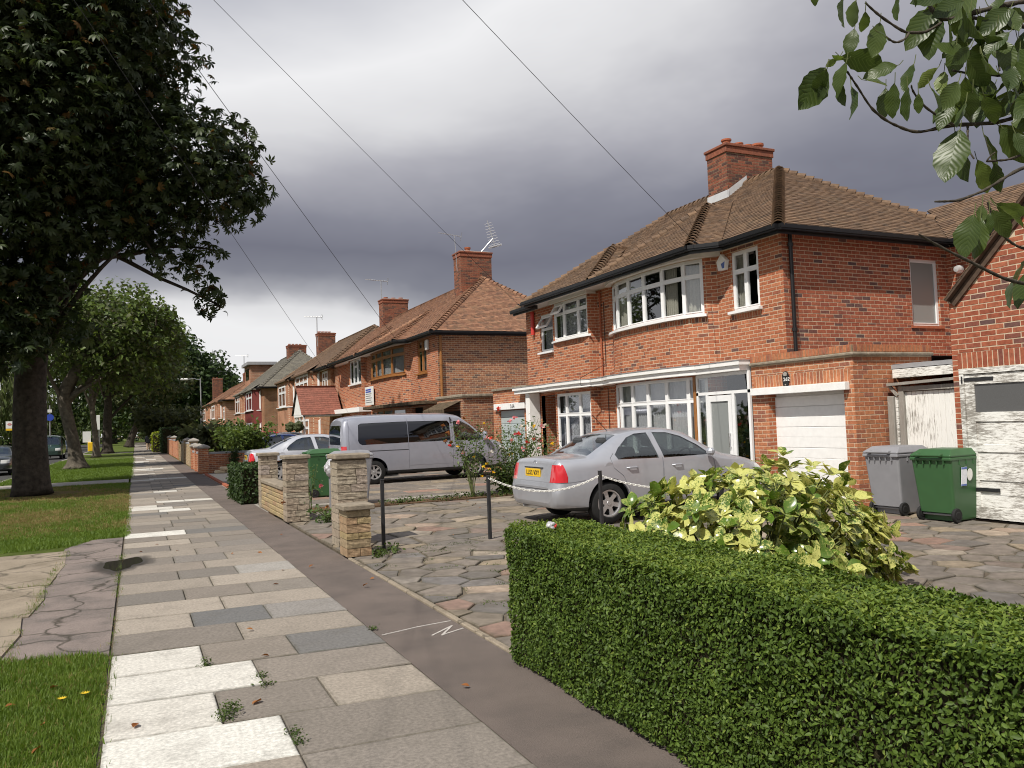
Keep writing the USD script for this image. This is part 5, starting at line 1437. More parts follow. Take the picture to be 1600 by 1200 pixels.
def loft(st, inset=0.0, nx=90, nt=9):
    """A body from stations: rows of x, zb, wb, zr, wr, zm, wm, zs, ws, zg, wg, zt, wt, zc."""
    st = np.asarray(st, float)
    P = PchipInterpolator(st[:, 0], st[:, 1:], axis=0)
    xs = st[0, 0] + (st[-1, 0] - st[0, 0]) * (1 - np.cos(np.linspace(0, np.pi, nx))) / 2
    xs = np.unique(np.concatenate([xs, np.linspace(st[0, 0], st[-1, 0], nx)]))
    rings = []
    for x in xs:
        zb, wb, zr, wr, zm, wm, zs, ws, zg, wg, zt, wt, zc = P(x)
        pts = np.array([(0, zb), (wb, zb), (wr, zr), (wm, zm), (ws, zs), (wg, zg), (wt, zt), (wt * .6, zt + (zc - zt) * .72), (0, zc)])
        t = np.concatenate([[0], np.cumsum(np.maximum(np.linalg.norm(np.diff(pts, axis=0), axis=1), 1e-4))])
        q = PchipInterpolator(t, pts, axis=0)(np.unique(np.concatenate([np.linspace(t[i], t[i + 1], nt if i else 3) for i in range(len(t) - 1)])))
        if inset:
            d = np.gradient(q, axis=0); d /= np.linalg.norm(d, axis=1, keepdims=True) + 1e-9
            q = q - np.stack([d[:, 1], -d[:, 0]], 1) * inset
            q[0, 0] = q[-1, 0] = 0; q[:, 0] = np.maximum(q[:, 0], 0)
        left = q[1:-1][::-1] * [-1, 1]
        rings.append(np.vstack([q, left]))
    n = len(rings[0])
    if inset:
        xs = np.clip(xs, st[0, 0] + inset, st[-1, 0] - inset); xs = xs + np.linspace(0, 1e-4, len(xs))
    v = np.concatenate([np.column_stack([np.full(n, x), r]) for x, r in zip(xs, rings)])
    i, j = np.meshgrid(np.arange(len(xs) - 1), np.arange(n), indexing='ij'); i, j = i.ravel(), j.ravel(); k = (j + 1) % n
    f = [quads(np.stack([i * n + j, (i + 1) * n + j, (i + 1) * n + k, i * n + k], 1))]
    m = len(v); v = np.vstack([v, [xs[0], 0, rings[0][:, 1].mean()], [xs[-1], 0, rings[-1][:, 1].mean()]])
    j = np.arange(n); k = (j + 1) % n; e = (len(xs) - 1) * n
    f += [np.stack([np.full(n, m), j, k], 1), np.stack([np.full(n, m + 1), e + k, e + j], 1)]
    v[:, 1] *= -1                                                   # keep the faces outwards
    f = np.vstack(f)
    mm = mf(v, f)
    if mm.volume() < 0 or mm.is_empty():
        mm = mf(v, f[:, ::-1])
    return mm


def stroke(pts, w):
    return list(LineString(pts).buffer(w / 2, cap_style=2, join_style=2).exterior.coords)[:-1]


def wheel(parent, x, y, rad, wd, rimr, spokes, side, rimmat='alloy', name='wheel', hub=None):
    """y: outer face; side: -1 or 1, the way the face looks."""
    s = side
    T = MB().lathe([(rimr, 0), (rimr + .012, .012), (rad - .035, .004), (rad - .010, -.018), (rad, -.05), (rad, -wd + .05), (rad - .01, -wd + .02), (rimr, -wd), (rimr, 0)], (0, 0, 0), axis=2, n=36)
    M = np.array([[1, 0, 0, x], [0, 0, s, y], [0, 1, 0, rad], [0, 0, 0, 1.]])
    wp = obj(name, MB().mesh((np.concatenate(T.v), np.concatenate(T.f)), M), 'rubber', parent, smooth=40)
    disc = m3.Manifold.cylinder(.03, rimr * .99, rimr * .99, 36).translate((0, 0, -.05))
    cut = m3.Manifold()
    n = spokes
    for k in range(n):
        a0 = 2 * np.pi * k / n + .3
        hw = np.pi / n * .62
        pts = [(rimr * .42 * math.cos(a0 + t * hw * .55), rimr * .42 * math.sin(a0 + t * hw * .55)) for t in (-1, 0, 1)] + [(rimr * .87 * math.cos(a0 + t * hw), rimr * .87 * math.sin(a0 + t * hw)) for t in (1, .5, 0, -.5, -1)]
        cut = cut + m3.Manifold.extrude(m3.CrossSection([pts if Polygon(pts).exterior.is_ccw else pts[::-1]]), .2).translate((0, 0, -.1))
    rim = (disc - cut) + (m3.Manifold.cylinder(.10, rimr, rimr, 36) - m3.Manifold.cylinder(.10, rimr * .91, rimr * .91, 36)).translate((0, 0, -.10)) + m3.Manifold.cylinder(.012, rimr * .17, rimr * .15, 20).translate((0, 0, -.022))
    obj('rim', MB().mesh(rim, M), rimmat, wp, smooth=35)
    b = MB().lathe([(0, -.115), (rimr * .97, -.115)], (0, 0, 0), n=24)
    obj('brake', MB().mesh((np.concatenate(b.v), np.concatenate(b.f)), M), 'black_plastic', wp)
    return wp


def vehicle(name, label, cat, loc, rotz, P, group=None):
    t = thing(name, label, cat, loc, rotz, group)
    st = P['st']
    outer = loft(st); L = st[-1][0]
    out2 = loft(st, -.004); in1 = loft(st, .007); in2 = loft(st, .020); inn = loft(st, .045)
    shell = outer - inn
    arches = m3.Manifold()
    for x in P['wx']:
        for s in (-1, 1):
            y = s * P['w']
            arches = arches + cyl(x, P['wr'] + .012, P['wr'] + P.get('gap', .055), min(y * .62, y * 1.3), max(y * .62, y * 1.3))
    shell = shell - arches
    wins = []
    for poly in P['side']:
        wins += [(extr(poly[1], -2, -.3), poly[0]), (extr(poly[1], .3, 2), poly[0])]
    for nm, poly, z0 in P['screens']:
        wins.append((extr(poly, z0, 3, 'z'), nm))
    for nm, poly, a, b in P.get('ends', ()):
        wins.append((extr(poly, a, b, 'x'), nm))
    glassy = P.get('glass', 'car_glass')
    seal_ring = in1 - in2
    for w, nm in wins:
        shell = shell - w
    for pts in P.get('seams', ()):
        g = extr(stroke(pts, .009), -2, 2)
        shell = shell - (g - loft_cache(P, st, .012))
    for pts in P.get('xseams', ()):
        g = extr(stroke(pts, .009), -.1, .35, 'x')
        shell = shell - (g - loft_cache(P, st, .012))
    lamps = []
    for nm, mt, poly, axis, a, b in P['lamps']:
        w = extr(poly, a, b, axis)
        lamps.append((nm, mt, (out2 - in2) ^ w))
        shell = shell - w.__xor__(outer - loft_cache(P, st, .012))
    dark = extr([(-1, -.1), (6, -.1), (6, P['sillz']), (-1, P['sillz'])], -2, 2)
    bp = obj('body', MB().mesh(shell - dark if P.get('trim', True) else shell), P['paint'], t, smooth=32)
    if P.get('trim', True):
        low = shell ^ dark
        if not low.is_empty():
            obj('lower_trim', MB().mesh(low), P.get('trimmat', 'black_plastic'), t, smooth=32)
    obj('floor', MB().mesh(inn ^ extr([(-1, -.1), (6, -.1), (6, P['floor']), (-1, P['floor'])], -2, 2)) if True else None, 'black_plastic', t)
    for w, nm in wins:
        g = seal_ring ^ w
        if not g.is_empty():
            obj(nm, MB().mesh(g), P.get('tint', {}).get(nm, glassy), t, smooth=32)
        fr = (in1 - in2) ^ w
    for nm, mt, g in lamps:
        if not g.is_empty():
            obj(nm, MB().mesh(g), mt, t, smooth=32)
    for x in P['wx']:
        for s in (-1, 1):
            wheel(t, x, s * (P['w'] - .035), P['wr'], .20, P['rim'], P['spokes'], s)
    for x0 in P.get('seats', ()):
        for y in (-.37, .37):
            sp = obj('seat', MB().rbox((x0 - .05, y - .25, .30), (x0 + .48, y + .25, .56), .06).mesh((np.concatenate(MB().rbox((-.06, -.25, 0), (.08, .25, .62), .05).v), RBF), frame((x0 - .02, y, .50), (.97, 0, .24), (0, 1, 0), (-.24, 0, .97))), 'seat_fabric', t)
            obj('headrest', MB().rbox((x0 - .25, y - .13, 1.13), (x0 - .15, y + .13, 1.30), .04), 'seat_fabric', sp)
    if 'wheelpos' in P:
        x, y, z = P['wheelpos']
        a = np.linspace(0, 2 * np.pi, 25)
        obj('steering_wheel', MB().tube(np.column_stack([x + .09 * np.sin(a), y + .18 * np.cos(a), z + .16 * np.sin(a)]), .016, 6).bar((x, y - .17, z), (x, y + .17, z), .03, .04), 'black_plastic', t)
        obj('dashboard', MB().rbox((x + .10, -.66, z - .22), (x + .55, .66, z - .01), .06), 'black_plastic', t)
    for nm, mt, m_ in P.get('extras', ()):
        obj(nm, m_, mt, t)
    return t


LC = {}
def loft_cache(P, st, inset):
    k = (id(P), inset)
    if k not in LC:
        LC[k] = loft(st, inset)
    return LC[k]


def plate(text, x, y, z, w=.50, h=.11, front=False, m='plate_yellow'):
    """A rear (or front) number plate with its characters."""
    s = 1 if front else -1
    M = frame((x, y, z), (0, s, 0), (0, 0, 1), (s, 0, 0))
    b = MB().prism(sbox(-w / 2, -h / 2, w / 2, h / 2).buffer(.006), 0, .008, M)
    t = meshkit.text_mesh(text, h * .62, .003, bold=True)
    tw = t.bounds[1, 0]
    k = min(1, w * .9 / tw)
    T = MB().mesh((t.vertices * [k, 1, 1] - [tw * k / 2, h * .31, -.0085], t.faces), M)
    return [('number_plate', m, b), ('plate_characters', 'ink', T)]


#     x     zb   wb   zr   wr   zm   wm   zs   ws   zg   wg    zt   wt   zc
SED = [[0.00, .36, .52, .40, .62, .48, .68, .54, .68, .57, .60, .59, .55, .60],
       [0.035, .29, .60, .36, .72, .50, .765, .60, .745, .66, .70, .69, .62, .70],
       [0.09, .27, .64, .35, .77, .52, .805, .72, .775, .86, .735, .93, .66, .955],
       [0.16, .26, .66, .34, .80, .53, .825, .80, .80, .92, .76, .985, .68, 1.015],
       [0.45, .22, .68, .30, .83, .54, .852, .84, .825, .95, .785, 1.00, .70, 1.04],
       [0.66, .20, .70, .28, .84, .55, .862, .86, .835, .965, .79, 1.01, .70, 1.055],
       [0.95, .19, .70, .26, .845, .55, .866, .875, .84, 1.03, .77, 1.13, .66, 1.185],
       [1.40, .18, .70, .25, .845, .55, .868, .89, .845, 1.16, .73, 1.335, .58, 1.375],
       [1.80, .18, .70, .25, .845, .55, .868, .89, .845, 1.18, .72, 1.395, .56, 1.437],
       [2.20, .18, .70, .25, .845, .55, .868, .89, .845, 1.18, .72, 1.398, .56, 1.440],
       [2.60, .18, .70, .25, .845, .55, .868, .885, .845, 1.14, .735, 1.335, .57, 1.385],
       [3.05, .18, .70, .25, .845, .55, .866, .875, .84, 1.02, .775, 1.10, .66, 1.165],
       [3.36, .19, .70, .26, .84, .55, .862, .86, .83, .93, .775, .965, .70, 1.005],
       [3.75, .20, .68, .28, .82, .54, .845, .80, .805, .87, .75, .90, .64, .935],
       [4.12, .22, .64, .30, .77, .50, .795, .70, .75, .77, .69, .80, .58, .83],
       [4.30, .25, .56, .33, .69, .48, .71, .60, .67, .64, .62, .66, .50, .68],
       [4.38, .32, .46, .38, .54, .44, .56, .50, .54, .53, .48, .54, .42, .55]]
def sedan(name, label, loc, rotz, paint_, txt=None, group=None, wr=.315, glass='car_glass', spokes=6, sx=1.0, full=True, front_txt=None):
    st = [[r_[0] * sx, *r_[1:]] for r_ in SED]
    k = lambda pts: [(x * sx, z) for x, z in pts]
    P = dict(st=st, wx=(.955 * sx, 3.47 * sx), w=.868, wr=wr, rim=.205, spokes=spokes, paint=paint_, sillz=.285, floor=.34, glass=glass, trim=True,
             side=[('rear_door_window', k([(1.16, .965), (1.12, 1.04), (1.22, 1.14), (1.44, 1.29), (1.62, 1.345), (1.86, 1.355), (1.95, .955)])),
                   ('front_door_window', k([(2.05, .952), (1.97, 1.355), (2.25, 1.345), (2.52, 1.275), (2.80, 1.13), (3.02, .965)]))],
             screens=[('rear_screen', [(.70 * sx, -.60), (.70 * sx, .60), (1.33 * sx, .50), (1.33 * sx, -.50)], 1.0), ('windscreen', [(2.55 * sx, -.53), (2.55 * sx, .53), (3.28 * sx, .63), (3.28 * sx, -.63)], .9)],
             xseams=[[(-.60, 1.1), (-.60, .665), (.60, .665), (.60, 1.1)]] if full else [], seams=[k([(1.10, 1.06), (1.02, .99), (1.06, .84), (1.22, .72), (1.34, .50), (1.38, .30), (1.98, .28), (2.02, .96)]), k([(2.02, .96), (2.02, .30), (3.06, .30), (3.10, .60), (3.06, .96)]), k([(-.1, .655), (.30, .665), (.62, .69)])] if full else [],
             lamps=[('tail_lamp', 'lamp_red', [(-.02, .725), (.205, .725), (.21, .76), (.165, .93), (-.02, .93)], 'y', -1, -.575), ('reversing_lamp', 'lamp_pale', [(-.02, .672), (.20, .672), (.205, .722), (-.02, .722)], 'y', -1, -.575), ('tail_lamp', 'lamp_red', [(-.02, .67), (.20, .67), (.21, .75), (.165, .93), (-.02, .93)], 'y', .575, 1),
                    ('headlamp', 'lamp_clear', [(4.02 * sx, .60), (4.5 * sx, .60), (4.5 * sx, .76), (4.02 * sx, .76)], 'y', -1, -.42), ('headlamp', 'lamp_clear', [(4.02 * sx, .60), (4.5 * sx, .60), (4.5 * sx, .76), (4.02 * sx, .76)], 'y', .42, 1)],
             seats=(2.25 * sx, 1.35 * sx) if full else (), extras=[])
    if full:
        P['wheelpos'] = (2.78 * sx, -.38, .90)
    ex = P['extras']
    if txt:
        ex += plate(txt, .043, 0, .80)
    if front_txt:
        ex += plate(front_txt, 4.385 * sx, 0, .45, front=True, m='plate_white')
    if full:
        for s in (-1, 1):
            for x in (1.30, 2.20):
                ex.append(('door_handle', paint_, MB().tube([(x * sx, s * .850, .83), (x * sx + .03, s * .885, .835), (x * sx + .15, s * .885, .835), (x * sx + .19, s * .850, .83)], .013, 8)))
            ex.append(('door_mirror', paint_, MB().rbox((2.86 * sx, s * .86, .95), (3.0 * sx, s * 1.0, 1.07), .04)))
        ex.append(('filler_cap', paint_, MB().mesh(m3.Manifold.cylinder(.004, .085, .085, 28).transform(np.array([[1, 0, 0, .98 * sx], [0, 0, -1, -.836], [0, 1, 0, .845]], float)))))
        ex.append(('badge', 'chrome', MB().lathe([(0, 0), (.03, .004), (.055, .004), (.055, 0), (.05, -.01)], (0, 0, 0), n=20).v and MB().mesh((lambda b: (np.concatenate(b.v), np.concatenate(b.f)))(MB().lathe([(.044, 0), (.046, .008), (.057, .008), (.058, 0)], (0, 0, 0), n=24).bar((-.03, .03, .003), (-.012, -.035, .003), .006, .012).bar((-.012, -.035, .003), (0, .0, .003), .006, .012).bar((0, 0, .003), (.012, -.035, .003), .006, .012).bar((.012, -.035, .003), (.03, .03, .003), .006, .012)), frame((.085, 0, .93), (0, -1, 0), (.12, 0, .99), (-.99, 0, .12)))))
        ex.append(('plate_recess', 'black_plastic', MB().rbox((.045, -.31, .868), (.10, .31, .884), .005)))
        ex.append(('bumper_strip', paint_, MB().rbox((.0, -.60, .545), (.03, .60, .575), .01)))
        ex.append(('roof_aerial', 'black_plastic', MB().tube([(1.50 * sx, 0, 1.40), (1.22 * sx, 0, 1.66)], .006, 5)))
        ex.append(('exhaust', 'lead', MB().tube([(.05, .40, .27), (.30, .40, .27)], .028, 8)))
        ex.append(('parcel_shelf', 'seat_fabric', MB().box((.80 * sx, -.6, .94), (1.15 * sx, .6, .96))))
        ex.append(('rear_lining', 'black_plastic', MB().box((.60, -.7, .5), (.66, .7, .98)).box((1.12 * sx, -.66, .5), (1.22 * sx, .66, .96))))
    t = vehicle(name, label, 'car', loc, rotz, P, group)
    return t


sedan('parked_car', 'silver saloon car with red tail lamps and yellow plate, nose to the house', (5.58, 11.35, .0), 0.0, 'silver_paint', 'LL51 VXY', sx=.945)
sedan('parked_car', 'silver coupe-like car behind the low stone wall and left green bin', (3.0, 25.9, .0), 0.0, 'coupe_paint', 'EK05 YVB', sx=1.02, spokes=7)
sedan('parked_car', 'dark blue car in front of the far houses, partly behind the silver car', (3.9, 37.0, .0), 0.0, 'blue_paint', None, full=False, glass='glass_dark')
sedan('parked_car', 'dark grey car showing only its roof behind the dark blue car', (4.9, 41.5, .05), 0.0, 'dark_paint', None, full=False, glass='glass_dark')
sedan('parked_car', 'red car showing only its roof above the leafy bush by the low brick wall', (5.4, 52.5, .15), 0.0, 'red_paint', None, full=False, glass='glass_dark')
sedan('parked_car', 'dark saloon parked in the road facing the camera at the left edge', (-6.3, 49.8, -.12), -math.pi / 2, 'black_car', None, full=True, glass='car_glass', front_txt='P482 HME')
sedan('parked_car', 'dark car far down the road between the first two tree trunks, farther of two', (-6.2, 99, -.12), -math.pi / 2, 'black_car', None, full=False, glass='glass_dark', front_txt=None)

#     x     zb   wb   zr   wr   zm   wm   zs   ws   zg   wg    zt   wt   zc
VAN = [[0.00, .42, .60, .46, .74, .62, .80, .80, .80, 1.10, .78, 1.45, .66, 1.55],
       [0.05, .34, .68, .42, .84, .70, .90, 1.05, .88, 1.45, .82, 1.72, .68, 1.80],
       [0.15, .30, .72, .38, .90, .72, .935, 1.08, .92, 1.50, .85, 1.80, .72, 1.88],
       [0.50, .27, .76, .34, .92, .72, .95, 1.10, .935, 1.52, .87, 1.84, .74, 1.93],
       [1.50, .25, .76, .32, .925, .72, .952, 1.10, .94, 1.52, .875, 1.86, .75, 1.955],
       [3.00, .25, .76, .32, .925, .72, .952, 1.10, .94, 1.52, .875, 1.85, .75, 1.950],
       [3.45, .25, .76, .32, .925, .72, .952, 1.10, .935, 1.50, .865, 1.80, .73, 1.90],
       [3.75, .25, .76, .32, .925, .72, .952, 1.08, .93, 1.40, .86, 1.64, .73, 1.74],
       [4.20, .26, .76, .33, .925, .72, .95, 1.05, .92, 1.22, .86, 1.30, .74, 1.385],
       [4.48, .27, .76, .34, .92, .70, .945, 1.00, .905, 1.09, .85, 1.13, .74, 1.17],
       [4.75, .28, .74, .36, .90, .68, .92, .93, .87, 1.00, .80, 1.03, .68, 1.055],
       [4.95, .32, .68, .40, .83, .64, .85, .80, .80, .85, .74, .87, .62, .89],
       [5.05, .40, .56, .46, .68, .58, .70, .66, .68, .69, .62, .70, .52, .71]]
vp = dict(st=VAN, wx=(.88, 3.90), w=.952, wr=.335, rim=.20, spokes=7, paint='van_paint', sillz=.36, floor=.42, glass='glass_dark', trimmat='black_plastic',
          side=[('side_window', [(.48, 1.14), (.44, 1.22), (.47, 1.66), (.55, 1.70), (1.88, 1.72), (1.88, 1.12), (.55, 1.10)]), ('side_window', [(1.895, 1.12), (1.895, 1.72), (3.10, 1.70), (3.16, 1.62), (3.16, 1.12)]), ('door_window', [(3.28, 1.12), (3.28, 1.68), (3.52, 1.68), (3.80, 1.54), (4.22, 1.16), (4.20, 1.10)])],
          screens=[('windscreen', [(3.60, -.72), (3.60, .72), (4.42, .80), (4.42, -.80)], 1.0)],
          ends=[('rear_window', [(-.70, 1.12), (-.66, 1.66), (.66, 1.66), (.70, 1.12)], -.1, .25)], tint={'door_window': 'car_glass', 'windscreen': 'car_glass'},
          seams=[[(1.89, 1.80), (1.89, .40)], [(3.22, 1.80), (3.22, .40)], [(.20, 1.80), (.18, .80), (.2, .5)], [(4.30, 1.05), (4.34, .8), (4.28, .45)], [(.5, .92), (1.9, .92)], [(1.89, .47), (3.22, .47)]],
          lamps=[('tail_lamp', 'lamp_red', [(-.05, .80), (.13, .80), (.12, 1.08), (-.05, 1.08)], 'y', -1, -.74), ('tail_lamp', 'lamp_red', [(-.05, .80), (.13, .80), (.12, 1.08), (-.05, 1.08)], 'y', .74, 1),
                 ('headlamp', 'lamp_clear', [(4.70, .72), (5.1, .72), (5.1, .92), (4.70, .92)], 'y', -1, -.5), ('headlamp', 'lamp_clear', [(4.70, .72), (5.1, .72), (5.1, .92), (4.70, .92)], 'y', .5, 1)],
          seats=(3.2,), wheelpos=(3.75, -.42, 1.15),
          extras=[('door_handle', 'van_paint', MB().tube([(3.05, -.945, 1.02), (3.08, -.975, 1.02), (3.2, -.975, 1.02), (3.23, -.945, 1.02)][::1], .014, 8)), ('slide_rail', 'black_plastic', MB().rbox((.62, -.952, .915), (1.88, -.935, .935), .004)),
                  ('door_mirror', 'van_paint', MB().rbox((4.16, -1.12, 1.10), (4.26, -.92, 1.36), .04)), ('bulkhead', 'black_plastic', MB().box((3.18, -.85, .4), (3.2, .85, 1.8))),
                  *plate('EF04 LKJ', .01, 0, .95)])
vehicle('parked_van', 'long silver passenger van with dark side windows on the drive behind the roses', 'van', (5.12, 22.95, .0), 0.0, vp)
vq = dict(vp, paint='green_paint', extras=[], side=vp['side'], seats=(), seams=[]); vq.pop('wheelpos')
vehicle('parked_van', 'dark green people carrier parked in the road just right of the big trunk', 'van', (-6.35, 79, -.12), -math.pi / 2, vq)
# ---------------------------------------------------------------- garden walls, piers, bins, posts, chain
def stone_pier(parent, x0, x1, y0, y1, h, seed, m='stone_block', course=.098, name='pier', cap=True, cap_over=.035, label=None):
    r = rng(seed)
    core = obj(name, MB().box((x0 + .02, y0 + .02, 0), (x1 - .02, y1 - .02, h - .05)), 'mortar_stone', parent, label=label)
    z, k = 0.0, 0
    while z < h - .1:
        hh = course * r.uniform(.85, 1.15)
        zt = min(z + hh, h - .068)
        xs = [x0, x0 + (x1 - x0) * (r.uniform(.35, .65) if r.random() < .75 else .98), x1]
        for a, b in zip(xs[:-1], xs[1:]):
            if b - a < .04:
                continue
            v = trimesh.creation.box([b - a - .009, y1 - y0, zt - z - .009]).subdivide().subdivide()
            v.vertices += [(a + b) / 2, (y0 + y1) / 2, (z + zt) / 2]
            n3 = meshkit.noise(v.vertices * 31 + seed * 7.1 + k * 3.7, k)
            d = (v.vertices - [(a + b) / 2, (y0 + y1) / 2, (z + zt) / 2]) / np.array([b - a, y1 - y0, zt - z]) * 2
            face = np.abs(d) > .97
            q = v.vertices.copy()
            q[:, 1] += np.sign(d[:, 1]) * face[:, 1] * (n3 - .45) * .018
            q[:, 0] += np.sign(d[:, 0]) * face[:, 0] * (n3 - .5) * .010
            obj('stone', (q, v.faces), m, core, rnd=float(r.random())); k += 1
        z = zt
    if cap:
        obj('cap', MB().rbox((x0 - cap_over, y0 - cap_over, h - .066), (x1 + cap_over, y1 + cap_over, h), .012), 'coping', core)
    return core


sw = thing('stone_wall', 'low pale split-stone garden wall between two capped piers beside the tarmac strip', 'wall')
stone_pier(sw, 2.345, 2.735, 14.36, 14.75, 1.15, 3, course=.105, label='near pier of the low wall')
stone_pier(sw, 2.345, 2.70, 17.5, 17.9, 1.13, 4, course=.105)
r = rng(8)
cw = obj('low_wall', MB().box((2.38, 14.78, 0), (2.58, 17.5, .52)), 'mortar_dark', sw)
for k in range(6):
    y = 14.78 + (k % 2) * -.2
    while y < 17.5:
        wd = r.uniform(.3, .5); a, b = max(14.78, y), min(17.5, y + wd)
        if b - a > .05:
            obj('stone', MB().rbox((2.345 + r.uniform(0, .012), a + .004, k * .088 + .004), (2.60, b - .004, k * .088 + .084), .012), 'stone_yellow', cw, rnd=float(r.random()))
        y += wd
for k in range(4):
    obj('coping', MB().rbox((2.325, 14.79 + k * .68, .53), (2.63, 14.79 + k * .68 + .675, .60), .012), 'coping', sw)

gp = thing('gate_pier', 'tall split-stone gate pier with flat cap in front of the left grey bin', 'pier')
stone_pier(gp, 2.455, 2.875, 10.92, 11.34, 1.24, 6, course=.108)
sp = thing('gate_pier', 'short yellowish stone pier with overhanging cap at the start of the forecourt', 'pier')
stone_pier(sp, 2.335, 2.65, 9.95, 10.33, .64, 9, m='stone_yellow', cap_over=.045, course=.095)


def wheelie_bin(label, loc, rotz, body, lid, s=1.0, sticker=False, group=None, handle_front=True):
    """A two-wheeled bin; its wheels and hinge are at local -x."""
    t = thing('wheelie_bin', label, 'wheelie bin', loc, rotz, group)
    H = 1.0 * s
    w0, w1, d0, d1 = .225 * s, .285 * s, .24 * s, .345 * s
    pts0 = np.array([[i * d, j * w, z] for z, d, w in ((.05, d0, w0), (H * .90, d1 * .96, w1 * .97)) for i in (-1, 1) for j in (-1, 1)])
    sph = m3.Manifold.sphere(.035, 12)
    b = m3.Manifold.batch_hull([sph.translate(p.tolist()) for p in pts0])
    inner = m3.Manifold.batch_hull([m3.Manifold.sphere(.02, 8).translate((p * [.94, .94, 1] + [0, 0, .03]).tolist()) for p in pts0])
    body_m = b - m3.Manifold.cube((.12, 1, .16), True).translate((-d0 - .02, 0, .05))
    for y in (-.45, .45):
        for k in range(2):
            pass
    rim = MB().rbox((-d1 - .05, -w1 - .035, H * .895), (d1 + .045, w1 + .035, H * .945), .012)
    for k in range(5):
        y = -.2 + k * .1
        rim.rbox((d1 + .015, y - .006, H * .84), (d1 + .045, y + .006, H * .9), .003).rbox((-d1 - .05, y - .006, H * .84), (-d1 - .01, y + .006, H * .9), .003)
    for k in range(3):
        x = -.16 + k * .16
        for q in (-1, 1):
            rim.rbox((x - .006, q * (w1 + .002), H * .83), (x + .006, q * (w1 + .035), H * .9), .003)
    bm = MB().mesh(body_m)
    obj('body', bm, body, t, smooth=40)
    obj('rim', rim, body, t)
    L = m3.Manifold.batch_hull([m3.Manifold.sphere(.022, 10).translate((i * (d1 + .02) + o, j * (w1 + .012), z)) for i, j, z, o in [(a, c, H * .965, 0) for a in (-1, 1) for c in (-1, 1)] + [(a * .72, c * .8, H * 1.035, .02) for a in (-1, 1) for c in (-1, 1)]])
    lp = obj('lid', MB().mesh(L), lid, t, smooth=40)
    h = MB()
    for y in (-.17, .17):
        h.rbox((-d1 - .09, y - .025, H * .95), (-d1 + .02, y + .025, H * 1.0), .01)
    h.tube([(-d1 - .085, -.20, H * .975), (-d1 - .085, .20, H * .975)], .016, 8)
    obj('handle', h, body, t)
    obj('front_lip', MB().rbox((d1 + .02, -.12, H * .945), (d1 + .07, .12, H * .975), .01), lid, lp)
    obj('axle', MB().tube([(-d0 - .0, -w0 - .06, .10), (-d0 - .0, w0 + .06, .10)], .014, 8), 'lead', t)
    for q in (-1, 1):
        m = MB().lathe([(.0, -.026), (.045, -.026), (.055, -.02), (.09, -.022), (.10, -.012), (.10, .012), (.09, .022), (.055, .02), (.045, .026), (0, .026)], (-d0, q * (w0 + .045), .10), axis=1, n=22)
        obj('wheel', m, 'rubber', t)
    if sticker:
        tilt = math.atan2(w1 - w0, H * .85)
        M = frame((-.06, -w1 - .018, H * .66), (1, 0, 0), (0, -math.sin(tilt), math.cos(tilt)), (0, -math.cos(tilt), -math.sin(tilt)))
        st = MB().prism(sbox(-.075, -.13, .055, .13), .004, .007, M)
        sp_ = obj('sticker', st, 'sticker', t)
        obj('sticker_band', MB().prism(sbox(-.075, .10, .055, .128), .0072, .0085, M).prism(sbox(-.075, -.128, .055, -.105), .0072, .0085, M), 'sticker_blue', sp_)
        obj('sticker_round', MB().prism(Polygon([(.125 + .062 * math.cos(a), .02 + .085 * math.sin(a)) for a in np.linspace(0, 2 * np.pi, 24)]), .004, .007, M), 'plate_white', t)
    return t


wheelie_bin('green wheelie bin with a blue-edged sticker beside the peeling garage door', (10.36, 7.78, 0), math.radians(4), 'plastic_green', 'plastic_green', .95, True)
wheelie_bin('grey wheelie bin behind the variegated shrub, beside the right green bin', (10.52, 8.72, 0), math.radians(1), 'plastic_grey', 'plastic_grey', .97)
wheelie_bin('green wheelie bin between the low stone wall and the tall gate pier', (4.02, 19.3, 0), math.radians(-3), 'plastic_green', 'plastic_green', 1.06)
wheelie_bin('grey wheelie bin mostly hidden by the tall stone gate pier', (4.05, 16.75, 0), math.radians(3), 'plastic_grey', 'plastic_grey', 1.06)
bg = thing('rubbish_bag', 'clear plastic bag leaning by the hidden grey bin behind the gate pier', 'bag', (3.62, 16.3, .8))
v = trimesh.creation.icosphere(3, .2); v.vertices *= (1.0, .8, 1.0); v.vertices *= (.8 + .45 * meshkit.fbm(v.vertices * 9 + 3, 3)[:, None])
obj('film', v, 'foil', bg, smooth=False)
obj('support', MB().box((-.1, -.1, -.8), (.1, .1, -.1)), 'plastic_grey', bg)
for k, (x, m) in enumerate(((7.6, 'plastic_green'), (8.25, 'plastic_green'))):
    b = thing('recycling_box', f'{("dark", "pale")[k]} green recycling box seen under the silver van', 'box', (x, 26.2, 0))
    obj('box', MB().prism(sbox(-.28, -.2, .28, .2).difference(sbox(-.25, -.17, .25, .17)), 0, .36).box((-.28, -.2, 0), (.28, .2, .02)), m, b)
    obj('rim', MB().prism(sbox(-.30, -.22, .30, .22).difference(sbox(-.25, -.17, .25, .17)), .33, .365), m, b)

for k, (x, y, h, lab) in enumerate([(2.90, 10.30, .90, 'slim dark steel post beside the short stone pier'), (4.38, 10.24, .87, 'dark steel post where the white chain begins'), (5.93, 9.85, .86, 'dark steel post holding the chain in front of the silver saloon rear wheel')]):
    p = thing('chain_post', lab, 'post', (x, y, 0))
    obj('post', MB().rbox((-.022, -.022, -.05), (.022, .022, h), .004), 'black_paint', p)
    obj('cap', MB().rbox((-.024, -.024, h), (.024, .024, h + .006), .002), 'black_paint', p)


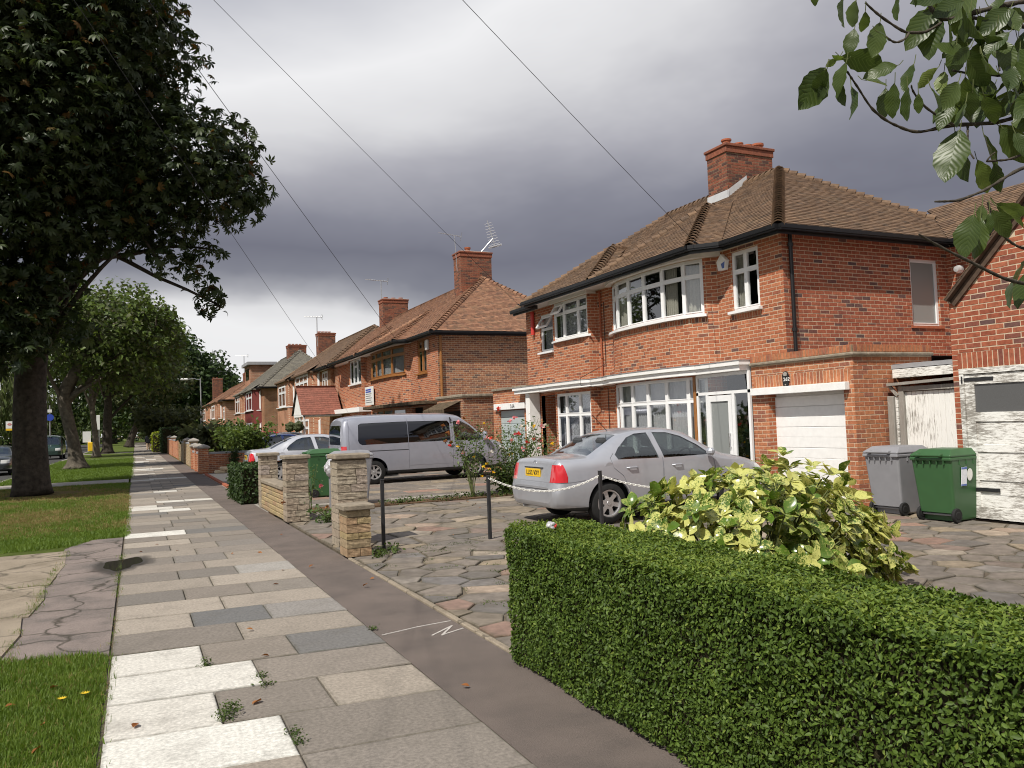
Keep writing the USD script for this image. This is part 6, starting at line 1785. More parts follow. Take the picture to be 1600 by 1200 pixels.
def chain(name, label, a, b, sag, group=None):
    t = thing(name, label, 'chain', group=group)
    a, b = np.array(a), np.array(b)
    s = np.linspace(0, 1, 400)
    p = a + (b - a) * s[:, None] - np.outer(4 * sag * s * (1 - s), [0, 0, 1])
    L = np.concatenate([[0], np.cumsum(np.linalg.norm(np.diff(p, axis=0), axis=1))])
    step = .036
    n = int(L[-1] / step)
    ang = np.linspace(0, 2 * np.pi, 13)
    m = MB()
    for k in range(n):
        c = np.array([np.interp((k + .5) * step, L, p[:, i]) for i in range(3)])
        d = np.array([np.interp((k + 1) * step, L, p[:, i]) - np.interp(k * step, L, p[:, i]) for i in range(3)]); d /= np.linalg.norm(d)
        e = np.cross(d, [0, 0, 1.]); e /= np.linalg.norm(e); g = np.cross(e, d)
        q = e * .8 + g * .6 if k % 2 else g * .8 - e * .6
        m.tube(c + np.outer(np.cos(ang) * .027, d) + np.outer(np.sin(ang) * .013, q), .0048, 5, cap=False)
    obj('links', m, 'chain_white', t, kind='stuff')
    return t


chain('chain', 'white plastic chain sagging before the silver saloon rear bumper', (4.38, 10.22, .84), (5.93, 9.85, .80), .20)
chain('chain', 'white plastic chain running from the last post into the variegated shrub', (5.93, 9.85, .80), (7.9, 9.3, .70), .18)
# low brick garden walls farther on
def low_brick(label, x0, y0, y1, h, seed, m='brick_orange', piers=(), ret=None, capm='concrete_grey', mid=None):
    t = thing('brick_garden_wall', label, 'wall')
    path = [(x0, y1), (x0, y0)] + ([(x0 + ret, y0)] if ret else [])
    w = Wall(path)
    bwall = obj('wall', sheet(w, 0, h, []), 'mortar', t)
    c, rn = brick_faces(w, 0, h - .08, [], rng(seed)); pieces(c, rn, BF, 'brick', 'brickwork', m, bwall, 0)
    obj('back', MB().quad((x0 + .22, y1, 0), (x0 + .22, y0, 0), (x0 + .22, y0, h), (x0 + .22, y1, h)), 'wall_brick', t)
    obj('coping', MB().rbox((x0 - .02, y0, h - .08), (x0 + .24, y1, h), .01).rbox((x0, y0 - .01, h - .08), (x0 + (ret or .24), y0 + .22, h), .01), 'lead', t)
    for (y, ph) in piers:
        q = Wall([(x0 - .06, y + .34), (x0 - .06, y), (x0 + .3, y), (x0 + .3, y + .34)])
        pb = obj('pier', sheet(q, 0, ph, []), 'mortar', t)
        c, rn = brick_faces(q, 0, ph, [], rng(seed + int(y))); pieces(c, rn, BF, 'brick', 'brickwork', m, pb, 0)
        obj('pier_cap', MB().rbox((x0 - .12, y - .06, ph), (x0 + .36, y + .40, ph + .08), .02).mesh(m3.Manifold.batch_hull([m3.Manifold.sphere(.02, 8).translate(p) for p in ((x0 - .06, y, ph + .08), (x0 + .3, y, ph + .08), (x0 - .06, y + .34, ph + .08), (x0 + .3, y + .34, ph + .08), (x0 + .12, y + .17, ph + .16))])), capm, pb)
    return t


low_brick('red brick garden wall with white capped piers and a return towards the houses', 2.30, 34.1, 39.5, .82, 91, piers=((34.0, .98), (36.3, .98), (38.9, .98)), ret=3.4)
low_brick('stone-coped garden wall past the white capped piers along the pavement', 2.36, 41, 52, 1.15, 92, m='stone_yellow', piers=((41, 1.2), (46, 1.2), (51.5, 1.2)))
low_brick('far red brick garden wall before the clipped dark hedge', 2.4, 54, 72, 1.2, 93, piers=((54, 1.3), (63, 1.3), (71, 1.3)))
rk = thing('rockery_edge', 'row of pale cream stones edging the gravel below the red brick wall', 'edging')
r = rng(14)
for row in range(2):
    for k in range(8):
        x = 2.75 + k * .43 + row * .2
        obj('stone', MB().rbox((x, 33.2 + r.uniform(-.04, .04), row * .13), (x + .40, 33.5, row * .13 + .125), .03), 'cream_stone', rk)
be = thing('brick_edging', 'dark red brick edging along the gravel patch', 'edging')
for k in range(40):
    y = 22.6 + k * .26
    obj('brick', MB().rbox((2.36, y, -.05), (2.47, y + .225, .05), .01), 'brick_red', be, rnd=.3 + .4 * (k % 3) / 2)
# ---------------------------------------------------------------- hedge, shrub, roses, grass, trees
def box_points(lo, hi, n, r, faces):
    """Points and outward directions over chosen faces of a box."""
    lo, hi = np.array(lo, float), np.array(hi, float); d = hi - lo
    A = {'x-': d[1] * d[2], 'x+': d[1] * d[2], 'y-': d[0] * d[2], 'y+': d[0] * d[2], 'z+': d[0] * d[1]}
    w = np.array([A[f] for f in faces]); k = r.choice(len(faces), n, p=w / w.sum())
    p = lo + r.random((n, 3)) * d; nr = np.zeros((n, 3))
    for i, f in enumerate(faces):
        a = 'xyz'.index(f[0]); s = k == i
        p[s, a] = hi[a] if f[1] == '+' else lo[a]; nr[s, a] = 1 if f[1] == '+' else -1
    return p, nr


def hedge(label, lo, hi, n, seed, leafm, L=.024, name='hedge', bulge=.042, faces=('x-', 'z+', 'y+', 'x+', 'y-'), tilt=.75, round_=.06, newm=None):
    r = rng(seed)
    t = thing(name, label, 'hedge')
    lo, hi = np.array(lo, float), np.array(hi, float)
    p, nr = box_points(lo, hi, n, r, faces)
    # soft corners and an uneven clipped surface
    c = (lo + hi) / 2; e = (hi - lo) / 2
    q = (p - c)
    over = np.maximum(np.abs(q) - (e - round_), 0)
    two = (over > 0).sum(1) > 1
    L2 = np.linalg.norm(over, axis=1)
    f = np.where(two & (L2 > round_), round_ / np.maximum(L2, 1e-9), 1.0)
    q = np.sign(q) * (np.minimum(np.abs(q), e - round_) + over * f[:, None])
    p = c + q
    b = meshkit.fbm(p * 2.3 + seed, 3, seed) - .5 + .5 * (meshkit.noise(p * 9, seed + 3) - .5)
    p = p + nr * (b[:, None] * bulge * 2) - nr * (r.random(n) ** 1.6)[:, None] * .05
    R = rand_rot(n, r, tilt, nr + [0, 0, .35])
    protos = [(leaf(L, .55, 3, .10, .12), leafm), (leaf(L * 1.25, .48, 3, .16, .2), leafm), (leaf(L * .8, .62, 3, .06, .1), leafm)]
    idx = r.integers(0, 3, n)
    if newm:
        protos.append((leaf(L * 1.1, .4, 3, .14, .05), newm)); idx = np.where(r.random(n) < np.where(nr[:, 2] > .5, .60, .07), 3, idx)
    scatter('foliage', protos, p, R, r.uniform(.7, 1.25, n), t, idx=idx)
    core = MB().rbox(lo + [.05, .05, 0], hi - [.05, .05, .055], .05)
    obj('twigs', core, 'hedge_twigs', t)
    return t


hedge('long clipped privet hedge in the right foreground, flat topped, along the tarmac strip', (2.24, .2, 0), (2.86, 5.0, .90), 190000, 5, 'leaf_privet', .0205, newm='leaf_privet_new')
hedge('small dark clipped hedge block beyond the low stone wall', (2.05, 18.6, 0), (2.75, 21.2, .82), 5000, 6, 'leaf_dark', .07, bulge=.06)
hedge('tall dark clipped hedge at the end of the far brick wall', (2.0, 73.5, 0), (3.4, 79, 2.1), 2500, 7, 'leaf_dark', .16, bulge=.1)
hedge('bright yellow-green clipped bush just past the tall dark hedge', (1.35, 79.5, 0), (2.6, 82, 1.75), 1500, 8, 'leaf_lime', .16, bulge=.15, round_=.3)
lt = thing('litter', 'crumpled silver and red sweet wrapper lying on the hedge top', 'litter', (2.40, 4.62, .925))
v = trimesh.creation.icosphere(2, .028); v.vertices *= (.7 + .7 * meshkit.noise(v.vertices * 70, 3)[:, None]); obj('wrapper', v, 'foil', lt)
v = trimesh.creation.icosphere(2, .016); v.vertices *= (.7 + .7 * meshkit.noise(v.vertices * 90, 5)[:, None]); v.vertices += (.022, -.012, -.004); obj('red_end', v, 'red_plastic', lt)

# variegated laurel: large leaves in whorls on arching stems
au = thing('variegated_shrub', 'big yellow-spotted variegated laurel shrub behind the hedge', 'shrub')
r = rng(23)
C0 = np.array([4.92, 5.68, 0]); RAD = np.array([1.55, .92, 1.0])
whorls = []
while len(whorls) < 640:
    d = r.normal(size=3); d[2] = abs(d[2]) * .9 - .25; d /= np.linalg.norm(d)
    if d[2] < -.12:
        continue
    lump = .74 + .5 * meshkit.fbm(d * 3.4 + 4, 3, 2)
    p = C0 + [0, 0, .16] + d * RAD * lump * (r.uniform(.86, 1.0) if r.random() < .75 else r.uniform(.55, .86))
    if p[2] < .10:
        continue
    whorls.append((p, d))
big, stem = [], MB()
for k, (p, d) in enumerate(whorls):
    up = d * [.95, .95, .6] + [0, 0, .45] + r.normal(0, .28, 3); up /= np.linalg.norm(up)
    base = C0 + [r.uniform(-.5, .5), r.uniform(-.25, .25), 0]
    if k % 3 == 0:
        m_ = (p + base) / 2 + [0, 0, -.1]
        stem.tube([base, m_, p], [.012, .009, .006], 5)
    n = r.integers(5, 8); a0 = r.uniform(0, 6.28)
    x = np.cross(up, [0, 0, 1.]) if abs(up[2]) < .95 else np.array([1., 0, 0]); x /= np.linalg.norm(x); y = np.cross(up, x)
    pale = meshkit.noise(p * 1.6 + 11, 4) + .16 * (5.2 - p[0]) - .35 * max(0, p[2] - .85) + r.normal(0, .13)
    for q in range(n):
        a = a0 + q * 2 * np.pi / n + r.normal(0, .4)
        out = (math.cos(a) * x + math.sin(a) * y) * r.uniform(.6, 1.0) + up * r.uniform(-.1, .8); out /= np.linalg.norm(out)
        zz = up - out * (up @ out); zz /= np.linalg.norm(zz); yy = np.cross(zz, out)
        L = r.uniform(.085, .165)
        v, f = leaf(L, r.uniform(.52, .68), 6, r.uniform(.05, .22), r.uniform(.0, .5), 1.0)
        v[:, 2] += .006 * np.sin(v[:, 0] * 60 + q) * (np.abs(v[:, 1]) > .01)
        M = np.stack([out, yy, zz], 1)
        big.append((p + v @ M.T + out * .012, f, 'leaf_aucuba_pale' if pale + r.normal(0, .12) > .69 else 'leaf_aucuba'))
obj('stems', stem, 'stem', au)
cen = np.array([b[0].mean(0) for b in big])
key = np.linalg.norm(cen - EYE, axis=1)
order = np.argsort(key)
single = set(order[:300].tolist()); restm = {'leaf_aucuba': MB(), 'leaf_aucuba_pale': MB()}
for i in order[:300]:
    v, f, m_ = big[i]; obj('leaf', (v, f), m_, au, smooth=True)
for i, (v, f, m_) in enumerate(big):
    if i not in single:
        restm[m_].add(v, f)
for m_, mb in restm.items():
    obj('inner_leaves', mb, m_, au, smooth=True, kind='stuff')


def plant(name, label, cat, base, stems, height, spread, nleaf, leafm, seed, flowers=(), L=.05, top=.35, lean=(0, 0), group=None, sm='stem', stem_r=.009):
    """A stemmy plant: arching stems, leaves along their upper part, flowers at the tips (parts, one by one)."""
    r = rng(seed)
    t = thing(name, label, cat, base, group=group)
    S = MB(); pts, tips = [], []
    for k in range(stems):
        a = r.uniform(0, 2 * np.pi); h = height * r.uniform(.65, 1.0); o = spread * r.uniform(.35, 1.0)
        s = np.linspace(0, 1, 7)[:, None]
        p = np.array([math.cos(a) * o, math.sin(a) * o * .8, 0]) * s ** 1.5 + [0, 0, h] * s + np.array([*lean, 0]) * s ** 2 + np.cumsum(r.normal(0, .012, (7, 3)), 0)
        S.tube(p, np.linspace(stem_r, stem_r * .4, 7), 5)
        tips.append(p[-1])
        for _ in range(max(1, int(nleaf / stems))):
            q = r.uniform(top, 1.0) ** .8
            c = np.array([np.interp(q, s[:, 0], p[:, i]) for i in range(3)])
            pts.append(c + r.normal(0, .075 * (1 + spread), 3) * [1, 1, .8])
    obj('stems', S, sm, t)
    n = len(pts)
    scatter('foliage', [(leaf(L, .55, 3, .1, .2), leafm), (leaf(L * 1.3, .5, 3, .15, .3), leafm)], pts, rand_rot(n, r, .8), r.uniform(.7, 1.3, n), t)
    for m_, cnt, size in flowers:
        for _ in range(cnt):
            c = tips[r.integers(len(tips))] + r.normal(0, .13, 3) * (1 + spread)
            F = MB()
            for a in np.arange(9):
                rr = rand_rot(1, r, .9)[0]
                v, f = leaf(size * .62, .9, 3, .2, -.3)
                F.add(c + v @ rr.T, f)
            obj('flower', F, m_, t, smooth=True)
    return t


plant('rose_bush', 'tall leggy rose bush with few leaves, before the van door', 'rose bush', (6.60, 16.3, 0), 13, 1.66, .52, 620, 'leaf_rose', 61, [('petal_red', 2, .09), ('petal_pink', 2, .09), ('petal_yellow', 2, .06), ('petal_white', 1, .07), ('dead_leaf', 6, .09)], .055, .28)
plant('rose_bush', 'wide rose bush with red and pink blooms between the van and saloon', 'rose bush', (7.75, 16.35, 0), 26, 1.62, .72, 1400, 'leaf_rose', 62, [('petal_red', 4, .10), ('petal_pink', 8, .11), ('petal_white', 4, .09), ('petal_yellow', 2, .08)], .055, .30, lean=(.1, 0))
plant('flowering_bush', 'low leafy bush with yellow flowers at the van front wheel', 'bush', (7.55, 16.6, 0), 22, .75, .55, 1100, 'leaf_mid', 63, [('petal_yellow', 12, .07)], .07, .1)
plant('rose_bush', 'slender rose stems with a single pink bloom in front of the blue-grey door', 'rose bush', (8.9, 17.3, 0), 9, 1.45, .42, 330, 'leaf_rose', 64, [('petal_pink', 2, .08), ('petal_white', 3, .09)], .05, .35)
plant('rose_bush', 'small rose with one pink flower behind the low stone wall', 'rose bush', (2.95, 15.5, 0), 6, 1.1, .18, 130, 'leaf_rose', 65, [('petal_pink', 1, .08)], .05, .3)
plant('leafy_bush', 'tall bright leafy bush growing behind the red brick wall', 'bush', (4.2, 36.2, 0), 34, 2.0, 1.3, 2600, 'leaf_bright', 66, (), .16, .2)
plant('small_conifer', 'small upright dark conifer in front of the red brick wall', 'conifer', (3.55, 33.75, 0), 10, .95, .12, 420, 'leaf_dark', 67, (), .09, .0)
plant('palm_plant', 'spiky pale palm in the garden behind the far wall', 'palm', (3.4, 50, .5), 26, 1.3, 1.2, 700, 'leaf_olive', 68, (), .45, .5)
plant('round_bush', 'rounded dark green bush behind the stone coped wall', 'bush', (5.2, 54, 0), 30, 2.2, 1.3, 1900, 'leaf_dark', 69, (), .2, .15)
plant('olive_bush', 'large olive-green spreading bush overhanging the end of the pavement', 'bush', (2.6, 88, 0), 40, 4.4, 3.6, 3200, 'leaf_olive', 70, (), .38, .25, lean=(.4, 0))
plant('leafy_bush', 'pale shrub growing in front of the orange fifth house', 'bush', (6.0, 66, 0), 20, 2.6, 1.1, 900, 'leaf_olive', 71, (), .22, .2)
plant('flowering_bush', 'low weeds with orange leaves at the foot of the tall gate pier', 'weeds', (2.93, 13.9, 0), 10, .30, .22, 200, 'leaf_rose', 72, [('dead_leaf', 4, .07)], .05, .0)


# grass
def tuft(n, h, w, seed, spread=.03):
    r = rng(seed); m = MB()
    for _ in range(n):
        a, l = r.uniform(0, 6.28), r.uniform(.3, 1.0)
        hh = h * r.uniform(.5, 1.0); b = r.normal(0, spread, 2)
        d = np.array([math.cos(a), math.sin(a)]); pr = np.array([-d[1], d[0]])
        q = [(0, 0, w), (.35, .55, w * .8), (.9 * l, .95 - .3 * l, .0)]
        v = np.array([[*(b + d * hh * x * l + pr * s * ww), hh * z] for x, z, ww in q for s in (-.5, .5)])
        m.add(v, [[0, 1, 3, 2], [2, 3, 5, 4]])
    return m.arrays()


r = rng(41)
def grass_pts(n, poly):
    x0, y0, x1, y1 = poly.bounds
    p = np.column_stack([r.uniform(x0, x1, n), r.uniform(y0, y1, n)])
    import shapely
    return p[shapely.contains_xy(poly, p[:, 0], p[:, 1])]
tus = [(tuft(9, .07, .0042, 1), 'blade'), (tuft(9, .055, .005, 2), 'blade'), (tuft(7, .08, .004, 3), 'blade'), (tuft(6, .05, .004, 4), 'blade_dry')]
gr = thing('grass', kind='stuff')
near = grass_pts(26000, Polygon([(-2.6, 2.5), (-.225, 2.5), (-.215, 6.75), (-.9, 6.98), (-2.6, 7.0)]))
dens = meshkit.fbm(np.column_stack([near * 2.4, 0 * near[:, 0]]), 3, 5)
near = near[dens > .30]
R_ = rand_rot(len(near), r, .18)
edge = np.vstack([np.column_stack([-.90 + r.normal(0, .025, 260), r.uniform(7, 13.2, 260)]), np.column_stack([-.19 + r.normal(0, .015, 150), r.uniform(6.9, 13, 150)]), np.column_stack([r.uniform(-2.4, -.9, 90), 8.56 + r.normal(0, .015, 90)]), np.column_stack([r.uniform(-2.4, -.9, 90), 10.26 + r.normal(0, .015, 90)])])
edge = edge[meshkit.fbm(np.column_stack([edge * 1.7, 0 * edge[:, 0]]), 3, 8) > .45]
scatter('edge_grass', tus, np.column_stack([edge, np.full(len(edge), -.012)]), rand_rot(len(edge), r, .4), r.uniform(.4, .9, len(edge)), gr, 4)
scatter('near_grass', tus, np.column_stack([near, np.full(len(near), -.012)]), R_, r.uniform(.55, 1.15, len(near)), gr, 1, idx=r.choice(4, len(near), p=[.36, .34, .2, .10]))
far = grass_pts(60000, Polygon([(-4.55, 13.2), (-.9, 13.6), (-.6, 14.3), (-.14, 14.3), (-.20, 30.5), (-4.55, 30.5)]))
keep = r.random(len(far)) < np.clip(1.25 - (far[:, 1] - 13) / 24, .3, 1)
tree_d = np.hypot(far[:, 0] + 2.4, far[:, 1] - 26.8)
keep &= (tree_d > 1.0) & ~((tree_d < 3.4) & (r.random(len(far)) < .75))
far = far[keep]
big_t = [(tuft(9, .085, .007, 5, .05), 'blade'), (tuft(9, .07, .008, 6, .05), 'blade'), (tuft(8, .07, .007, 7, .05), 'blade_dry')]
dryness = np.clip((meshkit.fbm(np.column_stack([far * .55, 0 * far[:, 0]]), 3, 9) - .42) * 2.2 + np.exp(-((np.hypot(far[:, 0] + 2.2, far[:, 1] - 25.0)) / 4.0) ** 2) * .75, 0, .85)
scatter('verge_grass', big_t, np.column_stack([far, np.full(len(far), -.012)]), rand_rot(len(far), r, .2), r.uniform(.5, 1.1, len(far)), gr, 2, idx=np.where(r.random(len(far)) < dryness, 2, r.integers(0, 2, len(far))))
ff = grass_pts(30000, sbox(-4.5, 33.3, -.25, 62))
scatter('far_grass', [(tuft(9, .10, .012, 8, .09), 'blade'), (tuft(9, .09, .014, 9, .09), 'blade')], np.column_stack([ff, np.full(len(ff), -.012)]), rand_rot(len(ff), r, .2), r.uniform(.6, 1.1, len(ff)), gr, 3)
# bare root plate under the big tree
sheet_obj('bare_earth', Polygon([(-2.45 + 1.9 * math.cos(a) * (1 + .15 * math.sin(3 * a)), 26.2 + 2.3 * math.sin(a) * (1 + .1 * math.cos(2 * a))) for a in np.linspace(0, 2 * np.pi, 30)]), -.006, 'dry_lawn', th=.01)


def weeds(label, pts, name='weed', n=26, h=.06, seed=0, m='leaf_mid', L=.022, spread=.022):
    r = rng(seed)
    t = thing(name, label, 'weed')
    p = np.array(pts, float)
    k = r.integers(0, len(p), n * len(p))
    q = p[k] + np.column_stack([r.normal(0, spread, (len(k), 2)), h * r.random(len(k)) ** 1.5])
    scatter('foliage', [(leaf(L, .5, 3, .1, .3), m), (leaf(L * .7, .6, 3, .1, .3), m)], q, rand_rot(len(k), r, .8), r.uniform(.6, 1.2, len(k)), t)
    return t


weeds('small green weed in the joint at the end of the white flagstone', [(.42, 6.02, 0)], seed=1, n=90)
weeds('bushy green weed growing between the white flagstone and a grey one', [(.44, 4.85, 0), (.47, 4.95, 0)], seed=2, n=150, h=.07, spread=.03)
weeds('weed in the corner joint of the nearest white flagstone', [(.73, 4.45, 0), (.74, 4.3, 0)], seed=3, n=60, h=.03)
weeds('weed beside the long white flagstone at its far corner', [(.72, 5.55, 0), (.72, 5.35, 0)], seed=4, n=60, h=.03)
weeds('weed on the line between flagstones and tarmac strip', [(1.68, 6.35, 0)], seed=5, n=60, h=.03)
weeds('tufted weeds at the foot of the short stone pier and first post', [(2.78, 10.05, 0), (2.95, 9.98, 0), (2.7, 9.8, 0)], seed=6, n=60, h=.10, L=.06, spread=.05)
weeds('row of low green weeds along the strip before the rose bushes', [(x, 16.2 + .1 * math.sin(x * 5), .0) for x in np.arange(4.6, 8.2, .16)], seed=7, n=40, h=.12, L=.07, spread=.05)
weeds('moss and weeds in the joints of the crazy paving', [(rng(int(k)).uniform(2.5, 5.2), rng(int(k) + 50).uniform(5.5, 10.5), 0) for k in range(70)], seed=8, n=26, h=.015, L=.02, spread=.05)
# fallen leaves, each its own
r = rng(77)
for k in range(46):
    if k < 10:
        x, y, z = r.uniform(-1.3, -.25), r.uniform(3.3, 6.8), .03
    elif k < 26:
        x, y, z = r.uniform(-.1, 2.3), r.uniform(4.2, 13), .008
    else:
        x, y, z = r.uniform(2.6, 6.5), r.uniform(5.2, 16), .015
    v, f = leaf(r.uniform(.04, .085), .55, 3, .25, .1)
    M = rand_rot(1, r, .25)[0]
    tag(obj('fallen_leaf', (v @ M.T + (x, y, z), f), 'dead_leaf'), ('dry brown leaf lying in the near grass', 'dry brown leaf lying on the pavement', 'dry brown leaf lying on the crazy paving')[0 if k < 10 else 1 if k < 26 else 2], 'leaf', ('fallen leaves in the grass', 'fallen leaves on the pavement', 'fallen leaves on the forecourt')[0 if k < 10 else 1 if k < 26 else 2])
for k, (x, y) in enumerate(((-.42, 5.62), (-.30, 5.66))):
    d = thing('yellow_flower', f'small yellow dandelion in the grass by the pavement, {("left", "right")[k]} of two', 'flower', (x, y, .04))
    F = MB()
    for a in np.linspace(0, 2 * np.pi, 12, endpoint=False):
        v, f = leaf(.03, .35, 2, 0, -.2); c, s_ = math.cos(a), math.sin(a)
        F.add(v @ np.array([[c, s_, 0], [-s_, c, 0], [0, 0, 1]]), f)
    obj('petals', F, 'petal_yellow', d); obj('stem', MB().tube([(0, 0, -.05), (0, 0, 0)], .003, 4), 'stem', d)
# ---------------------------------------------------------------- trees
def palm_leaf(n=7, L=.2, droop=.35):
    """A horse chestnut's hand of leaflets."""
    m = MB()
    for k in range(n):
        a = (k - (n - 1) / 2) * (4.2 / n)
        s = 1 - .10 * abs(k - (n - 1) / 2)
        v, f = leaf(L * s, .36, 3, .12, droop, .75)
        c, q = math.cos(a), math.sin(a)
        m.add(v @ np.array([[c, q, 0], [-q, c, 0], [0, 0, 1]]), f)
    return m.arrays()


def crown_points(lobes, n, r, gap=.42, gs=.55, seed=0, shell=.35, clump=None):
    """Points through a crown of ellipsoid lobes (centre, radii), thinned by noise so that sky shows, denser towards the outside."""
    vol = np.array([np.prod(l[1]) for l in lobes]) ** .8; out, outn = [], []
    while sum(map(len, out)) < n:
        k = r.choice(len(lobes), 4000, p=vol / vol.sum())
        c = np.array([l[0] for l in lobes])[k]; rad = np.array([l[1] for l in lobes])[k]
        d = r.normal(size=(4000, 3)); d /= np.linalg.norm(d, axis=1, keepdims=True)
        q = shell + (1 - shell) * r.random(4000) ** .6
        wob = .68 + .64 * meshkit.fbm(d * 2.6 + c * .37, 3, seed)
        p = c + d * rad * (q * wob)[:, None]
        ok = meshkit.fbm(p / gs, 3, seed + 9) > gap
        out.append(p[ok]); outn.append(d[ok])
    return np.concatenate(out)[:n], np.concatenate(outn)[:n]


def limb(r, a, b, n=7, wob=.12):
    a, b = np.array(a, float), np.array(b, float)
    s = np.linspace(0, 1, n)[:, None]
    L = np.linalg.norm(b - a)
    p = a + (b - a) * s + np.cumsum(r.normal(0, wob * L / n, (n, 3)), 0) * np.sin(np.pi * s)
    p[:, 2] += .08 * L * np.sin(np.pi * s[:, 0])
    return p


def trunk_mesh(pts, rad, seed, n=28, rough=.09, flare=None):
    m = MB().tube(pts, rad, n, cap=True)
    v, f = m.arrays()
    c = np.array([np.interp(v[:, 2], np.array(pts)[:, 2], np.array(pts)[:, i]) for i in (0, 1)]).T
    d = v[:, :2] - c
    k = 1 + rough * 2 * (meshkit.fbm(np.column_stack([v[:, :2] * 3.2, v[:, 2] * .9]) + seed, 4, seed) - .5)
    if flare:
        ang = np.arctan2(d[:, 1], d[:, 0])
        k *= 1 + flare * np.exp(-v[:, 2] / .28) * (.6 + .6 * np.sin(ang * 5 + seed) ** 2)
    v[:, :2] = c + d * k[:, None]
    return v, f


def tree(name, label, base, trunk, radii, lobes, n, protos, seed, limbs=8, bark='bark', gap=.42, gs=.55, flare=.5, scale=(.7, 1.2), cat='tree', group=None, shell=.35, tilt=.7, crown='crown', idxp=None):
    r = rng(seed)
    t = thing(name, label, cat, base, group=group)
    tp = np.array(trunk, float)
    s = np.linspace(0, 1, 26); k0 = np.linspace(0, 1, len(tp))
    pts = np.column_stack([PchipInterpolator(k0, tp[:, i])(s) for i in range(3)])
    obj('trunk', trunk_mesh(pts, PchipInterpolator(np.linspace(0, 1, len(radii)), radii)(s), seed, flare=flare), bark, t, smooth=True)
    for k in range(limbs):
        l = lobes[k % len(lobes)]
        a = pts[int(26 * r.uniform(.45, .98))]
        d = r.normal(size=3); d /= np.linalg.norm(d)
        b = np.array(l[0]) + d * np.array(l[1]) * .6
        q = limb(r, a, b)
        lm = MB().tube(q, np.linspace(radii[-1] * .75, .03, len(q)), 9)
        for _ in range(5):
            i = r.integers(2, len(q)); e = q[i] + r.normal(0, .28, 3) * np.array(l[1])
            lm.tube(limb(r, q[i], e, 5), np.linspace(.05, .012, 5), 5)
        obj('limb', lm, bark, t, smooth=True)
    p, nr = crown_points(lobes, n, r, gap, gs, seed, shell)
    R = rand_rot(n, r, tilt, nr * .45 + [0, 0, .75])
    scatter(crown, protos, p, R, r.uniform(*scale, n), t, seed, idx=None if idxp is None else r.choice(len(protos), n, p=idxp))
    return t


CHP = [(palm_leaf(7, .19, .45), 'leaf_chestnut'), (palm_leaf(5, .17, .6), 'leaf_chestnut'), (palm_leaf(7, .16, .35), 'leaf_autumn')]
tree('chestnut_tree', 'huge dark horse chestnut in the left verge, its crown filling the top left corner', (-2.7, 26.8, 0),
     [(0, 0, 0), (-.03, 0, 1.0), (-.05, 0, 2.4), (-.02, .1, 3.6), (.25, .1, 5.5), (.45, .1, 8), (.5, .2, 11.5)], [.49, .455, .42, .41, .34, .24, .14],
     [((-.5, -1, 11.0), (4.5, 3.6, 3.7)), ((-3.6, -.8, 10.5), (4.6, 3.8, 5.2)), ((.0, -1, 14.4), (4.3, 3.4, 3.4)), ((4.2, -1.2, 9.9), (2.3, 2.0, 1.7)), ((5.1, -1.3, 8.9), (1.6, 1.3, 1.2)), ((3.5, -1.2, 8.1), (1.5, 1.2, 1.0)),
      ((3.7, -1.2, 6.9), (.75, .7, .8)), ((4.6, -1.2, 6.7), (.7, .6, .9)), ((4.8, -1.2, 5.5), (.5, .45, .55)), ((2.7, -1.2, 7.5), (.7, .7, .55)),
      ((-3.0, -1.8, 6.0), (3.0, 2.6, 1.9)), ((-.9, -1.2, 7.3), (2.5, 2.2, 2.2)), ((.3, -1, 6.0), (1.3, 1.2, 1.3)), ((-1.0, -2.2, 4.6), (1.9, 1.5, .9)), ((.4, -1, 4.7), (1.3, 1.1, .8)), ((1.7, -1, 7.7), (1.6, 1.3, 1.1)), ((2.6, -1.3, 8.7), (1.6, 1.2, 1.0)), ((1.2, -1.4, 9.2), (1.8, 1.2, 1.2)), ((1.4, -.6, 12.6), (3.4, 3.0, 3.0)), ((-5, 0, 13.5), (4, 3.6, 3.6)), ((-1.6, -2.4, 3.9), (2.4, 1.3, .7))],
     39000, CHP, 101, limbs=16, gap=.36, gs=.8, flare=.12, idxp=[.5, .45, .05], tilt=.6, scale=(.9, 1.5))

DL = [(leaf(.26, .62, 3, .1, .3), 'leaf_dark'), (leaf(.34, .6, 3, .15, .35), 'leaf_dark'), (leaf(.28, .62, 3, .1, .3), 'leaf_mid')]
OL = [(leaf(.24, .55, 3, .1, .3), 'leaf_olive'), (leaf(.3, .55, 3, .15, .35), 'leaf_bright')]
tree('street_tree', 'verge tree with a bowed burred trunk and grey-green crown, second along the pavement', (-2.65, 45.5, 0),
     [(0, 0, 0), (-.1, 0, 1.0), (-.35, 0, 2.4), (-.55, 0, 3.6), (.2, 0, 5.3), (1.6, 0, 7.2)], [.40, .30, .27, .30, .22, .14],
     [((1.5, 0, 6.9), (3.2, 3.0, 2.5)), ((2.6, .5, 5.4), (2.6, 2.4, 1.7)), ((-2.2, 0, 7.4), (3.4, 3.2, 2.6)), ((3.4, 0, 6.9), (1.7, 1.8, 1.5))], 12000, OL, 102, gap=.43, gs=.8, bark='bark_light', flare=.75)
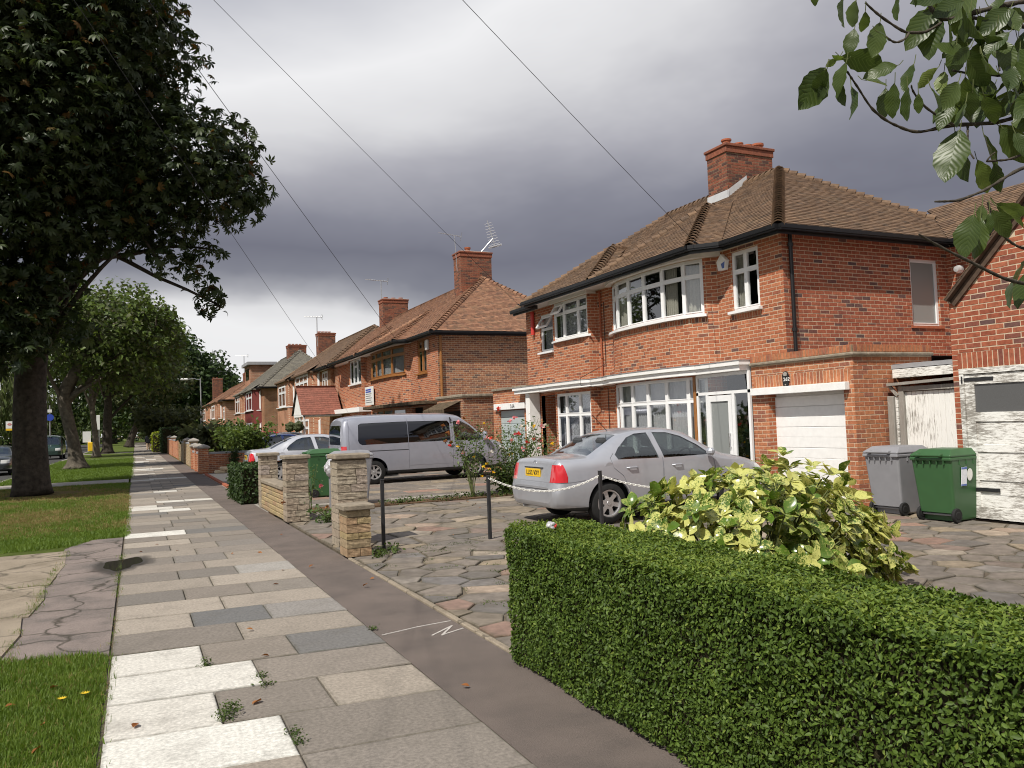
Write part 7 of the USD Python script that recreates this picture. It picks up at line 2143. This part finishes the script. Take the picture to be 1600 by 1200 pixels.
tree('street_tree', 'slim pale-trunked verge tree, third along the pavement', (-2.75, 70, 0), [(0, 0, 0), (-.1, 0, 2), (-.3, 0, 4.5), (0, 0, 7)], [.26, .21, .19, .15],
     [((2.0, 0, 10.0), (4.2, 4.4, 3.5)), ((4.4, 0, 9.0), (2.6, 3.0, 2.6)), ((1.0, 0, 7.0), (3.2, 3.2, 2.2)), ((-3, 0, 9.5), (4.2, 4.2, 3.6))], 8000, [(leaf(.36, .6, 3, .1, .3), 'leaf_bright'), (leaf(.44, .6, 3, .15, .35), 'leaf_mid')], 103, bark='bark_light', flare=.6)
tree('street_tree', 'thick dark-trunked verge tree, fourth along the pavement', (-2.4, 84, 0), [(0, 0, 0), (0, 0, 2), (.1, 0, 4.5), (0, 0, 7)], [.44, .39, .34, .2],
     [((1.0, 0, 10.0), (4.8, 4.6, 4.2)), ((3.2, 0, 7.4), (3.6, 3.6, 2.6)), ((-3.5, 0, 10), (4.5, 4.5, 4.0))], 6500, [(leaf(.42, .6, 3, .1, .3), 'leaf_dark'), (leaf(.5, .6, 3, .15, .35), 'leaf_olive')], 104, flare=.5)
tree('street_tree', 'leaning dark tree far along the verge, fifth along the pavement', (-.9, 120, 0), [(0, 0, 0), (1.0, 0, 3), (2.2, 0, 6)], [.5, .4, .3],
     [((3, 0, 9.5), (6, 5, 4.2)), ((0, 0, 8), (5, 5, 3.2))], 4500, [(leaf(.55, .6, 3, .1, .3), 'leaf_dark'), (leaf(.6, .6, 3, .15, .35), 'leaf_olive')], 105)
tree('broad_tree', 'broad dark tree closing the end of the pavement, trunk in the grass beyond', (3.0, 150, 0), [(0, 0, 0), (0, 0, 3), (.3, 0, 7)], [1.1, .9, .6],
     [((2, 0, 12.5), (8, 7, 7)), ((-6, 0, 11), (7, 6, 5)), ((8, 0, 10), (6, 6, 6))], 8000, [(leaf(.75, .6, 3, .1, .3), 'leaf_dark'), (leaf(.9, .6, 3, .15, .35), 'leaf_dark')], 106)
tree('broad_tree', 'rounded dense green tree rising behind the far end of the terrace', (6.5, 168, 0), [(0, 0, 0), (0, 0, 5), (0, 0, 9)], [.9, .8, .5],
     [((0, 0, 13), (8.5, 8, 6.5)), ((-7, 0, 10), (7, 6, 7)), ((5.5, 0, 10), (5, 5, 6.0)), ((0, -3, 6), (10, 5, 5)), ((-2, 0, 16.5), (5, 5, 3.2))], 15000, [(leaf(.75, .6, 3, .1, .3), 'leaf_dark'), (leaf(.85, .6, 3, .15, .35), 'leaf_mid'), (leaf(.8, .6, 3, .15, .35), 'leaf_dark')], 107, gap=.38)
tree('broad_tree', 'olive tipped tree behind the chimneys of the last house', (15.5, 172, 0), [(0, 0, 0), (0, 0, 5), (0, 0, 8)], [.7, .6, .4],
     [((0, 0, 10.0), (4.5, 5, 4)), ((2.5, 0, 8.0), (4, 4, 3.5))], 4000, [(leaf(.7, .6, 3, .1, .3), 'leaf_olive'), (leaf(.8, .6, 3, .15, .35), 'leaf_mid')], 108)


def willow(label, base, h, rad, n, seed):
    r = rng(seed)
    t = thing('willow_tree', label, 'tree', base)
    obj('trunk', trunk_mesh([(0, 0, 0), (.1, 0, h * .3), (0, .1, h * .6)], [.6, .45, .25], seed), 'bark', t, smooth=True)
    pts, mats = [], []
    for k in range(n):
        a, q = r.uniform(0, 2 * np.pi), r.random() ** .5
        x, y = rad * q * math.cos(a), rad * q * math.sin(a); top = h * (1 - .5 * q ** 2) * r.uniform(.8, 1)
        ln = top * r.uniform(.4, .95)
        for s in np.arange(0, ln, .5):
            pts.append((x + r.normal(0, .08), y + r.normal(0, .08), top - s))
    N = len(pts)
    z = rand_rot(N, r, .35, np.tile([1., 0, 0], (N, 1)))
    R = np.stack([np.tile([0, 0, -1.], (N, 1)) + r.normal(0, .25, (N, 3)), r.normal(size=(N, 3)), np.zeros((N, 3))], 2)
    x = R[:, :, 0] / np.linalg.norm(R[:, :, 0], axis=1, keepdims=True); y = R[:, :, 1] - x * (R[:, :, 1] * x).sum(1, keepdims=True); y /= np.linalg.norm(y, axis=1, keepdims=True)
    scatter('fronds', [(leaf(.9, .28, 3, .1, .05), 'leaf_willow'), (leaf(.8, .3, 3, .1, .1), 'leaf_olive')], pts, np.stack([x, y, np.cross(x, y)], 2), r.uniform(.7, 1.2, N), t)


willow('pale weeping willow across the road seen between the big trunk and the bowed trunk', (-17, 118, 0), 15, 8, 420, 111)
willow('weeping willow far across the road, left of the big trunk', (-26, 105, 0), 14, 8, 420, 112)
willow('pale willow curtain closing the view at the end of the pavement', (-8, 210, 0), 14, 12, 420, 113)
for k, (x, y, h, lab) in enumerate([(-20, 84, 11, 'dark tree across the road at the left edge behind the parking sign'), (-31, 130, 15, 'dark tree beyond the willows across the road'), (-12.5, 150, 13, 'dark tree far down the opposite side of the road'), (-4, 185, 14, 'dark tree in the distance behind the leaning tree')]):
    tree('park_tree', lab, (x, y, 0), [(0, 0, 0), (0, 0, h * .3), (.1, 0, h * .6)], [.5, .42, .25], [((0, 0, h * .62), (h * .42, h * .4, h * .36)), ((h * .2, 0, h * .42), (h * .32, h * .3, h * .24)), ((-h * .25, 0, h * .45), (h * .32, h * .3, h * .24)), ((0, -h * .2, h * .25), (h * .4, h * .2, h * .2))], 3200,
         [(leaf(.6, .6, 3, .1, .3), 'leaf_dark'), (leaf(.7, .6, 3, .15, .35), 'leaf_mid')], 120 + k, limbs=4)
hb = thing('far_bushes', kind='stuff')
r = rng(130)
p = np.column_stack([r.uniform(-60, 60, 9000), r.uniform(228, 252, 9000), 9.5 * r.random(9000) ** .8])
p[:, 2] *= .55 + .8 * meshkit.fbm(np.column_stack([p[:, :2] * .06, 0 * p[:, 0]]), 3, 2)
scatter('foliage', [(leaf(1.3, .7, 3, .1, .3), 'leaf_dark'), (leaf(1.4, .7, 3, .15, .35), 'leaf_mid')], p, rand_rot(len(p), r, .8, np.tile([0, -.8, .6], (len(p), 1))), r.uniform(.7, 1.3, len(p)), hb)
p = np.column_stack([r.uniform(-60, -13, 4000), r.uniform(60, 200, 4000), 2.4 * r.random(4000)])
scatter('low_foliage', [(leaf(.7, .7, 3, .1, .3), 'leaf_dark'), (leaf(.8, .7, 3, .15, .35), 'leaf_mid')], p[p[:, 0] < -24], rand_rot((p[:, 0] < -24).sum(), r, .8), r.uniform(.7, 1.3, (p[:, 0] < -24).sum()), hb)
sheet_obj('end_green', sbox(-60, 200, 60, 420), .0, 'lawn', th=.1)

# ---------------------------------------------------------------- the cherry reaching in at the top right
def px(x, y, d):
    """The point at depth d (metres along the view) that stands at (x, y) of the 1600-wide photograph."""
    return EYE + d * (CM[0] * (x - 800) / 1260 - CM[1] * (y - 600) / 1260 - CM[2])


ch = thing('cherry_branch', 'leafy cherry tree boughs with knobbly twigs hanging in at the top right corner', 'tree')
r = rng(55)
tr = np.array([[4.3, .9, 0], [4.25, .95, 1.2], [4.1, 1.1, 2.2], [3.9, 1.3, 2.9], [3.75, 1.4, 3.6]])
obj('trunk', trunk_mesh(tr, [.13, .11, .10, .08, .05], 5, 16, flare=.4), 'bark', ch, smooth=True)
JOIN = {}
def twig(pts, r0, r1, d0, d1, to=None):
    q = np.array(pts, float)
    s = np.linspace(0, 1, len(q)); t = np.linspace(0, 1, len(q) * 6)
    xy = np.column_stack([PchipInterpolator(s, q[:, i])(t) for i in (0, 1)]); dd = d0 + (d1 - d0) * t
    P = np.array([px(a, b, c) for (a, b), c in zip(xy, dd)])
    if to is not None:
        P = np.vstack([limb(r, np.array(to), P[0], 8)[:-1], P])
    rad = np.linspace(r0, r1, len(P)) * .66 * (1 + .5 * (r.random(len(P)) - .5))
    v, f = MB().tube(P, rad, 9).arrays()
    obj('branch', (v, f), 'twig', ch, smooth=True)
    return P
twig([(1650, -8), (1600, 2), (1520, 20), (1480, 30), (1458, 18), (1449, -6)], .017, .010, 2.9, 2.8, to=(3.9, 1.3, 2.9))
twig([(1645, 60), (1600, 42), (1540, 30), (1500, 27)], .012, .008, 2.9, 2.85, to=(3.85, 1.35, 3.0))
B3 = twig([(1650, 172), (1600, 180), (1550, 192), (1487, 196), (1435, 206), (1398, 195), (1365, 172), (1340, 136), (1324, 112)], .013, .0045, 2.9, 2.6, to=(4.1, 1.1, 2.2))
twig([(1490, 195), (1440, 161), (1424, 133)], .008, .004, 2.77, 2.66)
twig([(1650, 119), (1600, 118), (1540, 117), (1488, 110)], .012, .006, 2.95, 2.8, to=(4.05, 1.15, 2.5))
twig([(1352, 4), (1385, 32), (1420, 51), (1440, 51), (1470, 36)], .006, .008, 2.7, 2.8)
twig([(1384, 57), (1400, 66), (1412, 62), (1420, 52)], .005, .006, 2.7, 2.73)
twig([(1650, 250), (1600, 262), (1532, 300), (1490, 314), (1461, 315)], .010, .0055, 2.7, 2.5, to=(4.15, 1.05, 1.9))
twig([(1640, 448), (1600, 443), (1572, 436), (1512, 407), (1463, 382), (1436, 366)], .011, .0045, 2.5, 2.3, to=(4.25, .95, 1.3))
twig([(1640, 392), (1600, 388), (1575, 375), (1556, 350), (1543, 316)], .008, .004, 2.55, 2.45)
twig([(1512, 198), (1512, 225), (1522, 248)], .006, .004, 2.78, 2.75)
twig([(1600, 240), (1570, 250), (1542, 252), (1555, 238)], .007, .004, 2.75, 2.7)
twig([(1552, 20), (1560, 95), (1562, 110)], .006, .004, 2.85, 2.8)
LV = [(1290,106,1248,172,0),(1292,108,1270,152,0),(1322,98,1306,147,1),(1330,135,1336,188,0),(1288,130,1277,157,0),(1312,128,1316,165,0),(1375,35,1363,90,1),(1338,0,1330,44,0),(1318,-4,1315,45,0),(1335,45,1325,86,0),(1315,88,1380,98,0),
      (1402,102,1350,117,0),(1350,125,1388,132,0),(1428,100,1412,144,1),(1398,130,1392,186,0),(1384,138,1380,185,0),(1418,135,1420,190,0),(1435,146,1436,178,0),(1465,106,1436,138,2),(1475,112,1468,146,2),(1455,138,1473,172,0),(1462,22,1448,88,1),
      (1460,12,1421,68,1),(1482,32,1485,78,0),(1522,27,1498,68,1),(1532,25,1538,73,0),(1560,40,1555,88,1),(1602,24,1557,36,0),(1575,72,1590,100,0),(1520,60,1472,88,1),(1515,75,1488,100,0),(1535,85,1550,120,0),(1508,120,1502,170,0),
      (1532,88,1535,165,0),(1570,150,1537,180,0),(1598,150,1582,186,0),(1500,202,1475,282,0),(1492,205,1502,285,0),(1537,210,1552,268,0),(1527,250,1550,302,3),(1560,196,1603,232,0),(1565,198,1603,256,0),(1557,318,1604,340,0),(1558,322,1606,348,0),
      (1522,335,1503,402,0),(1532,340,1524,406,0),(1535,320,1532,348,1),(1550,328,1580,372,0),(1546,332,1545,366,0),(1606,405,1563,476,0),(1612,420,1592,484,0),(1403,-6,1404,33,0),(1425,-12,1430,12,0),(1275,-20,1272,10,0),(1545,10,1575,45,0),(1590,60,1606,110,0),(1580,95,1604,140,0),(1497,128,1470,172,0),(1520,140,1516,182,0),(1575,118,1600,160,0),(1352,18,1348,52,0),(1372,50,1392,60,0),(1308,92,1290,104,2),(1320,92,1300,88,2),(1555,255,1562,300,0),(1585,205,1604,245,0)]
extra = [(r.uniform(1480, 1640), r.uniform(-20, 165)) for _ in range(70)]
for x, y in extra:
    a = r.normal(1.57, .7); L = r.uniform(38, 60); LV.append((x, y, x + L * math.cos(a), y + L * math.sin(a), int(r.random() < .4)))
for k, (x0, y0_, x1, y1, kind) in enumerate(LV):
    d = 2.85 - .22 * (1600 - x0) / 350 + r.normal(0, .09) - (.3 if y0_ > 300 else 0)
    A, B = px(x0, y0_, d), px(x1, y1, d + r.normal(0, .03))
    ax = B - A; L = np.linalg.norm(ax); ax /= L
    view = EYE - A; view /= np.linalg.norm(view)
    zz = view + r.normal(0, .45, 3) if kind in (1, 3) else view + r.normal(0, .9, 3)
    zz -= ax * (zz @ ax); zz /= np.linalg.norm(zz)
    yy = np.cross(zz, ax)
    n = 10
    v, f = leaf(L, r.uniform(.46, .58), n, r.uniform(.08, .22), r.uniform(-.05, .22), .95)
    t = np.tile(np.linspace(0, 1, n + 1), 3)
    edge = np.abs(v[:, 1]) > 1e-6
    v[:, 1] *= 1 + edge * .05 * np.where(np.arange(len(v)) % 2, 1, -1)
    v[:, 2] += edge * .02 * L * np.sin(t * 16 + k)
    uv = np.column_stack([t, np.concatenate([np.full(n + 1, -.5), np.zeros(n + 1), np.full(n + 1, .5)])])
    W_ = A + v @ np.stack([ax, yy, zz], 1).T
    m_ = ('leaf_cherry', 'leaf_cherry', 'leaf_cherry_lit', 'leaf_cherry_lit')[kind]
    lp = obj('leaf', (W_, f), m_, ch, smooth=True, uv=uv)
    obj('leaf_stalk', MB().tube([A - ax * .022 + np.array([0, 0, .012]), A - ax * .008, A + ax * .01], .0014, 5), 'stem', lp)

# ---------------------------------------------------------------- wires, lamp, signs, person
for lab, a, b in (('uppermost right overhead wire running to the bay roof of the nearest pair', (10.25, 13.0, 5.1), (-3, 4, 8.)), ('long overhead wire passing behind the aerial of the second pair', (10.4, 21.6, 5.1), (-3.2, 6.6, 8.66)),
                  ('overhead wire from the chestnut crown to the second pair', (9.5, 31.0, 5.0), (-3, 4, 8.)), ('leftmost overhead wire sloping down to the third pair', (9.7, 46, 5.05), (-3, 4, 8.))):
    w = thing('overhead_wire', lab, 'wire')
    a, b = np.array(a), np.array(b); b = b + (b - a) * .55
    s = np.linspace(0, 1, 30)[:, None]
    obj('cable', MB().tube(a + (b - a) * s - np.array([0, 0, .12]) * 4 * s * (1 - s), np.linspace(.005 + .003 * (a[1] > 25), .002, 30), 5), 'cable', w)
    obj('bracket', MB().tube([a, a + [.15, .05, -.05]], .02, 5), 'black_paint', w)
lm = thing('street_lamp', 'grey street lamp with a pale head on a short arm beyond the fifth house', 'street lamp', (6.2, 90, 0))
obj('column', MB().tube([(0, 0, 0), (0, 0, 4), (0, 0, 7.3)], [.10, .08, .05], 10), 'aerial', lm)
obj('arm', MB().tube([(0, 0, 7.1), (-.6, 0, 7.25), (-1.3, 0, 7.2)], .035, 8), 'aerial', lm)
obj('lamp_head', MB().rbox((-2.2, -.16, 7.08), (-1.2, .16, 7.32), .07), 'plate_white', lm)
sn = thing('parking_sign', 'white parking sign with a yellow lower plate on a thin pole across the road', 'sign', (-7.15, 59.2, 0.0))
obj('pole', MB().tube([(.18, 0, 0), (.18, 0, 2.85)], .03, 8), 'aerial', sn)
obj('plate', MB().rbox((-.20, -.045, 2.30), (.18, -.035, 2.75), .004), 'plate_white', sn)
obj('yellow_plate', MB().rbox((-.20, -.045, 2.17), (.16, -.035, 2.29), .004), 'plate_yellow', sn)
obj('symbol', MB().prism(Polygon([(.10 * math.cos(a), .07 * math.sin(a)) for a in np.linspace(0, 6.28, 20)]).difference(Polygon([(.075 * math.cos(a), .045 * math.sin(a)) for a in np.linspace(0, 6.28, 20)])).union(sbox(-.12, -.01, .12, .01)), 0, .004, frame((0, -.049, 2.56), (1, 0, 0), (0, 0, 1), (0, -1, 0))), 'red_plastic', sn)
for lab, x, y, z0, z1, wd, m_ in (('white sign plate on a pole just left of the big trunk', -7.6, 66.7, 2.3, 2.8, .38, 'plate_white'), ('narrow white sign between the third and fourth verge trees', -4.4, 118, 2.5, 4.4, .4, 'plate_white'), ('white sign board with yellow base beside the bowed trunk', -4.9, 101, 1.0, 2.2, .8, 'plate_white')):
    s_ = thing('road_sign', lab, 'sign', (x, y, 0))
    obj('pole', MB().tube([(.1, 0, 0), (.1, 0, z1)], .04, 8), 'aerial', s_); obj('plate', MB().rbox((-wd / 2, -.06, z0), (wd / 2, -.045, z1), .004), m_, s_)
    if 'yellow' in lab:
        obj('base', MB().rbox((.1, -.3, 0), (.6, .2, 1.0), .05), 'plate_yellow', s_)
bs = thing('road_sign', 'round blue road sign on a pole by the right edge of the big trunk', 'sign', (-6.35, 76, 0))
obj('pole', MB().tube([(0, 0, 0), (0, 0, 4.3)], .045, 8), 'aerial', bs); obj('disc', MB().lathe([(0, -.03), (.28, -.03), (.28, 0), (0, 0)], (0, -.06, 3.3), axis=1, n=24), 'sign_blue', bs); obj('top_plate', MB().rbox((-.16, -.07, 3.7), (.16, -.05, 3.95), .01), 'plate_white', bs)


def person():
    t = thing('person', 'person in a dark jacket and beige trousers walking away along the pavement', 'person', (1.2, 93.6, 0))
    sp = lambda p, rr: m3.Manifold.sphere(rr, 20).translate(tuple(p))
    def chain_(*j):
        return m3.Manifold.batch_boolean([m3.Manifold.batch_hull([sp(*a), sp(*b)]) for a, b in zip(j[:-1], j[1:])], m3.OpType.Add)
    legs = chain_(((-.09, 0, .90), .105), ((-.10, .05, .50), .075), ((-.10, -.08, .10), .05)) + chain_(((.09, 0, .90), .105), ((.10, .06, .50), .075), ((.10, .12, .10), .05))
    feet = chain_(((-.10, -.08, .06), .045), ((-.11, .08, .04), .035)) + chain_(((.10, .12, .06), .045), ((.11, .28, .04), .035))
    torso = m3.Manifold.batch_hull([sp((x, 0, z), rr) for x, z, rr in ((-.12, .88, .11), (.12, .88, .11), (-.15, 1.35, .10), (.15, 1.35, .10), (0, 1.42, .09))])
    arms = chain_(((-.20, 0, 1.38), .065), ((-.27, -.06, 1.12), .05), ((-.27, .05, .88), .04)) + chain_(((.20, 0, 1.38), .065), ((.27, .05, 1.12), .05), ((.26, .16, .90), .04))
    head = chain_(((0, 0, 1.42), .055), ((0, .02, 1.52), .055)) + m3.Manifold.batch_hull([sp((0, .02, 1.60), .085), sp((0, .05, 1.55), .065)])
    hands = chain_(((-.27, .06, .85), .035), ((-.27, .09, .77), .02)) + chain_(((.26, .17, .87), .035), ((.26, .2, .79), .02))
    obj('body', MB().mesh((legs + feet + torso + arms + head + hands).refine_to_length(.05)), 'skin', t, smooth=True)
    obj('jacket', MB().mesh(m3.Manifold.batch_hull([sp((x, 0, z), rr) for x, z, rr in ((-.13, .82, .13), (.13, .82, .13), (-.16, 1.36, .115), (.16, 1.36, .115), (0, 1.43, .10))]) + chain_(((-.21, 0, 1.38), .085), ((-.28, -.06, 1.12), .068), ((-.28, .05, .90), .055)) + chain_(((.21, 0, 1.38), .085), ((.28, .05, 1.12), .068), ((.27, .15, .92), .055))), 'jacket', t, smooth=True)
    obj('trousers', MB().mesh(chain_(((-.09, 0, .88), .125), ((-.10, .05, .50), .095), ((-.10, -.08, .11), .075)) + chain_(((.09, 0, .88), .125), ((.10, .06, .50), .095), ((.10, .12, .11), .075))), 'trousers', t, smooth=True)
    obj('hair', MB().mesh(m3.Manifold.batch_hull([sp((0, -.01, 1.63), .092), sp((0, -.03, 1.56), .075)])), 'jacket', t, smooth=True)
person()

GROUPS = {'parked_car': 'cars parked along the street', 'parked_van': 'vans parked along the street', 'wheelie_bin': 'wheelie bins on the drives', 'chain_post': 'posts carrying the white chain', 'chain': 'lengths of white chain', 'overhead_wire': 'overhead telephone wires',
          'street_tree': 'trees along the verge', 'semi_detached_house': 'houses in the row', 'rose_bush': 'rose bushes by the drives', 'gate_pier': 'stone gate piers', 'willow_tree': 'willows in the distance', 'broad_tree': 'broad trees at the end of the street', 'park_tree': 'dark trees across the road',
          'brick_garden_wall': 'low garden walls along the pavement', 'weed': 'weeds in the paving', 'road_sign': 'signs along the road', 'hedge': 'clipped hedges along the gardens', 'recycling_box': 'recycling boxes under the van', 'hanging_basket': 'baskets at the white porch', 'yellow_flower': 'dandelions in the grass'}
for p in stage.GetPrimAtPath(W).GetChildren():
    nm = p.GetName(); nm = nm[:-4] if nm[-4:-3] == '_' and nm[-3:].isdigit() else nm
    if nm in GROUPS and not p.GetCustomDataByKey('group'):
        p.SetCustomDataByKey('group', GROUPS[nm])
